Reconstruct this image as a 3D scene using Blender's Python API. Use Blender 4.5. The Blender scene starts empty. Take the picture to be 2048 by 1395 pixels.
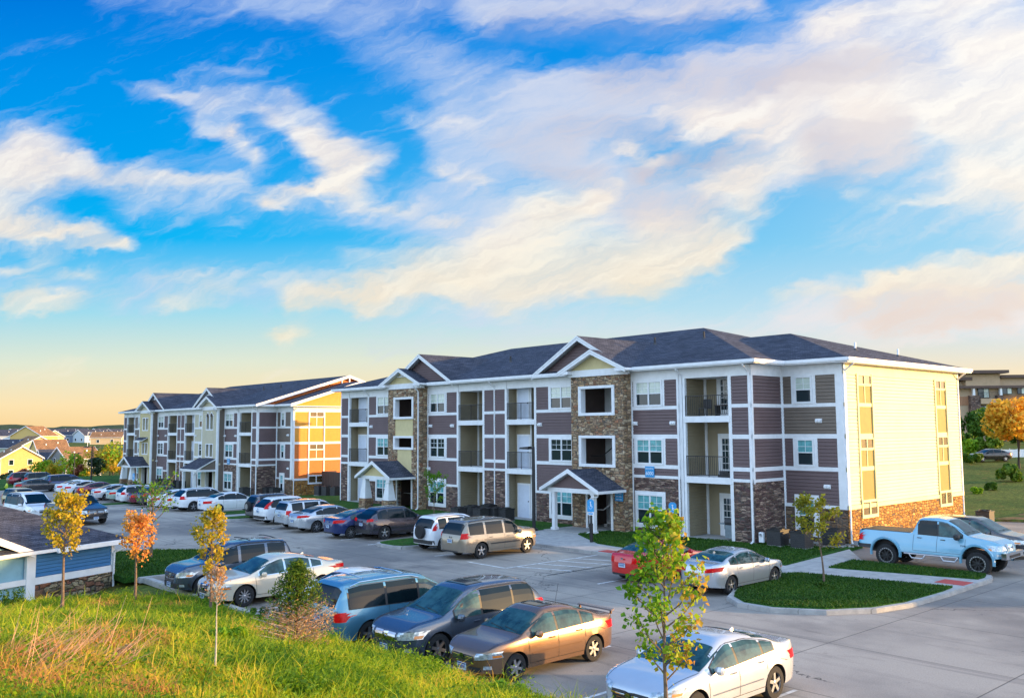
import bpy, bmesh, math, random
from mathutils import Vector, Matrix
from math import sin, cos, tan, radians, pi, sqrt, atan2, floor
random.seed(7)
SC = bpy.context.scene
COL = SC.collection

# ---------------------------------------------------------------- camera
EYE = Vector((0, 0, 5.6))
FOC, PITCH, ROLL, BANG = 1766.3, .09109, -.00617, .72796
_f = Vector((0, cos(PITCH), sin(PITCH))); _r = Vector((1, 0, 0)); _u = _r.cross(_f)
AX = cos(ROLL)*_r + sin(ROLL)*_u; AY = -sin(ROLL)*_r + cos(ROLL)*_u; AZ = _f
cam_d = bpy.data.cameras.new('camera'); cam = bpy.data.objects.new('camera', cam_d); COL.objects.link(cam)
cam.matrix_world = Matrix(((AX.x, AY.x, -AZ.x, EYE.x), (AX.y, AY.y, -AZ.y, EYE.y), (AX.z, AY.z, -AZ.z, EYE.z), (0, 0, 0, 1)))
cam_d.sensor_width = 36; cam_d.lens = 36*FOC/2048; cam_d.clip_end = 6000; cam_d.clip_start = .1
SC.camera = cam
SC.view_settings.view_transform = 'Standard'; SC.view_settings.look = 'None'
SC.view_settings.exposure = 0.95; SC.view_settings.gamma = 1

# world frame of the place: S runs along the apartment facades (away, left), T runs from the viewer into the buildings
D1 = Vector((-sin(BANG), cos(BANG), 0)); D2 = Vector((cos(BANG), sin(BANG), 0))
def W(s, t, z=0): return D1*s + D2*t + Vector((0, 0, z))
def ray(x, y): return AX*((x-1024)/FOC) - AY*((y-697.5)/FOC) + AZ
def G(x, y, z=-.12):
    d = ray(x, y); k = (z-EYE.z)/d.z; return EYE + d*k
def DEP(x, y, dist):
    d = ray(x, y); return EYE + d*(dist/d.y)
def ST(p): return p.dot(D1), p.dot(D2)
def smooth(a, b, x):
    t = min(1, max(0, (x-a)/(b-a))); return t*t*(3-2*t)

# ---------------------------------------------------------------- sun
SUN_EL, SA, SB = radians(7.1), .69, .72
sdir = (-D1*SA + D2*SB).normalized()*cos(SUN_EL) + Vector((0, 0, sin(SUN_EL)))
sl = bpy.data.lights.new('sun', 'SUN'); sl.energy = 5.0; sl.angle = radians(.5); sl.color = (1, .60, .22)
so = bpy.data.objects.new('sun', sl); COL.objects.link(so)
so.rotation_euler = sdir.to_track_quat('Z', 'Y').to_euler()

# ---------------------------------------------------------------- node helper
class NG:
    def __init__(s, tree):
        s.t = tree; s.n = tree.nodes; s.l = tree.links
    def node(s, typ, **kw):
        n = s.n.new(typ)
        for k, v in kw.items(): setattr(n, k, v)
        return n
    def put(s, sock, v):
        if isinstance(v, bpy.types.NodeSocket): s.l.new(v, sock)
        elif v is not None:
            if hasattr(sock.default_value, '__len__') and not hasattr(v, '__len__'): v = (v,)*len(sock.default_value)
            if hasattr(sock.default_value, '__len__') and len(sock.default_value) == 4 and len(v) == 3: v = (*v, 1)
            sock.default_value = v
    def m(s, op, a, b=None, c=None, clamp=False):
        n = s.node('ShaderNodeMath', operation=op, use_clamp=clamp)
        for i, v in enumerate((a, b, c)):
            if v is not None: s.put(n.inputs[i], v)
        return n.outputs[0]
    def v(s, op, a, b=None, sc=None):
        n = s.node('ShaderNodeVectorMath', operation=op)
        s.put(n.inputs[0], a)
        if b is not None: s.put(n.inputs[1], b)
        if sc is not None: s.put(n.inputs['Scale'], sc)
        return n.outputs['Value'] if op in ('DOT_PRODUCT', 'LENGTH', 'DISTANCE') else n.outputs[0]
    def noise(s, vec, scale, detail=3, rough=.5, out='Fac', dist=0, two=0):
        n = s.node('ShaderNodeTexNoise', noise_dimensions='2D' if two else '3D'); s.put(n.inputs['Vector'], vec)
        n.inputs['Scale'].default_value = scale; n.inputs['Detail'].default_value = detail
        n.inputs['Roughness'].default_value = rough; n.inputs['Distortion'].default_value = dist
        return n.outputs[out]
    def mix(s, f, a, b, mode='MIX'):
        n = s.node('ShaderNodeMix', data_type='RGBA', blend_type=mode)
        s.put(n.inputs[0], f); s.put(n.inputs[6], a); s.put(n.inputs[7], b)
        return n.outputs[2]
    def rng(s, x, a, b, c=0, d=1, sm=True):
        n = s.node('ShaderNodeMapRange', interpolation_type='SMOOTHSTEP' if sm else 'LINEAR')
        s.put(n.inputs[0], x)
        for i, q in enumerate((a, b, c, d)): s.put(n.inputs[i+1], q)
        return n.outputs[0]
    def ramp(s, x, pts):
        n = s.node('ShaderNodeValToRGB'); e = n.color_ramp.elements
        while len(e) < len(pts): e.new(.5)
        for q, (p, c) in zip(e, pts): q.position = p; q.color = (*c, 1)
        s.put(n.inputs[0], x); return n.outputs[0]
    def comb(s, x, y, z):
        n = s.node('ShaderNodeCombineXYZ')
        for i, q in enumerate((x, y, z)): s.put(n.inputs[i], q)
        return n.outputs[0]
    def sep(s, v):
        n = s.node('ShaderNodeSeparateXYZ'); s.put(n.inputs[0], v); return n.outputs
def lin(r, g, b):
    f = lambda c: (c/255/12.92) if c <= 10 else ((c/255+.055)/1.055)**2.4
    return (f(r), f(g), f(b))
# ---------------------------------------------------------------- sky
wd = bpy.data.worlds.new('World'); SC.world = wd; wd.use_nodes = True
g = NG(wd.node_tree); g.n.clear()
tc = g.node('ShaderNodeTexCoord'); dirv = tc.outputs['Generated']
dx, dy, dz = g.sep(dirv)
elev = g.m('MAXIMUM', dz, 0.0)
dyp = g.m('MAXIMUM', dy, .12)
pu = g.m('DIVIDE', dx, dyp); pv = g.m('DIVIDE', elev, dyp)
front = g.rng(dy, .1, .45)
p0 = g.comb(pu, pv, 0)
# ragged edges: bend the cloud plane with two noises
w1 = g.noise(p0, 3.2, 3, .55, 'Color', two=1); w2 = g.noise(g.v('MULTIPLY', p0, (9, 17, 1)), 1.0, 4, .62, 'Color', two=1)
w3 = g.noise(g.v('MULTIPLY', p0, (30, 60, 1)), 1.0, 3, .6, 'Color', two=1)
p1 = g.v('ADD', p0, g.v('SCALE', g.v('SUBTRACT', w1, (.5, .5, .5)), None, .05))
p1 = g.v('ADD', p1, g.v('SCALE', g.v('SUBTRACT', w2, (.5, .5, .5)), None, .034))
p1 = g.v('ADD', p1, g.v('SCALE', g.v('SUBTRACT', w3, (.5, .5, .5)), None, .014))
p1 = g.v('MULTIPLY', p1, (1, 1, 0))
def uv(x, y):
    d = ray(x, y); return Vector((d.x/d.y, d.z/d.y, 0))
def sm01(a, b, x):
    t = min(1, max(0, (x-a)/(b-a))); return t*t*(3-2*t)
def field(strokes):
    L = []
    for st in strokes:
        x0, y0, r0, x1, y1, r1, k = st; a_, b_ = uv(x0, y0), uv(x1, y1); L.append((a_, b_-a_, max((b_-a_).length_squared, 1e-9), r0/FOC, r1/FOC, k))
    def f(x, y):
        inv = 1.0
        for a_, ba, l2, r0, r1, k in L:
            px, py = x-a_.x, y-a_.y; h = min(1, max(0, (px*ba.x+py*ba.y)/l2))
            d = sqrt((px-ba.x*h)**2 + (py-ba.y*h)**2); r = r0+(r1-r0)*h
            inv *= 1 - k*(1-sm01(.1, 1.9, d/max(r, .008)))
        return 1-inv
    return f
bright = field([
    (-200, 350, 80, 90, 345, 62, 1), (60, 320, 40, 190, 335, 28, .95), (-100, 430, 50, 250, 487, 14, 1),
    (200, 360, 30, 480, 378, 9, .75), (250, 400, 45, 470, 430, 25, .3),
    (310, 185, 14, 520, 240, 22, .5), (380, 170, 8, 500, 155, 5, .35), (440, 195, 12, 570, 205, 28, .4), (520, 232, 12, 620, 290, 26, .8),
    (610, 285, 28, 730, 330, 38, 1), (640, 320, 35, 700, 365, 35, 1), (710, 375, 22, 530, 413, 8, 1), (680, 400, 16, 930, 440, 8, .6), (765, 310, 9, 780, 308, 7, .7),
    (390, 258, 14, 450, 270, 16, .75), (450, 270, 18, 515, 335, 16, .8),
    (590, 600, 25, 740, 580, 30, .9), (740, 590, 30, 960, 555, 40, .9), (420, 600, 10, 490, 590, 6, .5), (330, 610, 8, 380, 605, 6, .5),
    (20, 600, 22, 150, 600, 20, .8), (0, 540, 8, 90, 560, 12, .6), (60, 520, 8, 200, 545, 7, .5), (300, 560, 14, 600, 560, 20, .35),
    (200, 590, 25, 420, 590, 25, .3), (540, 660, 10, 620, 650, 7, .6), (560, 668, 10, 590, 670, 7, .6), (20, 745, 5, 150, 742, 4, .35), (500, 740, 4, 600, 735, 4, .3), (110, 712, 6, 160, 712, 5, .35),
    (800, 230, 14, 960, 260, 18, .55), (880, 340, 14, 980, 370, 20, .6),
    (1080, 430, 55, 1190, 400, 30, 1), (1180, 385, 12, 1240, 370, 6, .9), (1000, 520, 60, 1300, 500, 60, .8), (1040, 590, 40, 1280, 540, 50, .8), (1260, 560, 40, 1420, 480, 45, .95),
    (1420, 500, 35, 1500, 460, 14, .9), (850, 540, 50, 1020, 500, 60, .6),
    (1240, 290, 14, 1330, 325, 16, .85), (1400, 240, 50, 1560, 240, 50, .85), (1420, 360, 26, 1620, 310, 26, .8), (1480, 350, 40, 1530, 400, 30, .8),
    (1700, 240, 60, 2100, 200, 90, 1), (1950, 110, 60, 2150, 60, 60, 1), (1650, 60, 45, 1990, -10, 60, .85), (1750, 120, 40, 1900, 60, 30, .6),
    (1930, 350, 50, 2150, 400, 70, .95), (1700, 390, 8, 1950, 420, 16, .6), (1880, 260, 30, 2100, 260, 80, .9),
    (1760, 560, 20, 2100, 520, 16, .8), (1540, 590, 8, 1800, 560, 16, .5), (1700, 590, 18, 2100, 560, 30, .7),
    (270, 185, 12, 420, 225, 16, .5), (560, 215, 20, 640, 250, 18, .5), (500, 400, 8, 620, 400, 10, .5), (1600, 190, 40, 1850, 180, 50, .7), (1320, 215, 30, 1500, 245, 30, .6), (1300, 440, 40, 1480, 440, 40, .7), (700, 520, 20, 860, 520, 40, .4),
    (1900, 20, 20, 2000, -30, 30, .7), (1500, 30, 10, 1600, 5, 8, .2)])
veil = field([
    (200, -30, 40, 620, 0, 50, .45), (540, 10, 45, 950, -10, 50, .55), (950, 10, 30, 1500, 0, 35, .8), (1000, 40, 25, 1180, 25, 30, .5),
    (700, 60, 50, 1080, 230, 60, .38), (860, 150, 60, 1080, 210, 60, .45), (1050, 190, 40, 1400, 185, 40, .6), (1400, 150, 50, 1700, 80, 60, .8), (1080, 200, 60, 1700, 210, 80, .95),
    (900, 250, 50, 1200, 320, 70, .85), (950, 330, 60, 1120, 300, 50, .75), (1550, 270, 60, 1750, 270, 50, .8), (1300, 380, 50, 1600, 350, 30, .7), (880, 300, 30, 1000, 450, 60, .6),
    (850, 420, 60, 1000, 460, 60, .8), (1200, 400, 60, 1350, 420, 60, .8), (300, 400, 50, 760, 410, 25, .45), (700, 430, 20, 960, 450, 30, .5),
    (300, 580, 40, 960, 600, 50, .5), (-50, 560, 50, 300, 590, 40, .45), (1000, 600, 60, 1200, 590, 40, .6),
    (1050, 660, 20, 1700, 640, 40, .5), (1600, 620, 45, 2150, 590, 70, .85), (1700, 660, 30, 2100, 640, 30, .8), (1700, 130, 40, 2100, 110, 50, .5), (1680, 300, 40, 2100, 420, 80, .5),
    (1700, 460, 40, 2100, 470, 40, .25), (750, 700, 20, 1050, 690, 14, .35), (600, 270, 40, 420, 330, 40, .2), (320, 330, 22, 460, 330, 30, .25)])
dark = field([
    (1500, 165, 30, 1760, 140, 30, .75), (1580, 180, 30, 1830, 130, 40, .5), (1280, 340, 22, 1460, 300, 14, .8), (1380, 320, 30, 1500, 300, 30, .5), (1620, 290, 30, 1800, 260, 25, .75),
    (1650, 330, 40, 1800, 310, 30, .55), (1120, 250, 30, 1330, 270, 25, .5), (1700, 620, 30, 2080, 590, 26, .5), (1760, 650, 18, 2000, 635, 18, .6), (1050, 330, 20, 1180, 350, 25, .5),
    (1280, 400, 50, 1430, 400, 30, .45), (1000, 290, 20, 1130, 280, 25, .4), (1200, 160, 40, 1500, 170, 30, .5), (1000, 60, 30, 1400, 40, 30, .3)])
# the three cloud densities, sampled on a coarse lattice and carried by colour ramps (one pair per height row)
UMAX, VMAX, NR, NC, NS = .75, .64, 46, 32, 3
pwu, pwv, _z = g.sep(p1)
fs = [g.rng(pwu, -UMAX+2*UMAX*i/NS, -UMAX+2*UMAX*(i+1)/NS, sm=False) for i in range(NS)]
sel = [g.m('GREATER_THAN', pwu, -UMAX+2*UMAX*(i+1)/NS) for i in range(NS-1)]; acc = None
def row_group(vv):
    """one height row of the lattice as a small node group (three colour ramps side by side)"""
    gt = bpy.data.node_groups.new('cloud_row', 'ShaderNodeTree')
    for h in range(NS): gt.interface.new_socket('f%d' % h, in_out='INPUT', socket_type='NodeSocketFloat'); gt.interface.new_socket('c%d' % h, in_out='OUTPUT', socket_type='NodeSocketColor')
    gi = gt.nodes.new('NodeGroupInput'); go = gt.nodes.new('NodeGroupOutput')
    for h in range(NS):
        n = gt.nodes.new('ShaderNodeValToRGB'); e = n.color_ramp.elements
        for j in range(NC):
            uu = -UMAX + 2*UMAX*h/NS + 2*UMAX/NS*j/(NC-1); pos = j/(NC-1)
            q = e[0] if j == 0 else (e[len(e)-1] if j == NC-1 else e.new(pos)); q.position = pos; q.color = (bright(uu, vv), veil(uu, vv), dark(uu, vv), 1)
        gt.links.new(gi.outputs[h], n.inputs[0]); gt.links.new(n.outputs[0], go.inputs[h])
    return gt
ROWS = [row_group(VMAX*i/(NR-1)) for i in range(NR)]
for i in range(NR):
    vv = VMAX*i/(NR-1); gn = g.node('ShaderNodeGroup'); gn.node_tree = ROWS[i]
    for h in range(NS): g.l.new(fs[h], gn.inputs[h])
    row = gn.outputs[0]
    for h in range(1, NS): row = g.mix(sel[h-1], row, gn.outputs[h])
    acc = row if acc is None else g.mix(g.rng(pwv, VMAX*(i-1)/(NR-1), vv, sm=True), acc, row)
bright, veil, dark = g.sep(g.v('ADD', acc, (0, 0, 0)))
# fibres run up to the right, as in high cirrus
pr = g.node('ShaderNodeVectorRotate', rotation_type='Z_AXIS'); g.put(pr.inputs['Vector'], p1); pr.inputs['Angle'].default_value = radians(-24)
fib = g.noise(g.v('MULTIPLY', pr.outputs[0], (3, 22, 1)), 1.5, 7, .66, two=1, dist=.3)
fine = g.noise(g.v('MULTIPLY', pr.outputs[0], (8, 44, 1)), 1.6, 5, .62, two=1)
tex = g.m('ADD', g.m('MULTIPLY', fib, .62), g.m('MULTIPLY', fine, .38))
# clear-sky colour by height above the horizon, paler and warmer towards the sun side
side = g.rng(pu, -.45, .62)
hgt = g.m('MULTIPLY', pv, 1.9, clamp=True)
skyL = g.ramp(hgt, [(0, lin(250, 212, 150)), (.06, lin(253, 228, 178)), (.15, lin(225, 233, 212)), (.26, lin(160, 220, 238)), (.42, lin(10, 182, 246)), (.6, lin(0, 162, 241)), (.8, lin(0, 145, 234)), (1, lin(0, 118, 220))])
skyR = g.ramp(hgt, [(0, lin(255, 226, 170)), (.1, lin(255, 232, 190)), (.22, lin(205, 228, 240)), (.4, lin(140, 208, 242)), (.62, lin(90, 185, 240)), (.8, lin(20, 152, 238)), (1, lin(0, 148, 238))])
base = g.mix(side, skyL, skyR)
nish = g.node('ShaderNodeTexSky', sky_type='NISHITA', sun_disc=False)
nish.sun_elevation = SUN_EL; nish.sun_rotation = atan2(sdir.x, sdir.y); nish.air_density = 1; nish.dust_density = 1.5
vb = g.m('MULTIPLY', g.rng(g.m('ADD', veil, g.m('MULTIPLY', g.m('SUBTRACT', tex, .5), 1.3)), .0, 1.15), .85)
bb = g.rng(g.m('ADD', bright, g.m('MULTIPLY', g.m('SUBTRACT', tex, .5), 1.1)), .02, 1.28)
c1 = g.mix(vb, base, g.mix(side, lin(190, 212, 244), lin(248, 236, 230)))
warm = g.mix(g.rng(pv, .0, .42), lin(255, 230, 190), lin(252, 240, 230))
cb = g.mix(g.rng(tex, .4, .62), warm, g.mix(g.rng(pv, .05, .4), lin(255, 242, 215), lin(255, 250, 243)))
c2 = g.mix(bb, c1, cb)
dk = g.m('MULTIPLY', dark, g.rng(tex, .3, .6, .4, .85))
c3 = g.mix(dk, c2, g.mix(g.rng(pv, .1, .35), lin(232, 204, 184), lin(206, 198, 208)))
glow = g.m('MULTIPLY', g.rng(pu, .2, .75), g.rng(pv, .05, .45))
c3 = g.mix(g.m('MULTIPLY', glow, .5), c3, (1.10, 1.07, 1.0))
# rest of the sky (behind and beside the viewer): broken cloud, made brighter to fill the shaded facades
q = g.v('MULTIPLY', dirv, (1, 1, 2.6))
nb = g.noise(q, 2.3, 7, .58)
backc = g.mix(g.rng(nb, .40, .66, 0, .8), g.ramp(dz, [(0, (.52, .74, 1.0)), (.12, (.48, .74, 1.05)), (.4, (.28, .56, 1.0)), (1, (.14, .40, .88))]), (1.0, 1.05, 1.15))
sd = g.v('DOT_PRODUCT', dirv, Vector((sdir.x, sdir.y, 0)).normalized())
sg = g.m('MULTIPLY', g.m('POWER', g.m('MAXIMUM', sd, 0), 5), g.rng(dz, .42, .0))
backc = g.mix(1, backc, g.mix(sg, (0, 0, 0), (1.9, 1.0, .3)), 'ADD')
bgF = g.node('ShaderNodeBackground'); g.put(bgF.inputs[0], c3); bgF.inputs[1].default_value = .52
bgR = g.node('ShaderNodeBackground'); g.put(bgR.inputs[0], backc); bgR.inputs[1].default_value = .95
bgN = g.node('ShaderNodeBackground'); g.put(bgN.inputs[0], nish.outputs[0]); bgN.inputs[1].default_value = .06
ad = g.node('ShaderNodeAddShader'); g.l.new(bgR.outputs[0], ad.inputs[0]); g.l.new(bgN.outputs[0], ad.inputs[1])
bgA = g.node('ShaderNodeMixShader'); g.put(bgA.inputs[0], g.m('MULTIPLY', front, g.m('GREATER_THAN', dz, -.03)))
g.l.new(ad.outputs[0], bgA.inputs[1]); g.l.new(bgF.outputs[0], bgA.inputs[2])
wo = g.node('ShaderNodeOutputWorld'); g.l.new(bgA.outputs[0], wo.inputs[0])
wd.cycles.sampling_method = 'MANUAL'; wd.cycles.sample_map_resolution = 512
# ---------------------------------------------------------------- materials
MT = {}
def mat(name, col, rough=.6, metal=0, spec=.5, coat=0, var=.12, vscale=3.0, bump=0, bscale=40, alpha=None, emit=None, extra=None):
    if name in MT: return MT[name]
    m = bpy.data.materials.new(name); m.use_nodes = True; MT[name] = m
    g = NG(m.node_tree); b = g.n['Principled BSDF']
    b.inputs['Roughness'].default_value = rough; b.inputs['Metallic'].default_value = metal
    b.inputs['Specular IOR Level'].default_value = spec; b.inputs['Coat Weight'].default_value = coat; b.inputs['Coat Roughness'].default_value = .04
    oc = g.node('ShaderNodeTexCoord').outputs['Object']
    c = (*col, 1)
    if extra: c = extra(g, oc, c, b)
    if var:
        n1 = g.noise(oc, vscale, 4, .6)
        c = g.mix(1, c, g.mix(g.rng(n1, .3, .7), (1-var,)*3, (1+var,)*3), 'MULTIPLY')
    g.put(b.inputs['Base Color'], c)
    if bump:
        bn = g.node('ShaderNodeBump'); bn.inputs['Strength'].default_value = bump; bn.inputs['Distance'].default_value = .02
        g.put(bn.inputs['Height'], g.noise(oc, bscale, 4, .6)); g.l.new(bn.outputs[0], b.inputs['Normal'])
    if emit: b.inputs['Emission Color'].default_value = (*emit, 1); b.inputs['Emission Strength'].default_value = 1
    return m
def bump_h(g, b, h, strength=.6, dist=.02):
    bn = g.node('ShaderNodeBump'); bn.inputs['Strength'].default_value = strength; bn.inputs['Distance'].default_value = dist
    g.put(bn.inputs['Height'], h); g.l.new(bn.outputs[0], b.inputs['Normal'])
def stone(name, cols, sc=(3.2, 3.2, 6.5), mortar=(.10, .09, .08), gap=.05, cheb=True):
    def ex(g, oc, c, b):
        w = g.v('ADD', oc, g.v('SCALE', g.noise(oc, 2.5, 2, .5, 'Color'), None, .12))
        p = g.v('MULTIPLY', w, sc)
        def vor(feat):
            n = g.node('ShaderNodeTexVoronoi', feature=feat, distance='CHEBYCHEV' if cheb else 'EUCLIDEAN')
            g.put(n.inputs['Vector'], p); n.inputs['Scale'].default_value = 1; n.inputs['Randomness'].default_value = .85; return n
        f1 = vor('F1'); f2 = vor('F2')
        edge = g.m('SUBTRACT', f2.outputs['Distance'], f1.outputs['Distance'])
        r = g.sep(f1.outputs['Color'])[0]
        cc = g.ramp(r, [(i/(len(cols)-1), q) for i, q in enumerate(cols)])
        cc = g.mix(.5, cc, g.mix(g.sep(f1.outputs['Color'])[1], (.55,)*3, (1.5,)*3), 'MULTIPLY')
        grime = g.noise(oc, 30, 3, .6)
        cc = g.mix(1, cc, g.mix(g.rng(grime, .3, .7), (.75,)*3, (1.2,)*3), 'MULTIPLY')
        e = g.rng(edge, 0.0, gap*2.2)
        bump_h(g, b, g.m('ADD', g.m('MULTIPLY', g.rng(edge, 0, .35), .8), g.m('MULTIPLY', grime, .35)), .95, .09)
        return g.mix(e, mortar, cc)
    return mat(name, (1, 1, 1), .85, var=0, extra=ex, spec=.2)
STONE_TAN = stone('stone_tan', [lin(112, 92, 74), lin(180, 150, 114), lin(146, 118, 92), lin(208, 186, 154), lin(156, 110, 82), lin(190, 166, 134)])
STONE_DARK = stone('stone_dark', [lin(84, 64, 60), lin(124, 100, 90), lin(98, 72, 72), lin(178, 152, 134), lin(110, 88, 74)], (3.0, 3.0, 10))
STONE_END = stone('stone_end', [lin(150, 100, 44), lin(206, 150, 78), lin(172, 116, 54), lin(220, 172, 100)], (3.4, 3.4, 7))  # end-wall stone, the orange sunlight on it put into these colours
STONE_BLOCK = stone('stone_block', [lin(108, 84, 66), lin(140, 112, 88), lin(96, 76, 62), lin(160, 136, 112), lin(118, 84, 62)], (2.4, 2.4, 5))
STONE_GAR = stone('stone_garage', [lin(136, 122, 98), lin(168, 154, 124), lin(150, 98, 76), lin(120, 110, 90), lin(182, 164, 132)], (2.6, 2.6, 5.2), (.045, .04, .035), .06)
WHITE = mat('white_trim', (.78, .79, .80), .5, var=.05)
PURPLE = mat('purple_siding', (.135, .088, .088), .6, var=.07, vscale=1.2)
TAUPE = mat('taupe_siding', (.165, .128, .10), .6, var=.06, vscale=1.2)
TANS = mat('tan_siding', (.30, .245, .155), .6, var=.06, vscale=1.5)
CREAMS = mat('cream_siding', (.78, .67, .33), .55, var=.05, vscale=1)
OLIVE = mat('mustard_board', (.22, .155, .02), .6, var=.08, vscale=3)
YEL = mat('sunlit_tan_siding', (.60, .27, .025), .6, var=.05)  # tan siding with amber sunlight put into its colour
ORG = mat('sunlit_plum_siding', (.55, .145, .018), .6, var=.05)  # plum-brown siding with orange sunlight put into its colour
CREAM = mat('cream_stucco', (.60, .50, .26), .8, var=.05)
BEIGE = mat('beige_siding', (.52, .47, .33), .6, var=.05)
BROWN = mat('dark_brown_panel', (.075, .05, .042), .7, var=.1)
WDOOR = mat('white_door', (.62, .68, .78), .35, var=.04)
CONC = mat('patio_concrete', (.34, .33, .31), .85, var=.15, vscale=6)
BLACK = mat('black_metal', (.016, .016, .018), .45, var=.1)
DARKM = mat('dark_charcoal', (.045, .045, .048), .6, var=.15)
BLUE = mat('sign_blue', (.03, .30, .62), .5, var=.05)
SIGNW = mat('sign_white', (.8, .82, .85), .5, var=.02)
def ex_roof(a, bq):
    def ex(g, oc, c, b):
        x, y, z = g.sep(oc)
        n = g.node('ShaderNodeTexBrick'); n.offset = .5
        g.put(n.inputs['Vector'], g.comb(g.m('ADD', x, y), g.m('MULTIPLY', z, 3.1), 0))
        n.inputs['Scale'].default_value = 1; n.inputs['Brick Width'].default_value = .42; n.inputs['Row Height'].default_value = .16
        n.inputs['Mortar Size'].default_value = .012; n.inputs['Mortar'].default_value = (.01, .01, .012, 1)
        n.inputs['Color1'].default_value = (*a, 1); n.inputs['Color2'].default_value = (*bq, 1); n.inputs['Bias'].default_value = -.1
        gr = g.noise(oc, 26, 3, .7)
        bump_h(g, b, g.m('ADD', gr, g.m('MULTIPLY', n.outputs['Fac'], -1)), .5, .02)
        return g.mix(1, n.outputs['Color'], g.mix(g.rng(gr, .3, .7), (.55,)*3, (1.5,)*3), 'MULTIPLY')
    return ex
ROOF = mat('blue_grey_shingles', (1, 1, 1), .9, var=.15, vscale=.6, extra=ex_roof((.040, .046, .066), (.085, .092, .12)), spec=.2)
ROOFB = mat('brown_shingles', (1, 1, 1), .9, var=.15, vscale=.6, extra=ex_roof((.24, .13, .06), (.36, .20, .10)), spec=.2)
def ex_glass(g, oc, c, b):
    n = g.noise(oc, 1.2, 2, .5)
    bump_h(g, b, n, .05, .05)
    return c
GLASS = mat('dark_glass', (.010, .026, .032), .06, spec=.6, var=0, coat=.2, extra=ex_glass)
BLIND = mat('window_blinds', (.50, .58, .50), .25, spec=.8, var=.1, vscale=2, coat=.8)
TEAL = mat('blinds_teal', (.12, .40, .42), .2, spec=.8, var=.25, vscale=3, coat=.8)
BRONZ = mat('bronze_blinds', (.10, .065, .025), .25, spec=.8, var=.3, vscale=4, coat=.5)  # dark brown panes of the end-wall windows

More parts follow.
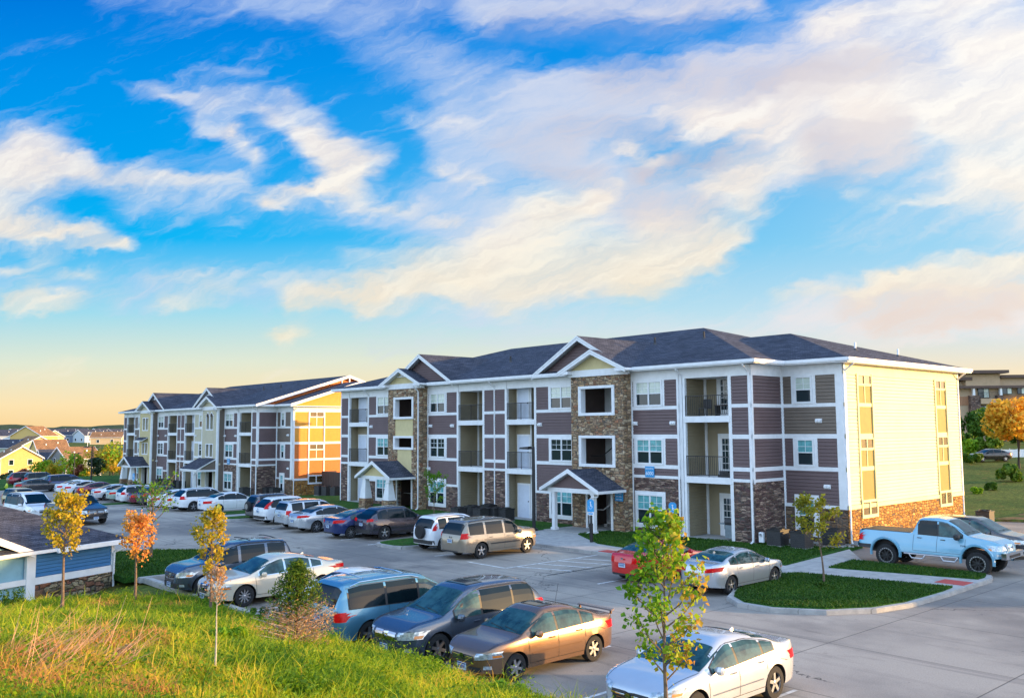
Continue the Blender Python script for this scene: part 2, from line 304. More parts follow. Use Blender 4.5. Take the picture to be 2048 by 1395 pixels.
# ---------------------------------------------------------------- mesh helpers
def link(o, parent=None):
    COL.objects.link(o)
    if parent is not None: o.parent = parent
    return o
def thing(name, label, cat, loc=(0, 0, 0), rz=0, group=None, kind=None):
    o = bpy.data.objects.new(name, None); link(o); o.location = loc; o.rotation_euler = (0, 0, rz); o.empty_display_size = .2
    return tag(o, label, cat, group, kind)
def tag(o, label=None, cat=None, group=None, kind=None):
    if label: o['label'] = label
    if cat: o['category'] = cat
    if group: o['group'] = group
    if kind: o['kind'] = kind
    return o
class Fr:
    """a wall frame: origin, direction along the wall, outward normal"""
    def __init__(s, o, t, n): s.o = Vector(o); s.t = Vector(t); s.n = Vector(n)
    def p(s, a, z, c=0): return s.o + s.t*a + s.n*c + Vector((0, 0, z))
XY = Fr((0, 0, 0), (1, 0, 0), (0, 1, 0))
class MB:
    def __init__(s): s.v = []; s.f = []; s.mi = []; s.mats = []
    def m(s, mt):
        if mt not in s.mats: s.mats.append(mt)
        return s.mats.index(mt)
    def face(s, pts, mt):
        i = len(s.v); s.v += [tuple(p) for p in pts]; s.f.append(tuple(range(i, i+len(pts)))); s.mi.append(s.m(mt))
    def hexa(s, P, mt):   # P: 8 points, bottom 4 then top 4
        i = len(s.v); s.v += [tuple(p) for p in P]; k = s.m(mt)
        for q in ((3, 2, 1, 0), (4, 5, 6, 7), (0, 1, 5, 4), (1, 2, 6, 5), (2, 3, 7, 6), (3, 0, 4, 7)):
            s.f.append(tuple(i+j for j in q)); s.mi.append(k)
        return s
    def box(s, x0, x1, y0, y1, z0, z1, mt):
        return s.hexa([(x0, y0, z0), (x1, y0, z0), (x1, y1, z0), (x0, y1, z0), (x0, y0, z1), (x1, y0, z1), (x1, y1, z1), (x0, y1, z1)], mt)
    def fb(s, F, a0, a1, z0, z1, c0, c1, mt):
        return s.hexa([F.p(a, z, c) for z in (z0, z1) for a, c in ((a0, c0), (a1, c0), (a1, c1), (a0, c1))], mt)
    def siding(s, F, a0, a1, z0, z1, mt, c=0.0, e=.17, top=None):
        """real lapped boards; top(a) optionally clips against a sloping line (triangle gables)"""
        z = z0; i = 0
        while z < z1-.005:
            zt = min(z+e, z1)
            if top:
                l0, r0 = top(z); l1, r1 = top(zt)
                if l0 is None: break
                if l1 is None: l1 = r1 = (l0+r0)/2
            else: l0 = l1 = a0; r0 = r1 = a1
            k = (zt-z)/e
            gp_ = min(.028, (zt-z)*.5)
            s.face([F.p(l0, z, c+.012), F.p(r0, z, c+.012), F.p(r0, z+gp_, c+.012), F.p(l0, z+gp_, c+.012)], mt); z += gp_
            s.face([F.p(l0, z, c+.055), F.p(r0, z, c+.055), F.p(r1, zt, c+.055-.024*k), F.p(l1, zt, c+.055-.024*k)], mt)
            s.face([F.p(l0, z, c+.008), F.p(r0, z, c+.008), F.p(r0, z, c+.055), F.p(l0, z, c+.055)], mt)
            z = zt
        return s
    def tube(s, pts, r, mt, n=8, closed=False):
        pts = [Vector(p) for p in pts]; i0 = len(s.v); k = s.m(mt); rr = r if hasattr(r, '__len__') else [r]*len(pts)
        for j, p in enumerate(pts):
            d = (pts[min(j+1, len(pts)-1)]-pts[max(j-1, 0)]).normalized()
            a = d.cross(Vector((0, 0, 1)));
            if a.length < .05: a = d.cross(Vector((1, 0, 0)))
            a.normalize(); b = d.cross(a)
            for q in range(n): s.v.append(tuple(p + (a*cos(2*pi*q/n) + b*sin(2*pi*q/n))*rr[j]))
        for j in range(len(pts)-1):
            for q in range(n):
                s.f.append((i0+j*n+q, i0+j*n+(q+1) % n, i0+(j+1)*n+(q+1) % n, i0+(j+1)*n+q)); s.mi.append(k)
        s.f.append(tuple(i0+q for q in range(n))[::-1]); s.mi.append(k)
        s.f.append(tuple(i0+(len(pts)-1)*n+q for q in range(n))); s.mi.append(k)
        return s
    def lathe(s, prof, mt, n=20, axis='y', o=(0, 0, 0), mts=None):
        i0 = len(s.v); o = Vector(o)
        for (r, h) in prof:
            for q in range(n):
                c, d = r*cos(2*pi*q/n), r*sin(2*pi*q/n)
                s.v.append(tuple(o + (Vector((c, h, d)) if axis == 'y' else Vector((c, d, h)))))
        for j in range(len(prof)-1):
            k = s.m(mts[j] if mts else mt)
            for q in range(n):
                s.f.append((i0+j*n+q, i0+j*n+(q+1) % n, i0+(j+1)*n+(q+1) % n, i0+(j+1)*n+q)); s.mi.append(k)
        return s
    def prism(s, poly, d, mt, mtside=None):
        """poly of 3D points extruded by vector d"""
        d = Vector(d); i = len(s.v); n = len(poly); s.v += [tuple(Vector(p)) for p in poly] + [tuple(Vector(p)+d) for p in poly]
        k = s.m(mt); k2 = s.m(mtside or mt)
        s.f.append(tuple(i+j for j in range(n))); s.mi.append(k); s.f.append(tuple(i+n+j for j in range(n))[::-1]); s.mi.append(k2)
        for j in range(n): s.f.append((i+j, i+(j+1) % n, i+n+(j+1) % n, i+n+j)); s.mi.append(k2)
        return s
    def build(s, name, parent=None, smooth=False, label=None, loc=None):
        me = bpy.data.meshes.new(name); me.from_pydata(s.v, [], s.f)
        for mt in s.mats: me.materials.append(mt)
        me.polygons.foreach_set('material_index', s.mi)
        if smooth: me.polygons.foreach_set('use_smooth', [True]*len(s.f))
        me.update(); bm = bmesh.new(); bm.from_mesh(me); bmesh.ops.recalc_face_normals(bm, faces=bm.faces); bm.to_mesh(me); bm.free()
        if smooth:
            try: me.set_sharp_from_angle(angle=radians(38))
            except Exception: pass
        o = bpy.data.objects.new(name, me); link(o, parent)
        if loc: o.location = loc
        if label: o['label'] = label
        return o
def text_obj(name, txt, size, mt, parent, mw, ext=.004, align='CENTER', bold=0):
    c = bpy.data.curves.new(name, 'FONT'); c.body = txt; c.size = size; c.extrude = ext; c.align_x = align; c.align_y = 'CENTER'; c.offset = bold
    t = bpy.data.objects.new('tmp', c); COL.objects.link(t)
    dg = bpy.context.evaluated_depsgraph_get(); me = bpy.data.meshes.new_from_object(t.evaluated_get(dg))
    bpy.data.objects.remove(t); me.materials.clear(); me.materials.append(mt)
    o = bpy.data.objects.new(name, me); link(o, parent); o.matrix_local = mw; return o
def copy_tree(o, parent=None):
    c = o.copy(); COL.objects.link(c); c.parent = parent
    for ch in list(o.children): copy_tree(ch, c)
    return c
# ---------------------------------------------------------------- apartment blocks
# local frame of a block: x = -u (u runs to the left along the facade), y into the block, z up
PITCHK = .305
def window(par, F, a0, a1, z0, z1, lower=GLASS, upper=TEAL, double=True, grid=True, fw=.10, c=.03, sill=True):
    """sash window: white frame ring, mullion, meeting rail; glass is a child"""
    m = MB()
    m.fb(F, a0, a0+fw, z0, z1, c, c+.06, WHITE); m.fb(F, a1-fw, a1, z0, z1, c, c+.06, WHITE)
    m.fb(F, a0+fw, a1-fw, z0, z0+fw, c, c+.06, WHITE); m.fb(F, a0+fw, a1-fw, z1-fw, z1, c, c+.06, WHITE)
    zm = (z0+z1)/2; am = (a0+a1)/2
    m.fb(F, a0+fw, a1-fw, zm-.025, zm+.025, c-.005, c+.045, WHITE)
    parts = [(a0+fw, am-.045), (am+.045, a1-fw)] if double else [(a0+fw, a1-fw)]
    if double: m.fb(F, am-.045, am+.045, z0+fw, z1-fw, c-.002, c+.055, WHITE)
    if grid:
        for p0, p1 in parts:
            pm = (p0+p1)/2; zq = (zm+z1-fw)/2
            m.fb(F, pm-.01, pm+.01, zm+.03, z1-fw, c, c+.02, WHITE); m.fb(F, p0, p1, zq-.01, zq+.01, c, c+.018, WHITE)
    w = m.build('window', par)
    gl = MB()
    gl.fb(F, a0+fw, a1-fw, z0+fw, zm-.02, c-.02, c+.006, lower); gl.fb(F, a0+fw, a1-fw, zm+.02, z1-fw, c-.02, c+.007, upper)
    gl.build('glass', w)
    return w
def rail(par, F, a0, a1, zf, c=.04):
    m = MB(); zt = zf+1.06
    m.fb(F, a0, a1, zt-.04, zt, c-.02, c+.02, BLACK); m.fb(F, a0, a1, zf+.08, zf+.11, c-.015, c+.015, BLACK)
    n = int((a1-a0)/.11)
    for i in range(n+1):
        a = a0+(a1-a0)*i/n; r = .018 if i in (0, n//2, n) else .008
        m.fb(F, a-r, a+r, zf+(.0 if r > .01 else .1), zt-.02, c-r, c+r, BLACK)
    return m.build('balcony_railing', par)
def spout(par, F, a, ztop, zbot, c=.06, label=None):
    m = MB(); P = lambda a, z, cc: F.p(a, z, cc)
    m.tube([P(a, ztop, .52), P(a, ztop-.12, .5), P(a, ztop-.42, c+.03), P(a, ztop-.6, c), P(a, zbot+.2, c), P(a, zbot+.08, c+.03), P(a, zbot, c+.22)], .05, WHITE, 6)
    return m.build('downspout', par)
def walllight(par, F, a, z, c=.05):
    m = MB(); m.fb(F, a-.17, a+.17, z-.1, z+.1, c-.03, c+.05, WHITE); m.fb(F, a-.13, a-.01, z-.04, z+.05, c+.05, c+.13, SIGNW); m.fb(F, a+.02, a+.14, z-.04, z+.05, c+.05, c+.13, SIGNW)
    return m.build('wall_light', par)
def slab(m, pts, th, mt, under=None):
    """roof plane as a solid slab, thickened straight down"""
    m.prism([Vector(p) for p in pts], (0, 0, -th), mt, under or WHITE)
def frenchdoor(par, F, a0, a1, z0, z1):
    m = MB(); m.fb(F, a0, a1, z0, z1, .01, .05, WHITE); m.fb(F, a0-.08, a0, z0, z1+.1, .01, .07, WHITE); m.fb(F, a1, a1+.08, z0, z1+.1, .01, .07, WHITE); m.fb(F, a0, a1, z1, z1+.1, .01, .07, WHITE)
    d = m.build('door', par); gl = MB(); x0, x1 = a0+.16, a1-.16; h0, h1 = z0+.32, z1-.15
    for i in range(3):
        for j in range(5):
            gl.fb(F, x0+(x1-x0)*(i+.07)/3, x0+(x1-x0)*(i+.93)/3, h0+(h1-h0)*(j+.05)/5, h0+(h1-h0)*(j+.95)/5, .045, .056, GLASS)
    gl.build('glass', d); h = MB(); h.fb(F, a0+.06, a0+.11, z0+1.0, z0+1.08, .05, .09, BLACK); h.fb(F, a0+.05, a0+.14, z0+.94, z0+.96, .05, .1, BLACK); h.build('handle', d)
def plaindoor(par, F, a0, a1, z0, z1):
    m = MB(); m.fb(F, a0, a1, z0, z1, .01, .05, WDOOR)
    for (p, q) in ((a0-.09, a0), (a1, a1+.09)): m.fb(F, p, q, z0, z1+.1, .01, .08, WHITE)
    m.fb(F, a0, a1, z1, z1+.1, .01, .08, WHITE); d = m.build('door', par)
    h = MB(); h.fb(F, a0+.06, a0+.11, z0+1.0, z0+1.06, .05, .11, BLACK); h.build('handle', d)

LV = [(3.12, 3.49), (3.69, 5.08), (5.30, 6.63), (6.81, 8.20)]      # siding fields between the white bands
def apartment(origin, label, style):
    A = style == 'A'
    R_ = thing('apartment_building', label, 'apartment building', origin, BANG-pi/2+pi/2-radians(90)+pi/2)
    R_.rotation_euler = (0, 0, atan2(-D1.y, -D1.x)); R_['group'] = 'three-storey apartment blocks along the car park'
    yf = -2.78; yt = -3.5; yr = 0.0 if A else -.7; ur = -.35 if A else -.25; uin = 3.0
    FM = Fr((0, yf, 0), (-1, 0, 0), (0, -1, 0)); FW = Fr((0, yr, 0), (-1, 0, 0), (0, -1, 0)); FT = Fr((0, yt, 0), (-1, 0, 0), (0, -1, 0))
    FS = Fr((-uin, yf, 0), (0, 1, 0), (1, 0, 0)); FE = Fr((-ur, 0, 0), (0, 1, 0), (1, 0, 0)); UL = 41.45; YB = 17.0; YW = 13.45 if A else 14.1
    st = MB(); si = MB(); tr = MB(); core = MB(); tan_ = MB(); dk = MB()
    B = lambda m, u0, u1, y0, y1, z0, z1, mt: m.box(-u1, -u0, y0, y1, z0, z1, mt)
    # core masses
    B(core, 3.0, UL, yf+1.8, YB, -.3, 8.75, WHITE); B(core, ur, 3.0, yr, YW, -.3, 8.75, WHITE)
    B(core, UL, UL+3.2, .3, YW, -.3, 8.75, WHITE)
    for u0, u1 in ((3.0, 4.2), (7.0, 10.62), (14.58, 18.4), (21.1, 23.4), (26.1, 29.62), (33.58, 37.4), (40.2, UL)):
        B(core, u0, u1, yf, yf+1.8, -.3, 8.75, WHITE)
    B(core, 3.0, UL, yf-.005, yf+1.8, 8.22, 8.75, WHITE)
    def stonewall(F, a0, a1, z1, mt=STONE_DARK, z0=-.2, c=.06):
        q = MB(); q.fb(F, a0, a1, z0, z1, -.02, c, mt); q.build('stone_base', R_)
    def band(F, a0, a1, z0, z1, c=.055): tr.fb(F, a0, a1, z0, z1, 0, c, WHITE)
    def ringtrim(F, a, b, z0, z1, wa, wz):
        tr.fb(F, a-wa, a, z0-wz, z1+wz, 0, .11, WHITE); tr.fb(F, b, b+wa, z0-wz, z1+wz, 0, .11, WHITE); tr.fb(F, a, b, z0-wz, z0, 0, .11, WHITE); tr.fb(F, a, b, z1, z1+wz, 0, .11, WHITE)
    def bands(F, a0, a1, zs=((2.97, 3.12), (3.49, 3.69), (5.08, 5.30), (6.63, 6.81), (8.20, 8.75))):
        for z0, z1 in zs: band(F, a0, a1, z0, z1)
    def vert(F, a, z0, z1, w=.13, c=.062): tr.fb(F, a, a+w, z0, z1, -.0, c, WHITE)
    def column(F, u0, u1, splits=(), mt=PURPLE, stz=2.97, smt=STONE_DARK):
        stonewall(F, u0, u1, stz, smt); bands(F, u0, u1)
        vs = [u0]+[s for s in splits]+[u1-.12]
        for v in vs: vert(F, v, stz if v in splits else 0, 8.3, .12)
        for i in range(len(vs)-1):
            for z0, z1 in LV: si.siding(F, vs[i]+.12, vs[i+1], z0, z1, mt)
    # ---- section with one window per floor
    def section(F, u0, u1, w0, w1, low, mts=(PURPLE,)*4, double=True, st_mt=STONE_DARK, lights=(), up=(TEAL, TEAL, BLIND), lo=GLASS):
        stz = 2.97 if low else 1.75
        stonewall(F, u0, u1, stz, st_mt)
        if low: bands(F, u0, u1)
        else:
            bands(F, u0, u1, ((1.75, 1.90), (3.49, 3.69), (5.08, 5.30), (6.63, 6.81), (8.20, 8.75))); si.siding(F, u0+.12, u1-.12, 1.9, 3.49, mts[0])
        vert(F, u0, 0 if low else 1.75, 8.3, .12); vert(F, u1-.12, 0 if low else 1.75, 8.3, .12)
        if low: si.siding(F, u0+.12, u1-.12, 3.12, 3.49, mts[0])
        si.siding(F, u0+.12, u1-.12, 5.30, 6.63, mts[2])
        for z0, z1, q in ((3.69, 5.08, 1), (6.81, 8.20, 3)):
            si.siding(F, u0+.12, w0-.05, z0, z1, mts[q]); si.siding(F, w1+.05, u1-.12, z0, z1, mts[q])
            vert(F, w0-.14, z0, z1, .13); vert(F, w1+.01, z0, z1, .13)
            window(R_, F, w0, w1, z0-.01, z1+.01, lower=lo, upper=up[1 if q == 1 else 2], double=double)
        gz0, gz1 = (.45, 2.12)
        ringtrim(F, w0, w1, gz0, gz1, .1, .14); window(R_, F, w0, w1, gz0, gz1, lower=lo, upper=up[0], double=double, c=.075)
        for a, z in lights: walllight(R_, F, a, z)
    column(FM, 3.0, 4.2)
    upA = (TEAL, TEAL, BLIND)
    mB = (TAUPE, TAUPE, TAUPE, TAUPE)
    section(FM, 7.35, 10.62, 8.42, 10.30, True, lights=((7.75, 5.9), (10.35, 5.9)), up=upA)
    section(FM, 14.58, 18.4, 15.15, 17.05, False, mts=(PURPLE,)*4 if A else (BEIGE,)*4, lights=((17.95, 5.9),), up=(TEAL, GLASS, BLIND))
    section(FM, 26.1, 29.62, 27.5, 29.3, False, lights=((26.7, 5.9), (29.2, 5.9), (29.4, 2.9)), up=(TEAL, GLASS, BLIND))
    section(FM, 33.58, 37.4, 34.2, 36.1, not A, mts=(PURPLE,)*4 if A else (TAUPE,)*4, lights=((36.9, 5.9),), up=(TEAL, TEAL, BLIND))
    column(FM, 21.1, 23.4, (22.2,)); column(FM, 40.2, UL)
    # ---- balconies
    ends = []
    for k, (u0, u1, kind) in enumerate(((4.2, 7.35, 'french'), (18.4, 21.1, 'closet'), (23.4, 26.1, 'french'), (37.4, 40.2, 'closet'))):
        F = Fr((0, yf+1.78, 0), (-1, 0, 0), (0, -1, 0)); du = u1 if k else 7.0
        for i, zf in enumerate((.06, 3.15, 6.24)):
            top = (2.83, 5.93, 8.22)[i]
            B(tan_, u0+.02, du-.02, yf+1.70, yf+1.78, zf, top, TANS if i != 5 else TAUPE)
            FL = Fr((-du, yf, 0), (0, 1, 0), (1, 0, 0)); tan_.siding(FL, .15, 1.72, zf, top, TANS, c=-.004)
            FR2 = Fr((-u0, yf, 0), (0, 1, 0), (-1, 0, 0)); tan_.siding(FR2, .15, 1.72, zf, top, TANS, c=-.004)
            if i: B(tr, u0-.02, du+.02, yf-.09, yf+1.8, zf-.32, zf, WHITE); rail(R_, FM, u0+.08, du-.08, zf)
            else:
                q = MB(); B(q, u0, du, yf-.25, yf+1.75, -.1, zf, CONC); q.build('patio_slab', R_)
            if kind == 'french':
                tr.fb(F, du-.18, du-.04, zf, top, .0, .14, WHITE); fd = (u0+.95, u0+1.85) if k == 0 else (u0+.72, u0+1.6)
                frenchdoor(R_, Fr(F.o+Vector((0, -.08, 0)), F.t, F.n), fd[0], fd[1], zf, zf+2.08)
                window(R_, Fr(F.o+Vector((0, -.08, 0)), F.t, F.n), u0+.12, u0+.78 if k == 0 else u0+.6, zf+.5, zf+2.05, double=False)
                m = MB(); m.fb(F, u0+.55, u0+.68, zf+2.15, zf+2.33, .08, .2, WHITE); m.fb(F, u0+.57, u0+.66, zf+2.33, zf+2.42, .1, .18, BLACK); m.build('porch_lamp', R_)
            else:
                B(tan_, u0+(u1-u0)*.42, u1-.02, yf+.75, yf+1.75, zf, top, TANS)
                FC = Fr((0, yf+.75, 0), (-1, 0, 0), (0, -1, 0))
                plaindoor(R_, FC, u0+(u1-u0)*.50, u0+(u1-u0)*.88, zf, zf+2.05)
                tr.fb(FC, u0+(u1-u0)*.42, u0+(u1-u0)*.42+.1, zf, top, 0, .06, WHITE)
                window(R_, Fr(F.o+Vector((0, -.08, 0)), F.t, F.n), u0+.15, u0+.95, zf+.45, zf+2.0, double=False)
        for uu in (u0, du): B(tr, uu-.07, uu+.07, yf-.06, yf+.1, 0, 8.25, WHITE)
    # ---- right end of the main mass and the set-back wing
    ln = yr-yf
    if A:
        stonewall(FS, 0, ln, 2.97); bands(FS, 0, ln); vert(FS, .0, 2.9, 8.3); vert(FS, ln-.13, 0, 8.3)
        for z0, z1 in LV: si.siding(FS, .13, ln-.13, z0, z1, PURPLE)
    else:
        stonewall(FS, 0, ln, 2.97); bands(FS, 0, ln); vert(FS, 0, 2.9, 8.3); vert(FS, ln-.13, 0, 8.3)
        for z0, z1 in LV: si.siding(FS, .13, ln-.13, z0, z1, PURPLE)
    w0, w1 = (1.24, 2.23) if A else (1.35, 2.05)
    stonewall(FW, ur, 3.0, 1.69, STONE_BLOCK); c_ = .055
    bands(FW, ur, 3.0, ((1.69, 1.86), (3.49, 3.69), (5.08, 5.30), (6.63, 6.81), (8.20, 8.75)))
    vert(FW, 2.87, 1.7, 8.3); vert(FW, ur, 1.7, 8.3, .38)
    si.siding(FW, ur+.38, 2.87, 1.86, 3.49, PURPLE); si.siding(FW, ur+.38, 2.87, 5.3, 6.63, TAUPE)
    for z0, z1, q in ((3.69, 5.08, PURPLE), (6.81, 8.2, TAUPE)):
        si.siding(FW, ur+.38, w0-.1, z0, z1, q); si.siding(FW, w1+.1, 2.87, z0, z1, q); vert(FW, w0-.17, z0, z1, .16); vert(FW, w1+.01, z0, z1, .16)
        window(R_, FW, w0, w1, z0, z1, double=False, upper=BLIND if q is TAUPE else TEAL)
    ringtrim(FW, w0, w1, .45, 2.15, .16, .16); window(R_, FW, w0, w1, .45, 2.15, double=False, c=.07)
    walllight(R_, FW, .62, 2.75) if A else walllight(R_, FW, .5, 2.75); walllight(R_, FW, .95, 5.95) if A else walllight(R_, FW, .6, 5.95)
    # ---- sunlit end wall
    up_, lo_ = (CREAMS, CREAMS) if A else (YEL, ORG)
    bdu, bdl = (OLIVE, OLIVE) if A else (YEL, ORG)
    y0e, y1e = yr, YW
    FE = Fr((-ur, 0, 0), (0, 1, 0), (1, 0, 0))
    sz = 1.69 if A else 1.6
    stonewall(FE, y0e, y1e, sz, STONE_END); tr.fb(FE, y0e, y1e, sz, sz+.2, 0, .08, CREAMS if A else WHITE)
    cols_ = ((1.35, 2.75), (10.25, 11.6)) if A else ((1.05, 2.62), (10.6, 12.2))
    tt = WHITE if not A else CREAMS
    for z0, z1 in ((3.49, 3.69), (5.08, 5.30), (6.63, 6.81)): tr.fb(FE, y0e, y1e, z0, z1, 0, .05, tt)
    tr.fb(FE, y0e, y1e, 8.2, 8.75, 0, .05, tt); tr.fb(FE, y0e, y0e+.16, sz, 8.75, 0, .07, WHITE); tr.fb(FE, y1e-.16, y1e, sz, 8.75, 0, .07, WHITE)
    segs = [(y0e+.16, cols_[0][0]-.12), (cols_[0][1]+.12, cols_[1][0]-.12), (cols_[1][1]+.12, y1e-.16)]
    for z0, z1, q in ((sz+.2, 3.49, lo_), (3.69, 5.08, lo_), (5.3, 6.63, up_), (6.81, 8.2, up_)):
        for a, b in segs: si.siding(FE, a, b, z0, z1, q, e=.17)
    for ca, cb in cols_:
        for a in (ca-.12, cb): tr.fb(FE, a, a+.12, sz-.4, 8.25, 0, .1, WHITE if not A else CREAMS)
        for wz0, wz1, pz0, pz1, bz0, bz1, bd in ((7.72, 8.22, 6.81, 7.66, 5.3, 6.63, bdu), (4.55, 5.08, 3.69, 4.48, 2.05, 3.49, bdl)):
            tan_.fb(FE, ca, cb, bz0, bz1, 0, .03, bd); tan_.fb(FE, ca, cb, pz0, pz1, 0, .03, bd)
            am = (ca+cb)/2; tr.fb(FE, am-.03, am+.03, pz0, pz1, 0, .06, tt); tr.fb(FE, ca, cb, pz1, wz0+.02, 0, .06, tt)
            m = MB(); m.fb(FE, ca, cb, wz0, wz0+.05, .02, .085, tt); m.fb(FE, ca, cb, wz1-.05, wz1, .02, .085, tt)
            for a in (ca, am-.04, cb-.05): m.fb(FE, a, a+.06, wz0+.05, wz1-.05, .02, .085, tt)
            w = m.build('window', R_); gl = MB(); gl.fb(FE, ca+.04, cb-.04, wz0+.04, wz1-.04, 0, .04, BRONZ); gl.build('glass', w)
        m = MB(); z0, z1 = 1.36, 1.96; am = (ca+cb)/2
        m.fb(FE, ca-.12, cb+.12, z0-.16, z0, 0, .12, tt); m.fb(FE, ca-.12, cb+.12, z1, z1+.12, 0, .12, tt)
        for a in (ca-.12, am-.05, cb+.02): m.fb(FE, a, a+.1, z0, z1, 0, .12, tt)
        w = m.build('window', R_); gl = MB(); gl.fb(FE, ca-.03, cb+.03, z0, z1, .05, .08, BRONZ); gl.build('glass', w)
    # ---- towers
    for k, uc in enumerate((12.6, 31.6)):
        stoned = A; tm = STONE_TAN; h = 2.0
        t = MB(); a0, a1 = uc-h, uc+h; o0, o1 = (uc-1.28, uc+1.28) if k == 0 else (uc-1.15, uc+1.15)
        opens = ((6.5, 7.95), (3.62, 5.15)) if A and k == 0 else (((6.55, 7.9), (4.35, 5.1)) if A else ((6.6, 8.0), (3.75, 5.0)))
        TB = lambda u0, u1, z0, z1, mt, y0=yt, y1=yt+.35: B(t, u0, u1, y0, y1, z0, z1, mt)
        door = (uc-1.0, uc+.75, 2.3)
        if A:
            TB(a0, o0, -.1, 8.65, tm); TB(o1, a1, -.1, 8.65, tm)
            TB(o0, o1, opens[0][1], 8.65, tm); fill = tm if k == 0 else CREAM
            TB(o0, o1, opens[1][1], opens[0][0], fill, yt+(0 if k == 0 else .06)); TB(o0, door[0], -.1, opens[1][0], tm); TB(door[1], o1, -.1, opens[1][0], tm); TB(door[0], door[1], door[2], opens[1][0], fill if k == 0 else CREAM)
            for y0_, y1_ in ((yt+.35, yf+.2),):
                B(t, a0, a0+.3, y0_, y1_, -.1, 8.65, tm); B(t, a1-.3, a1, y0_, y1_, -.1, 8.65, tm)
        else:
            sm = BEIGE if k == 0 else CREAM
            ws = ((uc-.85, uc-.12), (uc+.12, uc+.85))
            TB(a0, ws[0][0], -.1, 8.65, sm); TB(ws[1][1], a1, -.1, 8.65, sm); TB(ws[0][1], ws[1][0], 3.2, 8.65, sm)
            for a, b in ws:
                TB(a, b, opens[0][1], 8.65, sm); TB(a, b, opens[1][1], opens[0][0], sm); TB(a, b, 2.3, opens[1][0], sm)
            TB(ws[0][1], ws[1][0], 2.3, 3.2, sm)
            for a, b in ((a0+.12, ws[0][0]-.1), (ws[1][1]+.1, a1-.12)): si.siding(FT, a, b, 2.9 if k == 0 else 3.4, 8.5, sm, e=.2 if k == 0 else .16)
            for z0, z1 in ((2.4, opens[1][0]-.12), (opens[1][1]+.12, opens[0][0]-.12), (opens[0][1]+.15, 8.5)): si.siding(FT, ws[0][0]-.1, ws[1][1]+.1, z0, z1, sm, e=.2 if k == 0 else .16)
            for z0, z1 in opens:
                for a, b in ws:
                    tr.fb(FT, a-.1, a, z0-.1, z1+.1, -.05, .07, WHITE); tr.fb(FT, b, b+.1, z0-.1, z1+.1, -.05, .07, WHITE)
                    tr.fb(FT, a, b, z0-.12, z0, -.05, .07, WHITE); tr.fb(FT, a, b, z1, z1+.1, -.05, .07, WHITE)
                    if k == 0 and z1 > 7:   # pointed arch heads
                        am = (a+b)/2
                        tr.prism([FT.p(a-.1, z1-.02, .04), FT.p(am, z1+.42, .04), FT.p(b+.1, z1-.02, .04)], FT.n*.04, WHITE)
                        dk.prism([FT.p(a+.04, z1-.03, .085), FT.p(a+.12, z1+.16, .085), FT.p(am, z1+.28, .085), FT.p(b-.12, z1+.16, .085), FT.p(b-.04, z1-.03, .085)], FT.n*.004, BROWN)
            for y0_ in (yt+.35,):
                B(t, a0, a0+.3, y0_, yf+.2, -.1, 8.65, TAUPE); B(t, a1-.3, a1, y0_, yf+.2, -.1, 8.65, TAUPE)
            FTS = Fr((-a0, yt, 0), (0, 1, 0), (1, 0, 0)); si.siding(FTS, .12, .72, 3.1, 8.5, TAUPE, e=.2); si.siding(FTS, .12, .72, 0, 2.9, TAUPE, e=.2)
            tr.fb(FTS, 0, .12, 0, 8.6, 0, .05, WHITE); tr.fb(FT, a0-.02, a0+.12, 0, 8.6, 0, .06, WHITE); tr.fb(FT, a1-.12, a1+.02, 0, 8.6, 0, .06, WHITE)
        t.build('tower_wall', R_)
        # opening frames (white returns)
        if A:
            for z0, z1 in opens:
                for a, b in ((o0, o0+.1), (o1-.1, o1)): tr.fb(FT, a, b, z0, z1, -.34, .05, WHITE)
                tr.fb(FT, o0-.06, o1+.06, z0-.13, z0+.03, -.3, .07, WHITE); tr.fb(FT, o0-.06, o1+.06, z1-.05, z1+.1, -.3, .07, WHITE)
                for a, b in ((o0-.1, o0), (o1, o1+.1)): tr.fb(FT, a, b, z0-.13, z1+.1, 0, .06, WHITE)
        for a, b in ((door[0]-.14, door[0]), (door[1], door[1]+.14)): tr.fb(FT, a, b, 0, door[2]+.1, -.3, .05, WHITE)
        # stair hall inside: floors, back wall, stair
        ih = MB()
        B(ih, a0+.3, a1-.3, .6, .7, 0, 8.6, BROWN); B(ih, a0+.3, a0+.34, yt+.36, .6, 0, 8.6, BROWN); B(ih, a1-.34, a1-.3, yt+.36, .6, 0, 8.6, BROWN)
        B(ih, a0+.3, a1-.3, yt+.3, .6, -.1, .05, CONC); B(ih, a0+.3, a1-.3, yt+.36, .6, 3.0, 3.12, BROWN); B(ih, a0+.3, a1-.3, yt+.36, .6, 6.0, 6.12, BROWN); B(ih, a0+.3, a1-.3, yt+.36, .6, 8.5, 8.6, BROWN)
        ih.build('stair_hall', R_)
        sr = MB()
        for zf in (.05, 3.12):
            for i in range(9): B(sr, a0+.4+.25*i, a0+.65+.25*i, yt+1.2, yt+2.2, zf+.17*(9-i)-.17, zf+.17*(9-i), CONC)
            sr.tube([(-(a0+.45), yt+1.1, zf+2.3), (-(a0+2.6), yt+1.1, zf+.95)], .03, WHITE if zf < 1 else BLACK, 6)
            sr.tube([(-(a0+2.6), yt+1.1, zf+.95), (-(a1-.5), yt+1.1, zf+.95)], .03, BLACK if zf > 1 else WHITE, 6)
        sr.build('staircase', R_)
        # the core behind must not fill the hall: small gable on top
        gf = MB(); gc, ghw, ez, pk = uc, 2.55, 8.92, 10.05; yg = yt-.02
        gf.prism([(-(gc+2.2), yg, ez-.05), (-(gc-2.2), yg, ez-.05), (-gc, yg, ez+1.0)], (0, .3, 0), CREAM if A else BEIGE)
        gg = gf.build('gable', R_)
        gt = MB(); gt.box(-(gc+2.15), -(gc-2.15), yg-.06, yg+.3, 8.6, 8.98, WHITE)
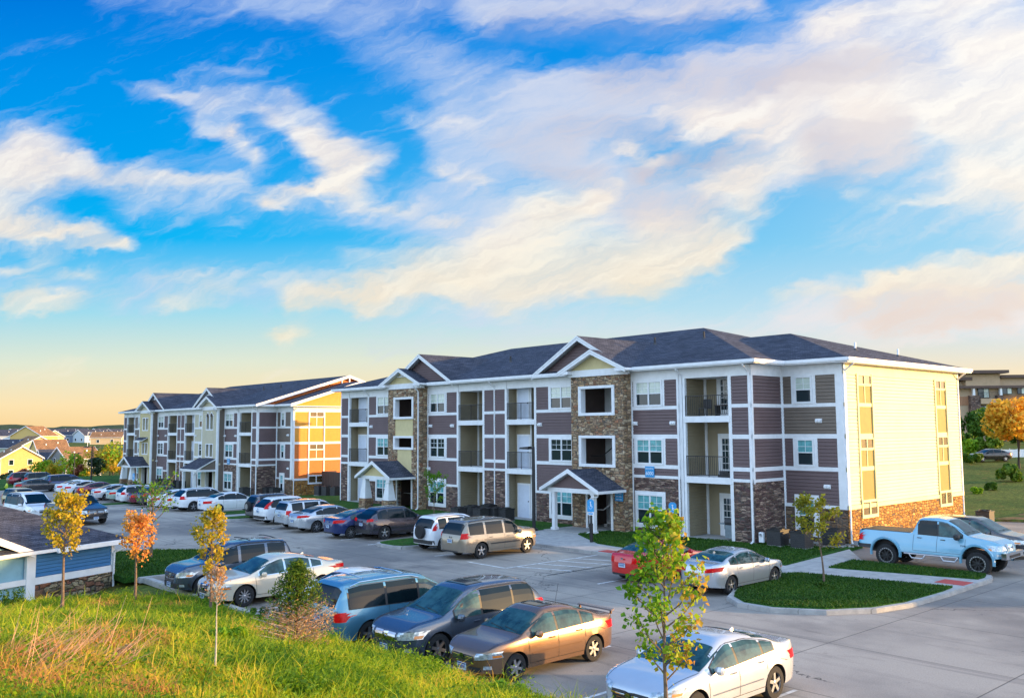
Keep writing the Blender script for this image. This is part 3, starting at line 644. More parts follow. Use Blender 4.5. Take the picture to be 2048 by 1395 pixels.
        for sgn in (1, -1):
            gt.prism([(-(gc+sgn*ghw), yg-.48, ez+.0), (-gc, yg-.48, pk-.0), (-gc, yg-.48, pk-.24), (-(gc+sgn*ghw), yg-.48, ez-.22)], (0, .06, 0), WHITE)
            gt.prism([(-(gc+sgn*(ghw-.1)), yg-.42, ez-.08), (-gc, yg-.42, pk-.12), (-gc, yg-.42, pk-.14), (-(gc+sgn*(ghw-.1)), yg-.42, ez-.12)], (0, .42, 0), WHITE)
            gt.box(-(gc+sgn*2.1+.3), -(gc+sgn*2.1-.3), yg-.46, yg+.1, 8.76, 8.94, WHITE)
            gt.tube([(-(gc+sgn*(ghw+.02)), yg-.45, ez-.08), (-(gc+sgn*(ghw+.02)), yf+.2, ez-.08)], .07, WHITE, 6)
        if k == 1 or not A:   # little truss ornament in the peak
            gt.box(-gc-.05, -gc+.05, yg-.2, yg-.1, 9.5, 9.95, WHITE); gt.prism([(-(gc+.75), yg-.12, 9.45), (-(gc-.75), yg-.12, 9.45), (-(gc-.75), yg-.12, 9.53), (-(gc+.75), yg-.12, 9.53)], (0, .06, 0), WHITE)
            for sg in (-1, 1): gt.tube([(-gc, yg-.1, 9.5), (-(gc+sg*.33), yg-.1, 9.78)], .035, WHITE, 5)
        gt.build('rake_board', R_)
        gr = MB()
        for sgn in (1, -1):
            slab(gr, [(-(gc+sgn*(ghw+.06)), yg-.5, ez), (-gc, yg-.5, pk+.03), (-gc, yf+4.2, pk+.03), (-(gc+sgn*(ghw+.06)), yf+.6, ez)], .1, ROOF, WHITE)
        gr.build('gable_roof', R_)
    # ---- wide gables behind the small ones
    for gc, hw in ((14.3, 3.95), (30.1, 3.95)):
        ez, pk = 8.86, 11.02; yg = yf-.04; sg_ = MB(); sl_ = (pk-ez)/hw
        def top(z, gc=gc, hw=hw, ez=ez, pk=pk):
            w = (pk-.25-z)/sl_
            return (None, None) if w < .08 else (gc-w, gc+w)
        sg_.siding(FM, 0, 0, 8.72, 10.8, PURPLE, c=.02, top=top); sg_.prism([(-(gc+hw-.4), yg+.02, ez-.1), (-(gc-hw+.4), yg+.02, ez-.1), (-gc, yg+.02, pk-.2)], (0, .2, 0), PURPLE)
        sg_.build('gable', R_)
        gt = MB(); gr = MB()
        for s_ in (1, -1):
            gt.prism([(-(gc+s_*hw), yg-.46, ez), (-gc, yg-.46, pk), (-gc, yg-.46, pk-.26), (-(gc+s_*hw), yg-.46, ez-.24)], (0, .06, 0), WHITE)
            gt.prism([(-(gc+s_*(hw-.1)), yg-.4, ez-.06), (-gc, yg-.4, pk-.1), (-gc, yg-.4, pk-.12), (-(gc+s_*(hw-.1)), yg-.4, ez-.1)], (0, .4, 0), WHITE)
            slab(gr, [(-(gc+s_*(hw+.06)), yg-.48, ez), (-gc, yg-.48, pk+.03), (-gc, yf+7.4, pk+.03), (-(gc+s_*(hw+.06)), yf+.4, ez)], .1, ROOF, WHITE)
        if not A:
            gt.box(-gc-.06, -gc+.06, yg-.25, yg-.15, 10.2, 10.9, WHITE); gt.tube([(-gc-.5, yg-.2, 10.25), (-gc+.5, yg-.2, 10.25)], .05, WHITE, 5)
        gt.build('rake_board', R_); gr.build('gable_roof', R_)
    # ---- main roofs
    rf = MB(); e0, ey0, ey1, ez = 2.4, yf-.57, YB+.5, 8.95; UE = UL+.65; k = PITCHK
    ym = (ey0+ey1)/2; run = ym-ey0; zr = ez+run*k
    X = lambda u, y, z: (-u, y, z)
    if A:
        slab(rf, [X(e0, ey0, ez), X(e0+run, ym, zr), X(UE-run, ym, zr), X(UE, ey0, ez)], .14, ROOF)
        slab(rf, [X(e0, ey1, ez), X(e0+run, ym, zr), X(UE-run, ym, zr), X(UE, ey1, ez)], .14, ROOF)
        slab(rf, [X(e0, ey0, ez), X(e0+run, ym, zr), X(e0, ey1, ez)], .14, ROOF)
        slab(rf, [X(UE, ey0, ez), X(UE-run, ym, zr), X(UE, ey1, ez)], .14, ROOF)
    else:
        r0 = 2.3
        slab(rf, [X(r0, ey0, ez), X(r0, ym, zr), X(UE-run, ym, zr), X(UE, ey0, ez)], .14, ROOF)
        slab(rf, [X(r0, ey1, ez), X(r0, ym, zr), X(UE-run, ym, zr), X(UE, ey1, ez)], .14, ROOF)
        slab(rf, [X(UE, ey0, ez), X(UE-run, ym, zr), X(UE, ey1, ez)], .14, ROOF)
    we, wy0, wy1 = ur-.6, yr-.6, YW+.6; wm = (wy0+wy1)/2; wr = wm-wy0; wz = ez+wr*k
    if A:
        slab(rf, [X(we, wy0, ez), X(we+wr, wm, wz), X(10.2, wm, wz), X(2.4+.2, wy0, ez)], .14, ROOF)
        slab(rf, [X(we, wy1, ez), X(we+wr, wm, wz), X(10.2, wm, wz), X(2.4+.2, wy1, ez)], .14, ROOF)
        slab(rf, [X(we, wy0, ez), X(we+wr, wm, wz), X(we, wy1, ez)], .14, ROOF)
    else:
        for ya in (wy0, wy1): slab(rf, [X(we, ya, ez), X(we, wm, wz), X(4.5, wm, wz), X(4.5, ya, ez)], .14, ROOF)
    # left wing, mostly hidden
    slab(rf, [X(UL-1, -.3, ez), X(UL-1, wm, wz), X(UL+3.8-wr*.6, wm, wz), X(UL+3.8, -.3, ez)], .14, ROOF)
    roof = rf.build('roof', R_)
    if not A:   # gable ends with barge boards (each gable its own part)
        ge = MB()
        ge.prism([(.25-.02, wy0+.6, 8.7), (.25-.02, wy1-.6, 8.7), (.25-.02, wm, wz-.12)], (-.2, 0, 0), YEL)
        FG = Fr((.25, 0, 0), (0, 1, 0), (1, 0, 0))
        def topg(z):
            w = (wz-.2-z)/k; return (None, None) if w < .1 else (max(wm-w, wy0+.6), min(wm+w, wy1-.6))
        ge.siding(FG, 0, 0, 8.8, wz-.2, YEL, c=0, e=.2, top=topg)
        ge.build('gable', R_); ge = MB(); ge.prism([(-2.9, ey0+.6, 8.9), (-2.9, ey1-.6, 8.9), (-2.9, ym, zr-.12)], (-.2, 0, 0), ORG); ge.build('gable', R_)
        gt = MB()
        for (xx, yc, ya, zz) in ((-we+.02, wm, wy0, wz), (-we+.02, wm, wy1, wz), (-2.28, ym, ey0, zr), (-2.28, ym, ey1, zr)):
            gt.prism([(xx, ya, ez+.02), (xx, yc, zz+.02), (xx, yc, zz-.26), (xx, ya, ez-.26)], (.05, 0, 0), WHITE)
        gt.box(-2.35, -2.25, ym-.06, ym+.06, zr-1.2, zr-.1, WHITE); gt.build('rake_board', R_)
    # gutters and soffits
    gu = MB()
    def gut(u0, u1, y): gu.box(-u1, -u0, y-.06, y+.08, 8.80, 8.96, WHITE)
    gut(e0, 10.1, ey0); gut(18.1, 26.3, ey0); gut(34.0, UE, ey0); gut(we, 2.4, wy0)
    B(gu, we, 2.45, wy0, yr+.02, 8.74, 8.80, WHITE); B(gu, e0, UE, ey0, yf, 8.74, 8.80, WHITE)
    gu.box(-2.46, -2.34, ey0, wy0, 8.80, 8.96, WHITE); gu.box(-we-.04, -we+.08, wy0, wy1, 8.80, 8.96, WHITE) if A else None
    gu.box(-ur, -we, wy0, wy1, 8.72, 8.79, WHITE)
    gu.box(-3.0, -2.4, ey0, yr, 8.74, 8.8, WHITE); gu.box(-UE-.04, -UE+.08, ey0, ey1, 8.80, 8.96, WHITE)
    gu.build('gutter', R_)
    si.build('siding', R_); tr.build('trim', R_); core.build('wall', R_); tan_.build('balcony_wall', R_)
    if dk.f: dk.build('arch_head', R_)
    # downspouts
    for F, a, zt_, zb in ((FM, 3.06, 8.8, .05), (FM, 7.15, 8.8, .05), (FM, 22.25, 8.8, .1), (FM, 37.3, 8.8, .05)): spout(R_, F, a, zt_, zb)
    spout(R_, Fr((0, yt+.02, 0), (-1, 0, 0), (0, -1, 0)), 29.75, 8.8, .05); spout(R_, FE, y0e+.12, 8.8, .05); spout(R_, FE, y1e-.15, 8.8, .05)
    if not A: spout(R_, FT, 10.75, 8.8, .05)
    # vent pipes
    for u, y in ((2.0, 6.0), (1.2, 9.4), (13.5, 2.9), (19.9, 2.6), (25.4, 1.4), (10.0, 3.2)):
        z = ez+min(y-ey0, u-e0 if A and u > 3 else 99)*k if u > 3 else ez+min(u-we if A else 99, y-wy0, wy1-y)*k
        m = MB(); m.lathe([(.06, z-.2), (.06, z+.42), (0, z+.43)], BLACK if u > 3 else WHITE, 8, 'z', (-u, y, 0)); m.lathe([(.16, z-.1), (.07, z+.1)], DARKM, 8, 'z', (-u, y, 0)); m.build('vent_pipe', R_)
    # ---- porches
    def porch(uc, kind, yfr=-5.4):
        p = MB(); e, pk = 2.32, 3.42; hw = 2.2
        if kind == 'shed':
            slab(p, [(-(uc+2.3), yfr, 2.5), (-(uc-2.1), yfr, 2.5), (-(uc-2.1), yt, 3.6), (-(uc+2.3), yt, 3.6)], .12, ROOF)
            p.prism([(-(uc-2.05), yfr+.3, 2.4), (-(uc-2.05), yt, 2.4), (-(uc-2.05), yt, 3.4)], (-.1, 0, 0), TAUPE)
            p.box(-(uc+2.2), -(uc-2.1), yfr+.05, yfr+.2, 2.25, 2.45, WHITE); p.box(-(uc-2.0), -(uc-2.12), yfr+.05, yt, 2.25, 2.45, WHITE)
            pr = p.build('porch_roof', R_)
        else:
            for s_ in (1, -1): slab(p, [(-(uc+s_*hw), yfr-.3, e), (-uc, yfr-.3, pk), (-uc, yt+.05, pk), (-(uc+s_*hw), yt+.05, e)], .1, ROOF)
            pr = p.build('porch_roof', R_)
            t = MB()
            for s_ in (1, -1):
                t.prism([(-(uc+s_*(hw+.04)), yfr-.36, e+.03), (-uc, yfr-.36, pk+.03), (-uc, yfr-.36, pk-.2), (-(uc+s_*(hw+.04)), yfr-.36, e-.17)], (0, .055, 0), WHITE)
                t.box(-(uc+s_*(hw)+.06), -(uc+s_*hw-.06), yfr-.3, yt, e-.14, e+.0, WHITE)
                t.prism([(-(uc+s_*(hw-.1)), yfr-.3, e-.06), (-uc, yfr-.3, pk-.12), (-uc, yfr-.3, pk-.14), (-(uc+s_*(hw-.1)), yfr-.3, e-.1)], (0, .3, 0), WHITE)
            t.box(-(uc+1.9), -(uc-1.9), yfr-.02, yfr+.2, e-.18, e+.06, WHITE); t.box(-(uc+1.75), -(uc+1.55), yfr, yt, e-.18, e, WHITE); t.box(-(uc-1.55), -(uc-1.75), yfr, yt, e-.18, e, WHITE)
            if k_orn: t.prism([(-(uc+.4), yfr-.04, pk-.42), (-(uc-.4), yfr-.04, pk-.42), (-uc, yfr-.04, pk-.2)], (0, .04, 0), WHITE)
            t.build('porch_trim', R_)
            gb = MB(); gb.prism([(-(uc+1.75), yfr, e), (-(uc-1.75), yfr, e), (-uc, yfr, e+.9)], (0, .18, 0), PURPLE if kind == 'plain' else (CREAM if A else TAUPE))
            gb.build('porch_gable', R_)
        for s_ in (1, -1):
            c = MB(); x = -(uc+s_*1.5)
            if kind == 'tapered':
                c.box(x-.42, x+.42, yfr-.18, yfr+.5, 0, .75, STONE_TAN)
                c.hexa([(x-.36, yfr-.14, .75), (x+.36, yfr-.14, .75), (x+.36, yfr+.46, .75), (x-.36, yfr+.46, .75), (x-.17, yfr+.0, 2.2), (x+.17, yfr+.0, 2.2), (x+.17, yfr+.3, 2.2), (x-.17, yfr+.3, 2.2)], WHITE)
            else:
                c.box(x-.11, x+.11, yfr+.02, yfr+.24, .0, 2.2, WHITE); c.box(x-.16, x+.16, yfr-.03, yfr+.29, 0, .18, WHITE); c.box(x-.14, x+.14, yfr-.01, yfr+.27, 2.08, 2.2, WHITE)
            c.build('porch_column', R_)
        c = MB(); c.box(-(uc+2.1), -(uc-2.1), yfr-.3, yt+.4, -.1, .05, CONC); c.build('porch_slab', R_)
        m = MB(); m.tube([(-(uc-hw+.05), yfr-.2, e-.12), (-(uc-hw+.25), yfr-.05, e-.3), (-(uc-1.4), yfr-.03, e-.4), (-(uc-1.36), yfr-.03, .15), (-(uc-1.2), yfr-.2, .06)], .04, WHITE, 6); m.build('downspout', R_)
    k_orn = False
    if A: porch(12.75, 'plain'); k_orn = True; porch(32.3, 'tapered')
    else: porch(12.9, 'shed', -5.6); k_orn = True; porch(32.2, 'tapered')
    if not A:   # awning on the far tower
        m = MB(); slab(m, [(-30.6, yt-.7, 5.35), (-33.5, yt-.7, 5.35), (-33.5, yt, 5.75), (-30.6, yt, 5.75)], .08, ROOF); m.build('awning', R_)
    return R_
LB1, LB2 = (21.58, 40.33, 0), (78.2, 41.8, -.75)
apt1 = apartment(W(*LB1), 'nearer plum-sided apartment block with stone stair towers and a bright cream end wall', 'A')
apt2 = apartment(W(*LB2), 'farther apartment block with beige towers, pointed arch windows and an orange sunlit end wall', 'B')
# ---------------------------------------------------------------- terrain and pavements
def gz(s): return -.65*smooth(62, 80, s)
def mound(s, t):
    e = 12.45-t
    if e <= 0: return 0
    return 4.2*(1-math.exp(-e/7.0))*(1-smooth(8, 38, s))*smooth(0, 1.0, e)
def terr(x, y):
    p = Vector((x, y, 0)); s, t = ST(p); d = sqrt(x*x+y*y)
    z = -.17 + gz(s)
    z += -.75*smooth(31, 38, s)*smooth(13.4, 9.5, t)*(1-smooth(60, 80, s))
    z += mound(s, t) + .10*smooth(12.45, 11.9, t)*(1-smooth(31, 36, s))
    if x < 0:
        k = smooth(140, 215, d); zl = -6.0 + 6.2*smooth(255, 430, d) + 1.5*smooth(430, 700, d)
        w = smooth(-10, -45, x); z = z*(1-k*w) + zl*k*w
    z += (1.9*smooth(62, 125, d) + 1.2*smooth(125, 170, d))*smooth(18, 28, x)*smooth(52, 66, y)
    return z
def grass_mat(name, a, b, c, sc=1.0, th=.55):
    def ex(g, oc, col, bs):
        n1 = g.noise(oc, .35*sc, 5, .65); n2 = g.noise(oc, 9*sc, 4, .7); n3 = g.noise(oc, 1.7*sc, 4, .6)
        k = g.mix(g.rng(n1, .35, .65), a, b); k = g.mix(g.rng(n3, th, th+.17, 0, .8), k, c)
        bump_h(g, bs, n2, .9, .08)
        return g.mix(1, k, g.mix(g.rng(n2, .3, .7), (.5,)*3, (1.55,)*3), 'MULTIPLY')
    return mat(name, (1, 1, 1), .9, var=0, extra=ex, spec=.15)
GROUND = grass_mat('field_ground', (.05, .085, .012), (.10, .12, .02), (.16, .11, .03), .5)
LAWN = grass_mat('lawn_turf', (.018, .070, .008), (.035, .105, .012), (.075, .10, .02))
BANKM = grass_mat('rough_bank', (.03, .075, .01), (.05, .085, .015), (.17, .10, .055), .22, .44)
def ex_road(g, oc, c, b):
    x, y, z = g.sep(oc)
    def joint(v, sp, off=0):
        f = g.m('FRACT', g.m('DIVIDE', g.m('ADD', v, off+1000*sp), sp)); return g.rng(g.m('ABSOLUTE', g.m('SUBTRACT', f, .5)), .4945, .4985)
    j = g.m('MAXIMUM', joint(x, 4.6, 1.3), joint(y, 4.4, .4))
    big = g.noise(oc, .12, 5, .6); mid = g.noise(g.v('MULTIPLY', oc, (.35, 1.2, 1)), .8, 5, .65); fin = g.noise(oc, 35, 3, .7)
    k = g.mix(g.rng(big, .38, .62), (.185, .168, .152), (.35, .31, .26))
    k = g.mix(g.rng(mid, .55, .75, 0, .55), k, (.09, .08, .078))
    st = g.noise(g.v('ADD', oc, (31, 7, 0)), .55, 6, .7); k = g.mix(g.rng(st, .64, .70, 0, .5), k, (.085, .06, .045))
    lt = g.noise(g.v('ADD', oc, (3, 77, 0)), .28, 5, .6); k = g.mix(g.rng(lt, .52, .7, 0, .5), k, (.44, .395, .33))
    vn = g.node('ShaderNodeTexVoronoi', feature='DISTANCE_TO_EDGE'); g.put(vn.inputs['Vector'], g.v('ADD', oc, g.v('SCALE', g.noise(oc, 1.1, 4, .6, 'Color'), None, 1.6))); vn.inputs['Scale'].default_value = .16
    cr = g.m('MULTIPLY', g.rng(vn.outputs[0], .006, .0015), g.rng(g.noise(oc, .21, 2, .5), .5, .56)); k = g.mix(g.m('MULTIPLY', cr, .8), k, (.035, .033, .03))
    sp = g.noise(g.v('ADD', oc, (11, 3, 0)), 1.7, 3, .6); k = g.mix(g.rng(sp, .70, .76, 0, .6), k, (.05, .045, .045))
    ty = g.noise(g.v('MULTIPLY', oc, (.06, 1.9, 1)), 1.0, 4, .6); k = g.mix(g.rng(ty, .56, .68, 0, .35), k, (.10, .095, .095))
    k = g.mix(g.m('MULTIPLY', j, .75), k, (.04, .038, .036))
    bump_h(g, b, g.m('SUBTRACT', g.m('MULTIPLY', fin, .4), j), .25, .01)
    return g.mix(1, k, g.mix(g.rng(fin, .3, .7), (.86,)*3, (1.14,)*3), 'MULTIPLY')
ROAD = mat('road_concrete', (1, 1, 1), .8, var=0, extra=ex_road, spec=.35)
def ex_walk(g, oc, c, b):
    x, y, z = g.sep(oc)
    def joint(v, sp): 
        f = g.m('FRACT', g.m('DIVIDE', g.m('ADD', v, 1000*sp), sp)); return g.rng(g.m('ABSOLUTE', g.m('SUBTRACT', f, .5)), .488, .497)
    j = joint(x, 1.5); n = g.noise(oc, 2.2, 5, .65); n2 = g.noise(oc, 40, 2, .6)
    k = g.mix(g.rng(n, .3, .7), (.30, .30, .29), (.42, .41, .39)); k = g.mix(1, k, g.mix(n2, (.85,)*3, (1.12,)*3), 'MULTIPLY')
    return g.mix(g.m('MULTIPLY', j, .6), k, (.1, .1, .1))
WALK = mat('walk_concrete', (1, 1, 1), .85, var=0, extra=ex_walk, spec=.3)
PAINT = mat('road_paint', (.62, .62, .60), .7, var=.3, vscale=6)
REDP = mat('tactile_red', (.42, .06, .05), .8, var=.15, vscale=20)
ROTF = atan2(D1.y, D1.x)       # objects laid out in (S,T): local x = S, local -y = T
def stobj(o): o.rotation_euler = (0, 0, ROTF); return o
def L(s, t, z=0): return (s, -t, z)
def terrain_mesh():
    rs = [0, 1.5]; r = 1.5
    while r < 5200: r *= 1.045 if r < 60 else 1.07; rs.append(r)
    angs = [radians(a) for a in range(-180, -42, 6)] + [radians(-42+.75*i) for i in range(113)] + [radians(a) for a in range(43, 181, 6)]
    v = []; f = []
    for r in rs:
        for a in angs:
            x, y = r*sin(a), r*cos(a); v.append((x, y, terr(x, y)))
    n = len(angs)
    for i in range(len(rs)-1):
        for j in range(n-1): f.append((i*n+j, i*n+j+1, (i+1)*n+j+1, (i+1)*n+j))
    me = bpy.data.meshes.new('ground'); me.from_pydata(v, [], f); me.materials.append(GROUND); me.polygons.foreach_set('use_smooth', [True]*len(f))
    o = bpy.data.objects.new('ground', me); link(o); tag(o, kind='structure'); return o
terrain_mesh()
def sheet(name, s0, s1, t0, t1, z, mt, step=2.5):
    m = MB(); n = max(1, int((s1-s0)/step))
    for i in range(n):
        a, b = s0+(s1-s0)*i/n, s0+(s1-s0)*(i+1)/n
        m.face([L(a, t0, z+gz(a)), L(b, t0, z+gz(b)), L(b, t1, z+gz(b)), L(a, t1, z+gz(a))], mt)
    return stobj(m.build(name))
tag(sheet('road', -60, 112, 12.7, 60, -.12, ROAD), kind='structure')
def plate(name, poly, z, mt, th=.2, kind='structure'):
    """flat-topped slab over a polygon given in (S,T); long edges are cut so it can follow the fall of the site"""
    bm = bmesh.new(); vs = [bm.verts.new(L(s, t, 0)) for s, t in poly]; fc = bm.faces.new(vs)
    smin, smax = min(p[0] for p in poly), max(p[0] for p in poly)
    c = 60.0
    while c < 84:
        if smin < c < smax: bmesh.ops.bisect_plane(bm, geom=bm.verts[:]+bm.edges[:]+bm.faces[:], plane_co=(c, 0, 0), plane_no=(1, 0, 0))
        c += 2
    r = bmesh.ops.extrude_face_region(bm, geom=bm.faces[:]); top = [q for q in r['geom'] if isinstance(q, bmesh.types.BMVert)]
    for q in top: q.co.z = z
    for q in bm.verts:
        if q not in top: q.co.z = z-th
    for q in bm.verts: q.co.z += gz(q.co.x)
    bmesh.ops.recalc_face_normals(bm, faces=bm.faces)
    if mt is not LAWN: bmesh.ops.bevel(bm, geom=[e for e in bm.edges if len(e.link_faces) == 2 and e.calc_face_angle(0) > 1.0 and all(q.co.z-gz(q.co.x) > z-.01 for q in e.verts)], offset=.03, segments=2, affect='EDGES')
    me = bpy.data.meshes.new(name); bm.to_mesh(me); bm.free(); me.materials.append(mt)
    o = bpy.data.objects.new(name, me); link(o); stobj(o); tag(o, kind=kind); return o
def rounded(poly, it=2):
    for _ in range(it):
        q = []
        for i in range(len(poly)):
            a, b = poly[i], poly[(i+1) % len(poly)]
            q += [(a[0]*.78+b[0]*.22, a[1]*.78+b[1]*.22), (a[0]*.22+b[0]*.78, a[1]*.22+b[1]*.78)]
        poly = q
    return poly
def inset(poly, d):
    """rough inward offset"""
    n = len(poly); area = sum(poly[i][0]*poly[(i+1) % n][1]-poly[(i+1) % n][0]*poly[i][1] for i in range(n)); sg = 1 if area > 0 else -1; out = []
    for i in range(n):
        a, b, c = poly[i-1], poly[i], poly[(i+1) % n]
        def nr(p, q):
            dx, dy = q[0]-p[0], q[1]-p[1]; l = sqrt(dx*dx+dy*dy) or 1; return (-dy/l*sg, dx/l*sg)
        n1, n2 = nr(a, b), nr(b, c); mx, my = n1[0]+n2[0], n1[1]+n2[1]; l = (mx*mx+my*my) or 1
        out.append((b[0]+mx*2*d/l if l > .3 else b[0]+n1[0]*d, b[1]+my*2*d/l if l > .3 else b[1]+n1[1]*d))
    return out
# walk along the kerb with the right-hand island
plate('pavement', [(34.6, 30.25), (19.35, 30.25)] + [(18.35, 26.6), (17.8, 25.4), (16.9, 24.7), (15.7, 24.7), (14.3, 25.6), (13.4, 27.0), (13.05, 28.6), (13.0, 31.3), (13.05, 33.9), (13.1, 35.4), (13.35, 36.15), (13.9, 36.35), (18.6, 36.4), (20.9, 39.6), (20.9, 40.3), (27, 37), (31.5, 34.8), (36.8, 34.8), (36.8, 34.0), (34.9, 33)], .02, WALK, .3)
isl = [(18.15, 26.6), (17.6, 25.55), (16.8, 24.93), (15.7, 24.93), (14.4, 25.8), (13.6, 27.1), (13.27, 28.6), (13.22, 31.3), (13.3, 32.4), (15, 32.0), (18.6, 31.3), (19.05, 30.3)]
plate('lawn', isl, .055, LAWN)
plate('lawn', [(18.5, 33.4), (18.75, 35.9), (16, 36.05), (14.0, 36.12), (13.5, 35.95), (13.32, 35.3), (13.35, 34.75), (15.5, 34.2)], .055, LAWN)
plate('lawn', [(20.0, 32.7), (23.5, 32.2), (26.6, 31.95), (30, 32.3), (33.4, 34.4), (33.4, 38), (20.9, 41), (20.6, 38.9)], .055, LAWN)
plate('lawn', [(35.4, 30.6), (66, 30.6), (66, 41), (62, 41), (36.3, 38), (36.3, 33.6), (35.1, 32.2)], .055, LAWN)
plate('kerb', [(34.6, 30.25), (66.2, 30.25), (66.2, 30.6), (34.6, 30.6)], .02, WALK)
plate('lawn', [(66, 30.6), (118, 30.6), (118, 60), (66, 60)], .055, LAWN); plate('kerb', [(66.2, 30.25), (118, 30.25), (118, 30.6), (66.2, 30.6)], .02, WALK)
plate('lawn', [(63.2, 38), (66, 38), (66, 60), (63.2, 60)], .05, LAWN)
for s0, s1, t0 in ((35.7, 38.5, 24.6), (57.6, 60.2, 24.4), (54.4, 56.4, 24.3), (80.2, 82.6, 24.0)):
    po = rounded([(s0, 30.3), (s0, t0+1), (s0+.4, t0), (s1-.4, t0), (s1, t0+1), (s1, 30.3)], 1)
    plate('kerb', po, .02, WALK); plate('lawn', inset(po, .18)[0:] , .05, LAWN)
plate('pavement', [(56.45, 24.6), (57.55, 24.6), (57.55, 37), (56.45, 37)], .025, WALK)
# end island on the left of the near row, and the kerb along the mound
po = rounded([(35.4, 12.3), (35.4, 13.6), (36.2, 16.4), (38.5, 18.2), (41.5, 18.4), (43.6, 16.0), (44.6, 12.3)], 1)
plate('kerb', [(35.4, 12.3), (35.4, 14.2), (36.3, 16.6), (38.3, 17.9), (41.2, 17.9), (43.6, 15.7), (44.6, 12.3)], .02, WALK); plate('lawn', [(35.65, 11.8), (35.65, 14.1), (36.5, 16.4), (38.4, 17.65), (41.1, 17.65), (43.3, 15.5), (44.3, 11.8)], .05, LAWN)
plate('kerb', [(-30, 12.42), (35.4, 12.42), (35.4, 12.7), (-30, 12.7)], .02, WALK)
plate('lawn', [(112, 10), (135, 10), (135, 60), (112, 60)], .05, LAWN)
# side lot lawns at the back right
plate('lawn', [(21.2, 57.9), (12, 62), (-70, 62), (-70, 130), (21.2, 130)], .03, BANKM, .3)
# tactile pads
for pl_ in ([(28.2, 30.35), (26.9, 30.35), (26.9, 31.0), (28.2, 31.0)], [(14.2, 33.05), (13.2, 33.05), (13.2, 33.95), (14.2, 33.95)]):
    m = MB(); m.prism([L(s, t, .021) for s, t in pl_], (0, 0, .012), REDP); tag(stobj(m.build('tactile_pad')), 'red tactile pad set in the walk ' + ('opposite the red car' if pl_[0][0] > 20 else 'at the end of the right-hand island'), 'tactile pad', 'red tactile warning pads')
# bay lines
def line(s0, t0, s1, t1, w=.1, nm='bay_line'):
    d = Vector((s1-s0, t1-t0)); n = Vector((-d.y, d.x)).normalized()*w/2; m = MB()
    m.face([L(s0-n.x, t0-n.y, -.114+gz(s0)), L(s1-n.x, t1-n.y, -.114+gz(s1)), L(s1+n.x, t1+n.y, -.114+gz(s1)), L(s0+n.x, t0+n.y, -.114+gz(s0))], PAINT)
    return m
allm = MB()
def addl(*a):
    q = line(*a)
    for f in q.f: allm.face([q.v[i] for i in f], PAINT)
for s in [22.9, 25.6, 28.1, 33.0] + [38.6+2.62*i for i in range(7)] + [60.4+2.62*i for i in range(12)]: addl(s, 24.6, s, 30.2)
for s in [-2.8+2.72*i for i in range(14)]: addl(s, 12.8, s, 17.9)
for t in (26.1, 27.3, 28.5, 29.6): addl(25.6, t, 28.1, t-.9, .12)
addl(28.1, 24.6, 30.6, 24.6, .1); addl(25.6, 24.6, 25.6, 30.2, .12)
for t in (42.0, 44.7, 47.4): addl(11, t, 17, t)
tag(stobj(allm.build('road_markings')), kind='structure')
# ---------------------------------------------------------------- cars
def paint(name, c, metal=.55, rough=.25):
    return mat('paint_'+name, c, rough, metal, .5, coat=1, var=.03, vscale=2)
P_ = dict(white=paint('white', (.72, .74, .76), .0, .3), pearl=paint('pearl', (.68, .60, .46), .2), silver=paint('silver', (.50, .53, .56)), lsilver=paint('light_silver', (.62, .64, .66), .4),
          brown=paint('grey_brown', (.25, .14, .075), .55), blueg=paint('blue_grey', (.09, .26, .38), .45), steel=paint('steel_grey', (.085, .11, .15), .55), grey=paint('grey', (.12, .12, .13), .6), tan=paint('tan', (.30, .25, .19), .5),
          char=paint('charcoal', (.045, .047, .055), .5), navy=paint('navy', (.01, .03, .13), .4), red=paint('red', (.55, .015, .01), .1), wine=paint('wine', (.17, .008, .03), .4), green=paint('pale_green', (.38, .50, .42), .4),
          black=paint('black', (.012, .012, .014), .2, .25), white_shade=paint('white_in_blue_shade', (.17, .40, .54), .1), gold=paint('gold', (.45, .33, .16), .4), plum=paint('plum_grey', (.05, .045, .06), .5))  # the pickup is white; blue shade is put into its paint colour
TYRE = mat('tyre_rubber', (.018, .018, .019), .85, var=.2, vscale=20); RIM = mat('alloy_rim', (.55, .56, .58), .3, .9, var=.03); RIMD = mat('rim_dark', (.03, .03, .03), .5, .3)
CGL = mat('car_glass', (.004, .010, .013), .05, spec=.32, coat=0, var=0); CGT = mat('car_glass_clear', (.025, .065, .065), .05, spec=.5, coat=0, var=.6, vscale=2.5); TAILR = mat('tail_lamp_red', (.60, .004, .006), .2, spec=.25, var=.2, vscale=12)
HEADL = mat('headlamp_glass', (.50, .55, .58), .1, .4, coat=1, var=.35, vscale=14); AMBER = mat('amber_lens', (.75, .22, .02), .15, coat=1); CHROME = mat('chrome', (.65, .66, .68), .12, 1.0, var=0)
TRIMB = mat('black_plastic', (.022, .022, .024), .55, var=.1); SEAM = mat('panel_gap', (.006, .006, .007), .7, var=0); PLATE = mat('number_plate', (.50, .62, .72), .45, var=.06, vscale=30); PLTX = mat('plate_blue', (.03, .08, .25), .5, var=0)
def lerp_pts(pts, x):
    if x <= pts[0][0]: return pts[0][1]
    for (a, za), (b, zb) in zip(pts, pts[1:]):
        if x <= b: return za+(zb-za)*(x-a)/(b-a) if b > a else zb
    return pts[-1][1]
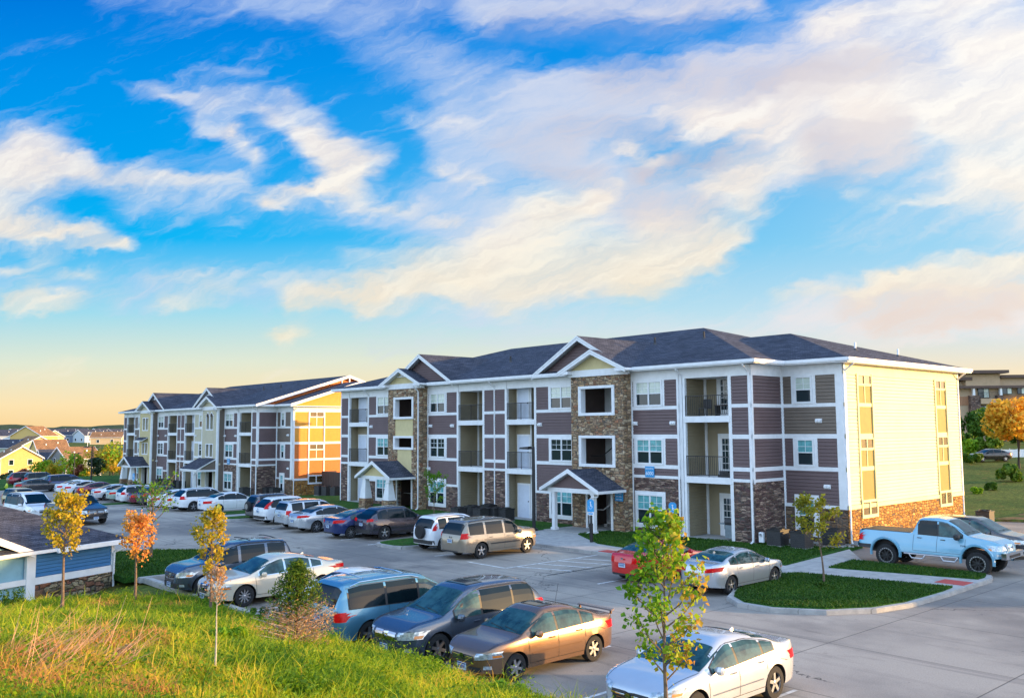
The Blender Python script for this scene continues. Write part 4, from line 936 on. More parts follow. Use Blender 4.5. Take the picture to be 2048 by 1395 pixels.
class Shape:
    """analytic car body: x forward from the rear axle, y left, z up"""
    def __init__(s, **k):
        s.__dict__.update(dict(W=1.78, low=.24, T=.24, ex=3.6, n=5.5, r=.33, arch=.055, tw=.21, side=(.2, 0)), **{}) ; s.__dict__.update(k)
        s.xr, s.xf = s.top[0][0], s.top[-1][0]; s.H = max(z for _, z in s.top)
        s.cache = {}
    def zt(s, x):
        q = round(x, 3)
        if q not in s.cache:
            w = s.__dict__.get('sm', .07); e = min(w, max(.004, min(x-s.xr, s.xf-x)*.8))
            s.cache[q] = sum(lerp_pts(s.top, x+e*d)*k for d, k in ((-1, .15), (-.5, .2), (0, .3), (.5, .2), (1, .15)))
        return s.cache[q]
    def belt(s, x): return min(lerp_pts(s.beltp, x), s.zt(x)-.035)
    def lowz(s, x):
        return s.low + .10*smooth(s.wb+.25, s.xf, x)*.6 + .12*smooth(.0, s.xr, x)*.6 if x > s.wb or x < 0 else s.low
    def plan(s, x):
        a0, a1 = .15, s.wb-.25
        if x < a0: u = (a0-x)/(a0-s.xr); e = s.__dict__.get('exr', s.ex)
        elif x > a1: u = (x-a1)/(s.xf-a1); e = s.ex
        else: return 1
        u = min(1, u); return max(0, 1-u**e)**(1/e)
    def base(s, x, z):
        """half width below or at the belt"""
        k = (z-.62)/.45
        w = s.W/2*(1-.075*k*k)
        if z > .62: w = s.W/2*(1-.05*((z-.62)/.38)**2)
        w -= .012*math.exp(-((z-.70)/.05)**2)*-1   # shoulder crease
        return w*s.plan(x)
    def hw(s, x, z):
        b = s.belt(x); t = s.zt(x)
        if z <= b: return s.base(x, z)
        if z >= t: return 0
        k = (z-b)/(t-b); Tt = s.T*min(1, (t-b)/.5)
        return s.base(x, b)*(1-Tt*k)*(1-k**s.n)**(1/s.n)
    def ring(s, x):
        lo, b, t = s.lowz(x), s.belt(x), s.zt(x); P = [(0, lo)]
        P.append((s.base(x, lo)*.8, lo)); 
        for k in (0, .12, .35, .6, .8, 1): z = lo+(b-lo)*k; P.append((s.base(x, z), z))
        Tt = s.T*min(1, (t-b)/.5); wb_ = s.base(x, b)
        for i in range(1, 10):
            a = pi/2*i/9; kz = sin(a)**(2/s.n); ky = cos(a)**(2/s.n) if i < 9 else 0
            P.append((wb_*(1-Tt*kz)*ky, b+(t-b)*kz))
        return P
    def ztop_y(s, x, y):
        lo, hi = s.belt(x), s.zt(x); y = abs(y)
        if s.hw(x, lo+.001) <= y: return lo
        for _ in range(18):
            m = (lo+hi)/2
            if s.hw(x, m) > y: lo = m
            else: hi = m
        return lo
    def endx(s, y, z, rear):
        y = abs(y); a, b = (s.xr+.001, .3) if rear else (s.xf-.001, s.wb-.1); N = 60; px = a
        for i in range(N+1):
            x = a+(b-a)*(i/N)**1.6
            if s.hw(x, z) >= y:
                for _ in range(10):
                    m = (x+px)/2
                    if s.hw(m, z) >= y: x = m
                    else: px = m
                return x
            px = x
        return None
def body_mesh(s, mt):
    xs = []; n = 15
    for i in range(n): xs.append(s.xr+.002+(.25-s.xr)*(1-cos(pi/2*i/n)))
    m = 34
    for i in range(m): xs.append(.25+(s.wb-.35-.25)*i/m+.0)
    for i in range(n+1): xs.append(s.wb-.35+(s.xf-.002-s.wb+.35)*sin(pi/2*i/n))
    xs = sorted(set(round(x, 4) for x in xs)); v = []; f = []; rn = None
    for x in xs:
        P = s.ring(x); full = [(y, z) for y, z in P] + [(-y, z) for y, z in P[-2:0:-1]]; rn = len(full)
        v += [(x, y, z) for y, z in full]
    for i in range(len(xs)-1):
        for j in range(rn): f.append((i*rn+j, i*rn+(j+1) % rn, (i+1)*rn+(j+1) % rn, (i+1)*rn+j))
    f.append(tuple(range(rn))); f.append(tuple((len(xs)-1)*rn+j for j in range(rn))[::-1])
    me = bpy.data.meshes.new('body'); me.from_pydata(v, [], f); me.update()
    bm = bmesh.new(); bm.from_mesh(me); bmesh.ops.remove_doubles(bm, verts=bm.verts, dist=.0006); bmesh.ops.recalc_face_normals(bm, faces=bm.faces); bm.to_mesh(me); bm.free()
    o = bpy.data.objects.new('body', me); COL.objects.link(o)
    # wheel openings
    cb = bmesh.new(); R = s.r+s.arch
    for ax in (0, s.wb):
        for sd in (1, -1):
            bmesh.ops.create_cone(cb, cap_ends=True, segments=28, radius1=R, radius2=R, depth=.44,
                matrix=Matrix.Translation((ax, sd*(s.W/2-.10), s.r+s.__dict__.get('lift', 0))) @ Matrix.Rotation(pi/2, 4, 'X'))
    cm = bpy.data.meshes.new('c'); cb.to_mesh(cm); cb.free(); co = bpy.data.objects.new('c', cm); COL.objects.link(co)
    md = o.modifiers.new('b', 'BOOLEAN'); md.operation = 'DIFFERENCE'; md.object = co; md.solver = 'EXACT'
    dg = bpy.context.evaluated_depsgraph_get(); nm = bpy.data.meshes.new_from_object(o.evaluated_get(dg)); bpy.data.objects.remove(o); bpy.data.objects.remove(co)
    nm.materials.clear(); nm.materials.append(mt); nm.materials.append(TRIMB)
    for p in nm.polygons:
        p.use_smooth = True; p.material_index = 0
        for ax in (0, s.wb):
            ds = [sqrt((nm.vertices[i].co.x-ax)**2+(nm.vertices[i].co.z-s.r-s.__dict__.get('lift', 0))**2) for i in p.vertices]
            if max(ds) < R+.004 and (max(ds)-min(ds) < .02 and abs(p.normal.y) < .3 or all(abs(nm.vertices[i].co.y) < s.W/2-.28 for i in p.vertices)): p.material_index = 1; p.use_smooth = False
        if all(nm.vertices[i].co.z < s.low+.03 for i in p.vertices) and abs(p.normal.z) > .5: p.material_index = 1
    try: nm.set_sharp_from_angle(angle=radians(42))
    except Exception: pass
    nm.name = 'body'; return nm
def grid_faces(m, G_, mt):
    for i in range(len(G_)-1):
        for j in range(len(G_[0])-1):
            q = [G_[i][j], G_[i+1][j], G_[i+1][j+1], G_[i][j+1]]
            if None in q: continue
            if (Vector(q[0])-Vector(q[2])).length < 1e-4: continue
            m.face(q, mt)
def side_patch(m, s, x0, x1, zlo, zhi, mt, sd, off=.007, nx=14, nz=4):
    G_ = []
    for i in range(nx+1):
        x = x0+(x1-x0)*i/nx; a = zlo(x) if callable(zlo) else zlo; b = zhi(x) if callable(zhi) else zhi
        if b-a < .012: b = a+.001
        G_.append([(x, sd*(s.hw(x, a+(b-a)*j/nz)+off), a+(b-a)*j/nz) for j in range(nz+1)])
    grid_faces(m, G_, mt)
def top_patch(m, s, x0, x1, fr, mt, off=.007, nx=12, ny=10):
    G_ = []
    for i in range(nx+1):
        x = x0+(x1-x0)*i/nx; w = s.hw(x, s.belt(x)+.6*(s.zt(x)-s.belt(x)))*fr
        sl = (s.zt(x+.02)-s.zt(x-.02))/.04; nn = sqrt(1+sl*sl)
        G_.append([(x-off*sl/nn, w*(2*j/ny-1), s.ztop_y(x, w*(2*j/ny-1))+off/nn) for j in range(ny+1)])
    grid_faces(m, G_, mt)
def end_patch(m, s, y0, y1, z0, z1, mt, rear, off=.008, ny=8, nz=4, skew=0):
    G_ = []
    for i in range(ny+1):
        y = y0+(y1-y0)*i/ny; row = []
        for j in range(nz+1):
            z = z0+(z1-z0)*j/nz + skew*(i/ny); zz = min(z, s.zt(s.xr if rear else s.xf)+2)
            wmax = 0; x = s.endx(y, zz, rear)
            row.append(None if x is None else (x+(-off if rear else off), y+(off*.6 if y > 0 else -off*.6), zz))
        G_.append(row)
    grid_faces(m, G_, mt)
def wheel_tree(s, parent, x, sd, style):
    m = MB(); r, w = s.r, s.tw; y0 = sd*(s.W/2-.03-w/2); lf = 0
    pr = [(r*.62, -w/2), (r*.66, -w/2), (r*.93, -w*.48), (r*.985, -w*.38), (r, -w*.25), (r, w*.25), (r*.985, w*.38), (r*.93, w*.48), (r*.66, w/2), (r*.62, w/2)]
    m.lathe(pr, TYRE, 26, 'y'); wo = m.build('wheel', parent, smooth=True, loc=(x, y0, r))
    q = MB(); R = r*.66; yo = sd*w*.40
    big = style == 'beadlock'
    q.lathe([(R, sd*-w*.45), (R, sd*w*.44), (R*.93, sd*w*.46), (R*.90, sd*w*.30), (R*.86, sd*w*.1), (0.01, sd*w*.02)], RIM, 24, 'y', mts=[RIM, RIM, RIM, RIMD, RIMD])
    ns = dict(five=5, six=6, multi=10, seven=7, beadlock=8, steel=8)[style]; sm = RIMD if big else RIM
    hub = .19*R
    for k in range(ns):
        a = 2*pi*k/ns+.3; ca, sa = cos(a), sin(a); wd0 = R*(.20 if ns <= 6 else .10); wd1 = R*(.15 if ns <= 6 else .085); ra, rb = hub*.7, R*.91
        if ns <= 6: wd0 *= .8
        P = []
        for yy in (sd*w*.26, sd*w*.42):
            for rr, wd in ((ra, wd0), (rb, wd1)):
                for sg in (-1, 1): P.append((ca*rr-sa*wd*sg, yy if rr == ra else yy-.0, sa*rr+ca*wd*sg))
        q.hexa([P[0], P[1], P[3], P[2], P[4], P[5], P[7], P[6]], sm)
    q.lathe([(hub, sd*w*.2), (hub, sd*w*.44), (hub*.6, sd*w*.47), (0.004, sd*w*.47)], sm, 14, 'y')
    if big:
        q.lathe([(R*1.0, sd*w*.46), (R*1.0, sd*w*.52), (R*.86, sd*w*.52), (R*.86, sd*w*.46)], RIM, 24, 'y')
        for k in range(20):
            a = 2*pi*k/20; q.lathe([(.018, sd*w*.50), (.018, sd*w*.56), (.002, sd*w*.56)], RIMD, 5, 'y', (cos(a)*R*.93, 0, sin(a)*R*.93))
    q.build('rim', wo, smooth=False)
def build_car(sp, mt, name, label, cat, group=None):
    s = Shape(**sp); root = thing(name, label, cat, group=group); rw = s.__dict__.get
    me = body_mesh(s, mt); bo = bpy.data.objects.new('body', me); link(bo, root)
    gt = rw('glass', CGL); H = s.H
    # side glass: between belt and roof line, split by pillars
    xa, xb = s.dlo; pil = [xa]+list(s.pillars)+[xb]
    zlo = lambda x: lerp_pts(s.beltp, x)+.035
    zhi = lambda x: min(s.zt(x)-s.__dict__.get('rg', .095), s.H-s.__dict__.get('rg', .095)-.02)
    for sd in (1, -1):
        for a, b in zip(pil, pil[1:]):
            w = rw('pw', .035); m = MB(); side_patch(m, s, a+w, b-w, zlo, zhi, rw('glassr', gt) if (b < s.wb*.62) else gt, sd); m.build('side_window', root, smooth=True)
        m = MB()   # window surround
        side_patch(m, s, xa-.01, xb+.01, lambda x: zlo(x)-.022, lambda x: max(zhi(x)+.022, zlo(x)-.02), rw('surround', TRIMB), sd, off=.0035); m.build('window_surround', root, smooth=True)
    m = MB(); top_patch(m, s, s.ws[0], s.ws[1], .93, gt); m.build('windshield', root, smooth=True)
    m = MB()
    if 'rgl' in s.__dict__:
        top_patch(m, s, s.rgl[0], s.rgl[1], rw('rgw', .9), rw('glassr', gt), nx=10); m.build('rear_window', root, smooth=True)
    # door gaps, handles, mirrors
    for sd in (1, -1):
        m = MB()
        for x, lean in s.doors:
            pts = []
            for j in range(13):
                z = s.low+.10+(lerp_pts(s.beltp, x)-s.low-.10)*j/12; xx = x+lean*(j/12)
                pts.append((xx, z))
            G_ = [[(xx-.006, sd*(s.hw(xx, z)+.002), z), (xx+.006, sd*(s.hw(xx, z)+.002), z)] for xx, z in pts]; grid_faces(m, G_, SEAM)
        a, b = min(d[0] for d in s.doors), max(d[0] for d in s.doors)
        side_patch(m, s, a, b, s.low+.10, s.low+.112, SEAM, sd, .002, 12, 1); m.build('door_gaps', root)
    for sd in (1, -1):
        m = MB(); x0, x1 = max(s.ws)+.02, s.xf-.22
        G_ = [[(x0+(x1-x0)*i/10, sd*(s.hw(x0, s.belt(x0))*.90*(1-.10*i/10)+dy), s.ztop_y(x0+(x1-x0)*i/10, s.hw(x0, s.belt(x0))*.90*(1-.10*i/10)+dy)+.003) for dy in (-.006, .006)] for i in range(11)]
        grid_faces(m, G_, SEAM); m.build('bonnet_gap', root)
    for sd in (1, -1):
        for x in s.handles:
            z = lerp_pts(s.beltp, x)-.10; y = s.hw(x, z); m = MB(); m.box(x-.09, x+.09, sd*(y+.0), sd*(y+.032), z-.014, z+.014, rw('handlem', mt)); m.build('door_handle', root)
        x = s.mirror; z = lerp_pts(s.beltp, x)+.07; y = s.hw(x, lerp_pts(s.beltp, x)); m = MB()
        ms = rw('mscale', 1)
        ring = []
        for j in range(5):
            yy = sd*(y-.02+[.0, .05, .12, .19, .215][j]*ms); k = [.35, .8, 1, .95, .5][j]*ms
            ring.append([(x+[0, 0, .02, .0, -.02][j]+cos(a)*.075*k, yy, z+sin(a)*.085*k) for a in [2*pi*q/10 for q in range(11)]])
        grid_faces(m, ring, rw('mirrorm', mt)); m.face([p for p in ring[-1][:-1]], rw('mirrorm', mt)); m.build('side_mirror', root, smooth=True)
    # lamps, grille, plates
    for sd in (1, -1):
        for (y0, y1, z0, z1, sk, mm) in s.tail:
            m = MB(); end_patch(m, s, sd*y0*s.W/2, sd*y1*s.W/2, z0, z1, mm or TAILR, True, skew=sk, ny=12, nz=8); m.build('tail_lamp', root, smooth=True)
        for (y0, y1, z0, z1, sk) in s.head:
            m = MB(); end_patch(m, s, sd*y0*s.W/2, sd*y1*s.W/2, z0, z1, HEADL, False, skew=sk, ny=10); hl = m.build('headlamp', root, smooth=True)
            m = MB(); ym = y0+(y1-y0)*.82; end_patch(m, s, sd*ym*s.W/2, sd*(y1-.005)*s.W/2, z0+sk*.85+.02, z0+(z1-z0)*.5+sk*.85, AMBER, False, off=.013, ny=3, nz=2); m.build('turn_signal', hl)
    m = MB()
    for (y, z0, z1, mm) in s.grille: end_patch(m, s, -y, y, z0, z1, mm, False, off=.007 if mm is TRIMB else .012)
    gz0, gz1 = s.grille[0][1], s.grille[0][2]
    for k in range(1, 4):
        z = gz0+(gz1-gz0)*k/4; end_patch(m, s, -s.grille[0][0]*.95, s.grille[0][0]*.95, z-.008, z+.008, rw('bars', CHROME), False, off=.013, nz=1)
    m.build('grille', root, smooth=True)
    m = MB()
    for sg in (1, -1): end_patch(m, s, sg*.36*s.W, sg*.43*s.W, s.low+.13, s.low+.21, HEADL, False, off=.012)
    m.build('fog_lamp', root)
    for rear in (True, False):
        pz = s.platez[0 if rear else 1]; x = s.endx(0, pz, rear) or (s.xr if rear else s.xf); sg = -1 if rear else 1; m = MB()
        m.box(x+sg*.012, x+sg*.03, -.155, .155, pz-.078, pz+.078, PLATE); m.box(x+sg*.03, x+sg*.033, -.155, .155, pz+.045, pz+.072, PLTX)
        for k in range(6): m.box(x+sg*.03, x+sg*.034, -.12+k*.042, -.12+k*.042+.026, pz-.04, pz+.025, PLTX)
        m.build('number_plate', root)
    if rw('clad'):
        for sd in (1, -1):
            m = MB(); side_patch(m, s, s.r+.07, s.wb-s.r-.07, s.low+.0, s.low+.15, rw('clad'), sd, .01, 8, 2); m.build('lower_cladding', root)
        m = MB(); end_patch(m, s, -.47*s.W, .47*s.W, s.low+.1, s.low+.28, rw('clad'), True, off=.012, ny=14); m.build('rear_bumper', root)
        m = MB(); end_patch(m, s, -.47*s.W, .47*s.W, s.low+.08, s.low+.24, rw('clad'), False, off=.012, ny=14); m.build('front_bumper', root)
    else:
        m = MB(); end_patch(m, s, -.33*s.W, .33*s.W, s.low+.06, s.low+.17, TRIMB, False, off=.009, ny=12); m.build('bumper_vent', root); m = MB(); end_patch(m, s, -.3*s.W, .3*s.W, s.low+.05, s.low+.12, TRIMB, True, off=.009, ny=12); m.build('bumper_vent', root)
    if rw('strip'):
        for sd in (1, -1): m = MB(); side_patch(m, s, s.r+.15, s.wb-s.r-.15, s.strip[0], s.strip[0]+s.strip[2], s.strip[1], sd, .014, 10, 1); m.build('side_moulding', root)
    if rw('rails'):
        x0, x1 = s.rails; m = MB()
        for sd in (1, -1):
            yy = lambda x: sd*s.hw(x, s.belt(x)+.5*(s.zt(x)-s.belt(x)))*.86
            m.tube([(x0+(x1-x0)*k/8, yy(x0+(x1-x0)*k/8), s.ztop_y(x0+(x1-x0)*k/8, yy(x0+(x1-x0)*k/8))+(.05 if 0 < k < 8 else .0)) for k in range(9)], .017, rw('railm', TRIMB), 6)
        for xx in rw('bars_at', ()):
            h = s.H+.045; yb = s.hw(xx, s.belt(xx)+.5*(s.zt(xx)-s.belt(xx)))*.86; m.tube([(xx, -yb, h-.02), (xx, -yb*.5, h+.01), (xx, yb*.5, h+.01), (xx, yb, h-.02)], .018, rw('railm', TRIMB), 6)
        m.build('roof_rails', root)
    if rw('sunroof'):
        m = MB(); top_patch(m, s, s.sunroof[0], s.sunroof[1], .55, CGL, .008); m.build('sunroof', root, smooth=True)
    if rw('spoiler'):
        x, z, d = s.spoiler; m = MB(); w = s.W*.36
        m.hexa([(x-.02, -w, z), (x+d, -w, z+.0), (x+d, w, z), (x-.02, w, z), (x-.06, -w*.96, z+.045), (x+d-.03, -w*.96, z+.03), (x+d-.03, w*.96, z+.03), (x-.06, w*.96, z+.045)], mt)
        for sg in (1, -1): m.box(x+.02, x+d-.04, sg*w*.9-.03, sg*w*.9+.03, z-.08, z, mt)
        m.build('spoiler', root)
    if rw('spare'):
        m = MB(); zc, R = s.spare; x = s.endx(0, zc, True)
        tmp = MB(); tmp.lathe([(0.01, 0), (R*.9, 0), (R, .04), (R, .16), (R*.9, .2), (.01, .2)], TYRE, 24, 'y')
        for fc, k in zip(tmp.f, tmp.mi): m.face([(x-tmp.v[i][1]-.0, tmp.v[i][0], tmp.v[i][2]+zc) for i in fc], TYRE)
        if rw('sparerim'):
            for fc in tmp.f: m.face([(x-.205-(.01 if tmp.v[i][1] > .1 else 0), tmp.v[i][0]*.55, tmp.v[i][2]*.55+zc) for i in fc], RIM)
        m.build('spare_wheel', root)
    if rw('antenna'):
        x, h = s.antenna; m = MB(); z = s.zt(x)
        if h > .2: m.tube([(x, 0, z-.01), (x-.12, 0, z+h)], .005, TRIMB, 5)
        else: m.hexa([(x-.09, -.02, z-.02), (x+.09, -.02, z-.02), (x+.09, .02, z-.02), (x-.09, .02, z-.02), (x-.09, -.008, z+h), (x-.04, -.008, z+h), (x-.04, .008, z+h), (x-.09, .008, z+h)], mt)
        m.build('antenna', root)
    if rw('wiper', 1):
        m = MB(); x = s.rgl[0] if 'rgl' in s.__dict__ else 0
        xw = max(s.ws)-.03
        for sg, y in ((1, .05), (1, .55)):
            y2 = y-.5; m.tube([(xw, y, s.ztop_y(xw, y)+.015), (xw-.07, y2, s.ztop_y(xw-.07, y2)+.02)], .008, TRIMB, 4)
        m.build('wiper', root)
    bx = s.endx(0, s.badgez[0], True); m = MB()
    if bx is not None: m.lathe([(.01, 0), (.05, 0), (.055, .01), (.01, .012)], CHROME, 12, 'y'); 
    if m.f:
        mm = MB()
        for fc in m.f: mm.face([(bx-.009-m.v[i][1], m.v[i][0]*1.2, m.v[i][2]*.7+s.badgez[0]) for i in fc], CHROME)
        fx = s.endx(0, s.badgez[1], False)
        if fx: 
            for fc in m.f: mm.face([(fx+.014+m.v[i][1], m.v[i][0]*1.3, m.v[i][2]*.9+s.badgez[1]) for i in fc], CHROME)
        mm.build('badge', root)
    for ax in (0, s.wb):
        for sd in (1, -1): wheel_tree(s, root, ax, sd, rw('rimstyle', 'five'))
    root['_w'] = s.W; return root, s
def SEDAN(wb=2.7, fo=.92, ro=1.0, H=1.45, W=1.78, cowl=.97, nose=.70, trunk=1.06, hood=.93, **k):
    d = dict(wb=wb, W=W, top=[(-ro, .50), (-ro+.01, .66), (-ro+.05, trunk-.10), (-ro+.14, trunk-.01), (-.45, trunk+.02), (-.30, trunk+.04), (.02, trunk+.19), (.45, H-.09), (.75, H-.03), (1.15, H), (1.5, H-.015), (wb*.66, H-.11), (wb*.66+.42, H-.32), (wb-.17, cowl), (wb+.12, hood), (wb+.5, (hood+nose)/2+.06), (wb+fo-.12, nose+.03), (wb+fo-.03, nose-.06), (wb+fo, .48)],
             beltp=[(-ro, trunk-.06), (0, trunk-.09), (wb*.6, .93), (wb, .90), (wb+fo, .80)], dlo=(-.02, wb-.48), pillars=(.42, wb*.5-.03), ws=(wb*.66-.02, wb-.22), rgl=(-.30, .50), rgw=.86,
             doors=((.34, .0), (wb*.5-.05, .02), (wb-.42, .06)), handles=(.55, wb*.5+.18), mirror=wb-.62, tail=((.52, .985, .72, .90, .03, None),), head=((.48, .97, .56, .70, .05),), grille=((.36, .50, .64, TRIMB),), platez=(.66, .38), badgez=(.90, .62), r=.325)
    d.update(k); return d
def SUV(wb=2.65, fo=.86, ro=.86, H=1.70, W=1.84, cowl=1.10, nose=.84, hood=1.05, rz=1.02, slope=.30, rside=.0, wst=.64, **k):
    d = dict(wb=wb, W=W, low=.27, T=.19, ex=3.8, exr=6.5, n=6, sm=.05, top=[(-ro, .52), (-ro+.01, rz-.12), (-ro+.06, rz), (-ro+.09+slope*.3, rz+.25), (-ro+.10+slope, H-.16), (-ro+.16+slope, H-.06), (.2, H-.01), (1.0, H), (1.5, H-.02), (wb*wst, H-.12), (wb*wst+.4*(1-(wst-.64)*4), H-.38), (wb-.16, cowl), (wb+.14, hood), (wb+.55, (hood+nose)/2+.06), (wb+fo-.10, nose+.02), (wb+fo-.02, nose-.10), (wb+fo, .52)],
             beltp=[(-ro, rz+.02), (0, rz+.01), (wb*.6, rz-.03), (wb, .98), (wb+fo, .90)], dlo=(-ro+.30+slope*.4, wb-.50), pillars=(.25, wb*.5-.02), ws=(wb*wst-.02, wb-.20), rgl=(-ro+.085, -ro+.10+slope), rgw=.90, rg=.11,
             doors=((.36, .0), (wb*.5-.04, .02), (wb-.42, .05)), handles=(.55, wb*.5+.18), mirror=wb-.60, tail=((.72, .985, .88, 1.12, 0, None),), head=((.52, .97, .66, .84, .03),), grille=((.40, .58, .76, TRIMB),), platez=(.80, .44), badgez=(.97, .70), r=.355, arch=.06, tw=.23, mscale=1.15)
    d.update(k); return d
GR = 'cars nosed in to the walk in front of the apartments'
GN = 'cars parked nose to the grassy bank'
CARS = []
def place(root, s, px, axle, sd, hx, hy, z=None):
    """stand a car so that one tyre touches the given ground pixel; heading (hx,hy)"""
    p = G(*px, -.12)
    for _ in range(3): p = G(*px, -.12+gz(ST(p)[0]))
    zz = p.z; a = atan2(hy, hx); lx = s.wb if axle == 'f' else 0; ly = sd*(s.W/2-.12)
    root.location = (p.x-(cos(a)*lx-sin(a)*ly), p.y-(sin(a)*lx+cos(a)*ly), zz); root.rotation_euler = (0, 0, a)
    return root
IN = (D2.x, D2.y); OUT = (-D2.x, -D2.y); RT = (-D1.x, -D1.y); LT = (D1.x, D1.y)
def rot(h, deg): a = radians(deg); return (h[0]*cos(a)-h[1]*sin(a), h[0]*sin(a)+h[1]*cos(a))
def car(spec, mt, name, label, cat, px, axle, sd, h, group): r, s = build_car(spec, P_[mt], name, label, cat, group); place(r, s, px, axle, sd, *h); return r, s
# ---- foreground row, noses to the bank
car(SEDAN(2.60, .93, .97, 1.47, 1.70, trunk=1.06, cowl=.98, hood=.92, nose=.72, rimstyle='six', r=.315, spoiler=(-.95, 1.075, .09), antenna=(.55, .45), sunroof=(1.0, 1.42), glass=CGT, side=1, strip=(.55, P_['brown'], .02)), 'brown', 'sedan', 'brown-grey sedan with a rear wing, between the steel-grey SUV and the leafy young tree', 'car', (1028, 1361), 'f', 1, OUT, GN)
car(SUV(2.75, .98, 1.02, 1.73, 1.95, cowl=1.12, hood=1.08, nose=.86, slope=.42, rimstyle='six', r=.37, glass=CGT, glassr=CGL, sunroof=(.95, 1.5), tail=((.62, .985, .92, 1.12, .05, None),), grille=((.42, .62, .82, CHROME), (.34, .64, .80, TRIMB)), clad=P_['grey'], rails=(-.4, 1.5), railm=P_['grey'], sm=.08), 'steel', 'suv', 'dark steel-grey SUV with chrome grille between the blue-grey minivan and brown sedan', 'car', (874, 1327), 'f', 1, OUT, GN)
car(dict(wb=3.08, W=1.95, low=.22, T=.17, ex=3.2, exr=6.5, n=6.5, sm=.05, top=[(-1.02, .48), (-1.01, .98), (-.96, 1.06), (-.86, 1.35), (-.74, 1.60), (-.66, 1.68), (-.2, 1.74), (.8, 1.76), (1.5, 1.74), (1.9, 1.68), (2.4, 1.42), (2.95, 1.10), (3.3, 1.0), (3.75, .84), (3.92, .70), (3.97, .48)],
    beltp=[(-1.02, 1.04), (3.08, .98), (3.97, .85)], dlo=(-.62, 2.65), pillars=(.55, 1.62), ws=(1.92, 2.88), rgl=(-.945, -.73), rgw=.9, rg=.12, doors=((.62, 0), (1.66, 0), (2.68, .06)), handles=(.95, 1.95), mirror=2.42, tail=((.76, .97, .76, 1.00, 0, None),),
    head=((.5, .97, .6, .8, .03),), grille=((.4, .55, .68, TRIMB),), platez=(.80, .38), badgez=(1.0, .66), r=.345, tw=.22, rails=(-.5, 1.7), railm=CHROME, bars_at=(-.1, 1.2), glassr=CGL, glass=CGT, rimstyle='five', mscale=1.1), 'blueg', 'minivan', 'blue-grey minivan with roof bars, tail to the grassy bank, beside the conifer', 'minivan', (736, 1293), 'r', -1, IN, GN)
r_, s_ = car(SEDAN(2.7, .92, 1.0, 1.42, 1.78, rimstyle='five'), 'white', 'sedan', 'white sedan mostly hidden between the cream sedan and the blue-grey minivan', 'car', (760, 1262), 'f', 1, OUT, GN)
c_ = W(24.4, 12.7+.95, -.12); r_.location = (c_.x+D2.x*2.7, c_.y+D2.y*2.7, -.12)
car(SEDAN(2.84, 1.05, 1.12, 1.50, 1.86, trunk=1.12, cowl=1.0, hood=.97, nose=.76, rimstyle='multi', r=.345, T=.26, glass=CGT, handlem=CHROME, antenna=(.35, .05), grille=((.30, .48, .72, TRIMB), (.33, .72, .75, CHROME)), surround=CHROME, tail=((.55, .985, .86, 1.0, .05, None),), sm=.1), 'pearl', 'sedan', 'cream-white sedan with ten-spoke wheels behind the conifer', 'car', (487, 1212), 'f', 1, OUT, GN)
car(SUV(2.62, .88, .92, 1.74, 1.80, slope=.16, wst=.69, pw=.055, surround=P_['steel'], cowl=1.15, hood=1.12, nose=.88, rails=(-.6, 1.4), railm=TRIMB, bars_at=(-.15, .85), clad=TRIMB, glass=CGL, sm=.04, rimstyle='five', grille=((.36, .68, .84, TRIMB),), head=((.55, .97, .70, .87, .02),)), 'steel', 'suv', 'dark grey boxy SUV with roof bars, farthest left of the cars nosed to the bank', 'car', (405, 1192), 'f', 1, OUT, GN)
car(SEDAN(2.74, .95, 1.17, 1.46, 1.86, trunk=1.09, cowl=1.0, hood=.97, nose=.74, rimstyle='five', r=.345, glass=CGT, strip=(.52, CHROME, .022), antenna=(.3, .05), grille=((.42, .42, .60, TRIMB), (.45, .62, .68, TRIMB), (.45, .600, .625, CHROME)), head=((.50, .97, .62, .76, .08),), handlem=CHROME, sm=.09), 'lsilver', 'sedan', 'silver sedan parked under the leafy young tree at the bottom edge', 'car', (1545, 1396), 'r', 1, OUT, GN)
# ---- cars nosed in to the walk
car(SUV(2.78, .82, 1.10, 1.72, 1.86, slope=.24, cowl=1.14, hood=1.12, nose=.99, rails=(-.75, 1.6), railm=TRIMB, strip=(.60, TRIMB, .05), rimstyle='five', sm=.035, tail=((.74, .985, .92, 1.16, 0, None),), n=8, wst=.70, pw=.06, surround=P_['tan']), 'tan', 'suv', 'tan boxy SUV at the right end of its row, near the porch walk', 'car', (961, 1116), 'r', -1, IN, GR)
car(SUV(2.62, .86, .72, 1.68, 1.78, slope=.18, wst=.67, pw=.055, surround=P_['white'], spare=(.92, .33), tail=((.84, .99, 1.0, 1.42, 0, None),), clad=TRIMB, rimstyle='six', rails=(-.5, 1.4), sm=.04), 'white', 'suv', 'white SUV with a black spare wheel on its tailgate, beside the tan SUV', 'car', (887, 1102), 'r', -1, IN, GR)
car(SUV(2.64, .85, .92, 1.66, 1.82, slope=.55, rz=1.05, cowl=1.08, hood=1.02, nose=.80, r=.36, rimstyle='five', clad=TRIMB, sm=.08, tail=((.52, .985, .93, 1.08, .06, None),), T=.24), 'plum', 'suv', 'dark plum-grey crossover left of the kerbed grass island with a sloping tailgate', 'car', (768, 1078), 'r', -1, IN, GR)
car(SEDAN(2.57, .85, .95, 1.46, 1.72, rimstyle='steel', glass=CGT, tail=((.50, .985, .82, .98, .04, None),), trunk=1.08), 'navy', 'sedan', 'bright blue compact sedan beside the plum crossover', 'car', (701, 1076), 'r', -1, IN, GR)
car(SEDAN(2.8, .97, 1.08, 1.45, 1.83, rimstyle='seven', sm=.1, tail=((.50, .985, .84, .97, .04, None),)), 'silver', 'sedan', 'silver sedan with dark glass between the blue sedan and the grey boxy SUV', 'car', (632, 1064), 'r', -1, IN, GR)
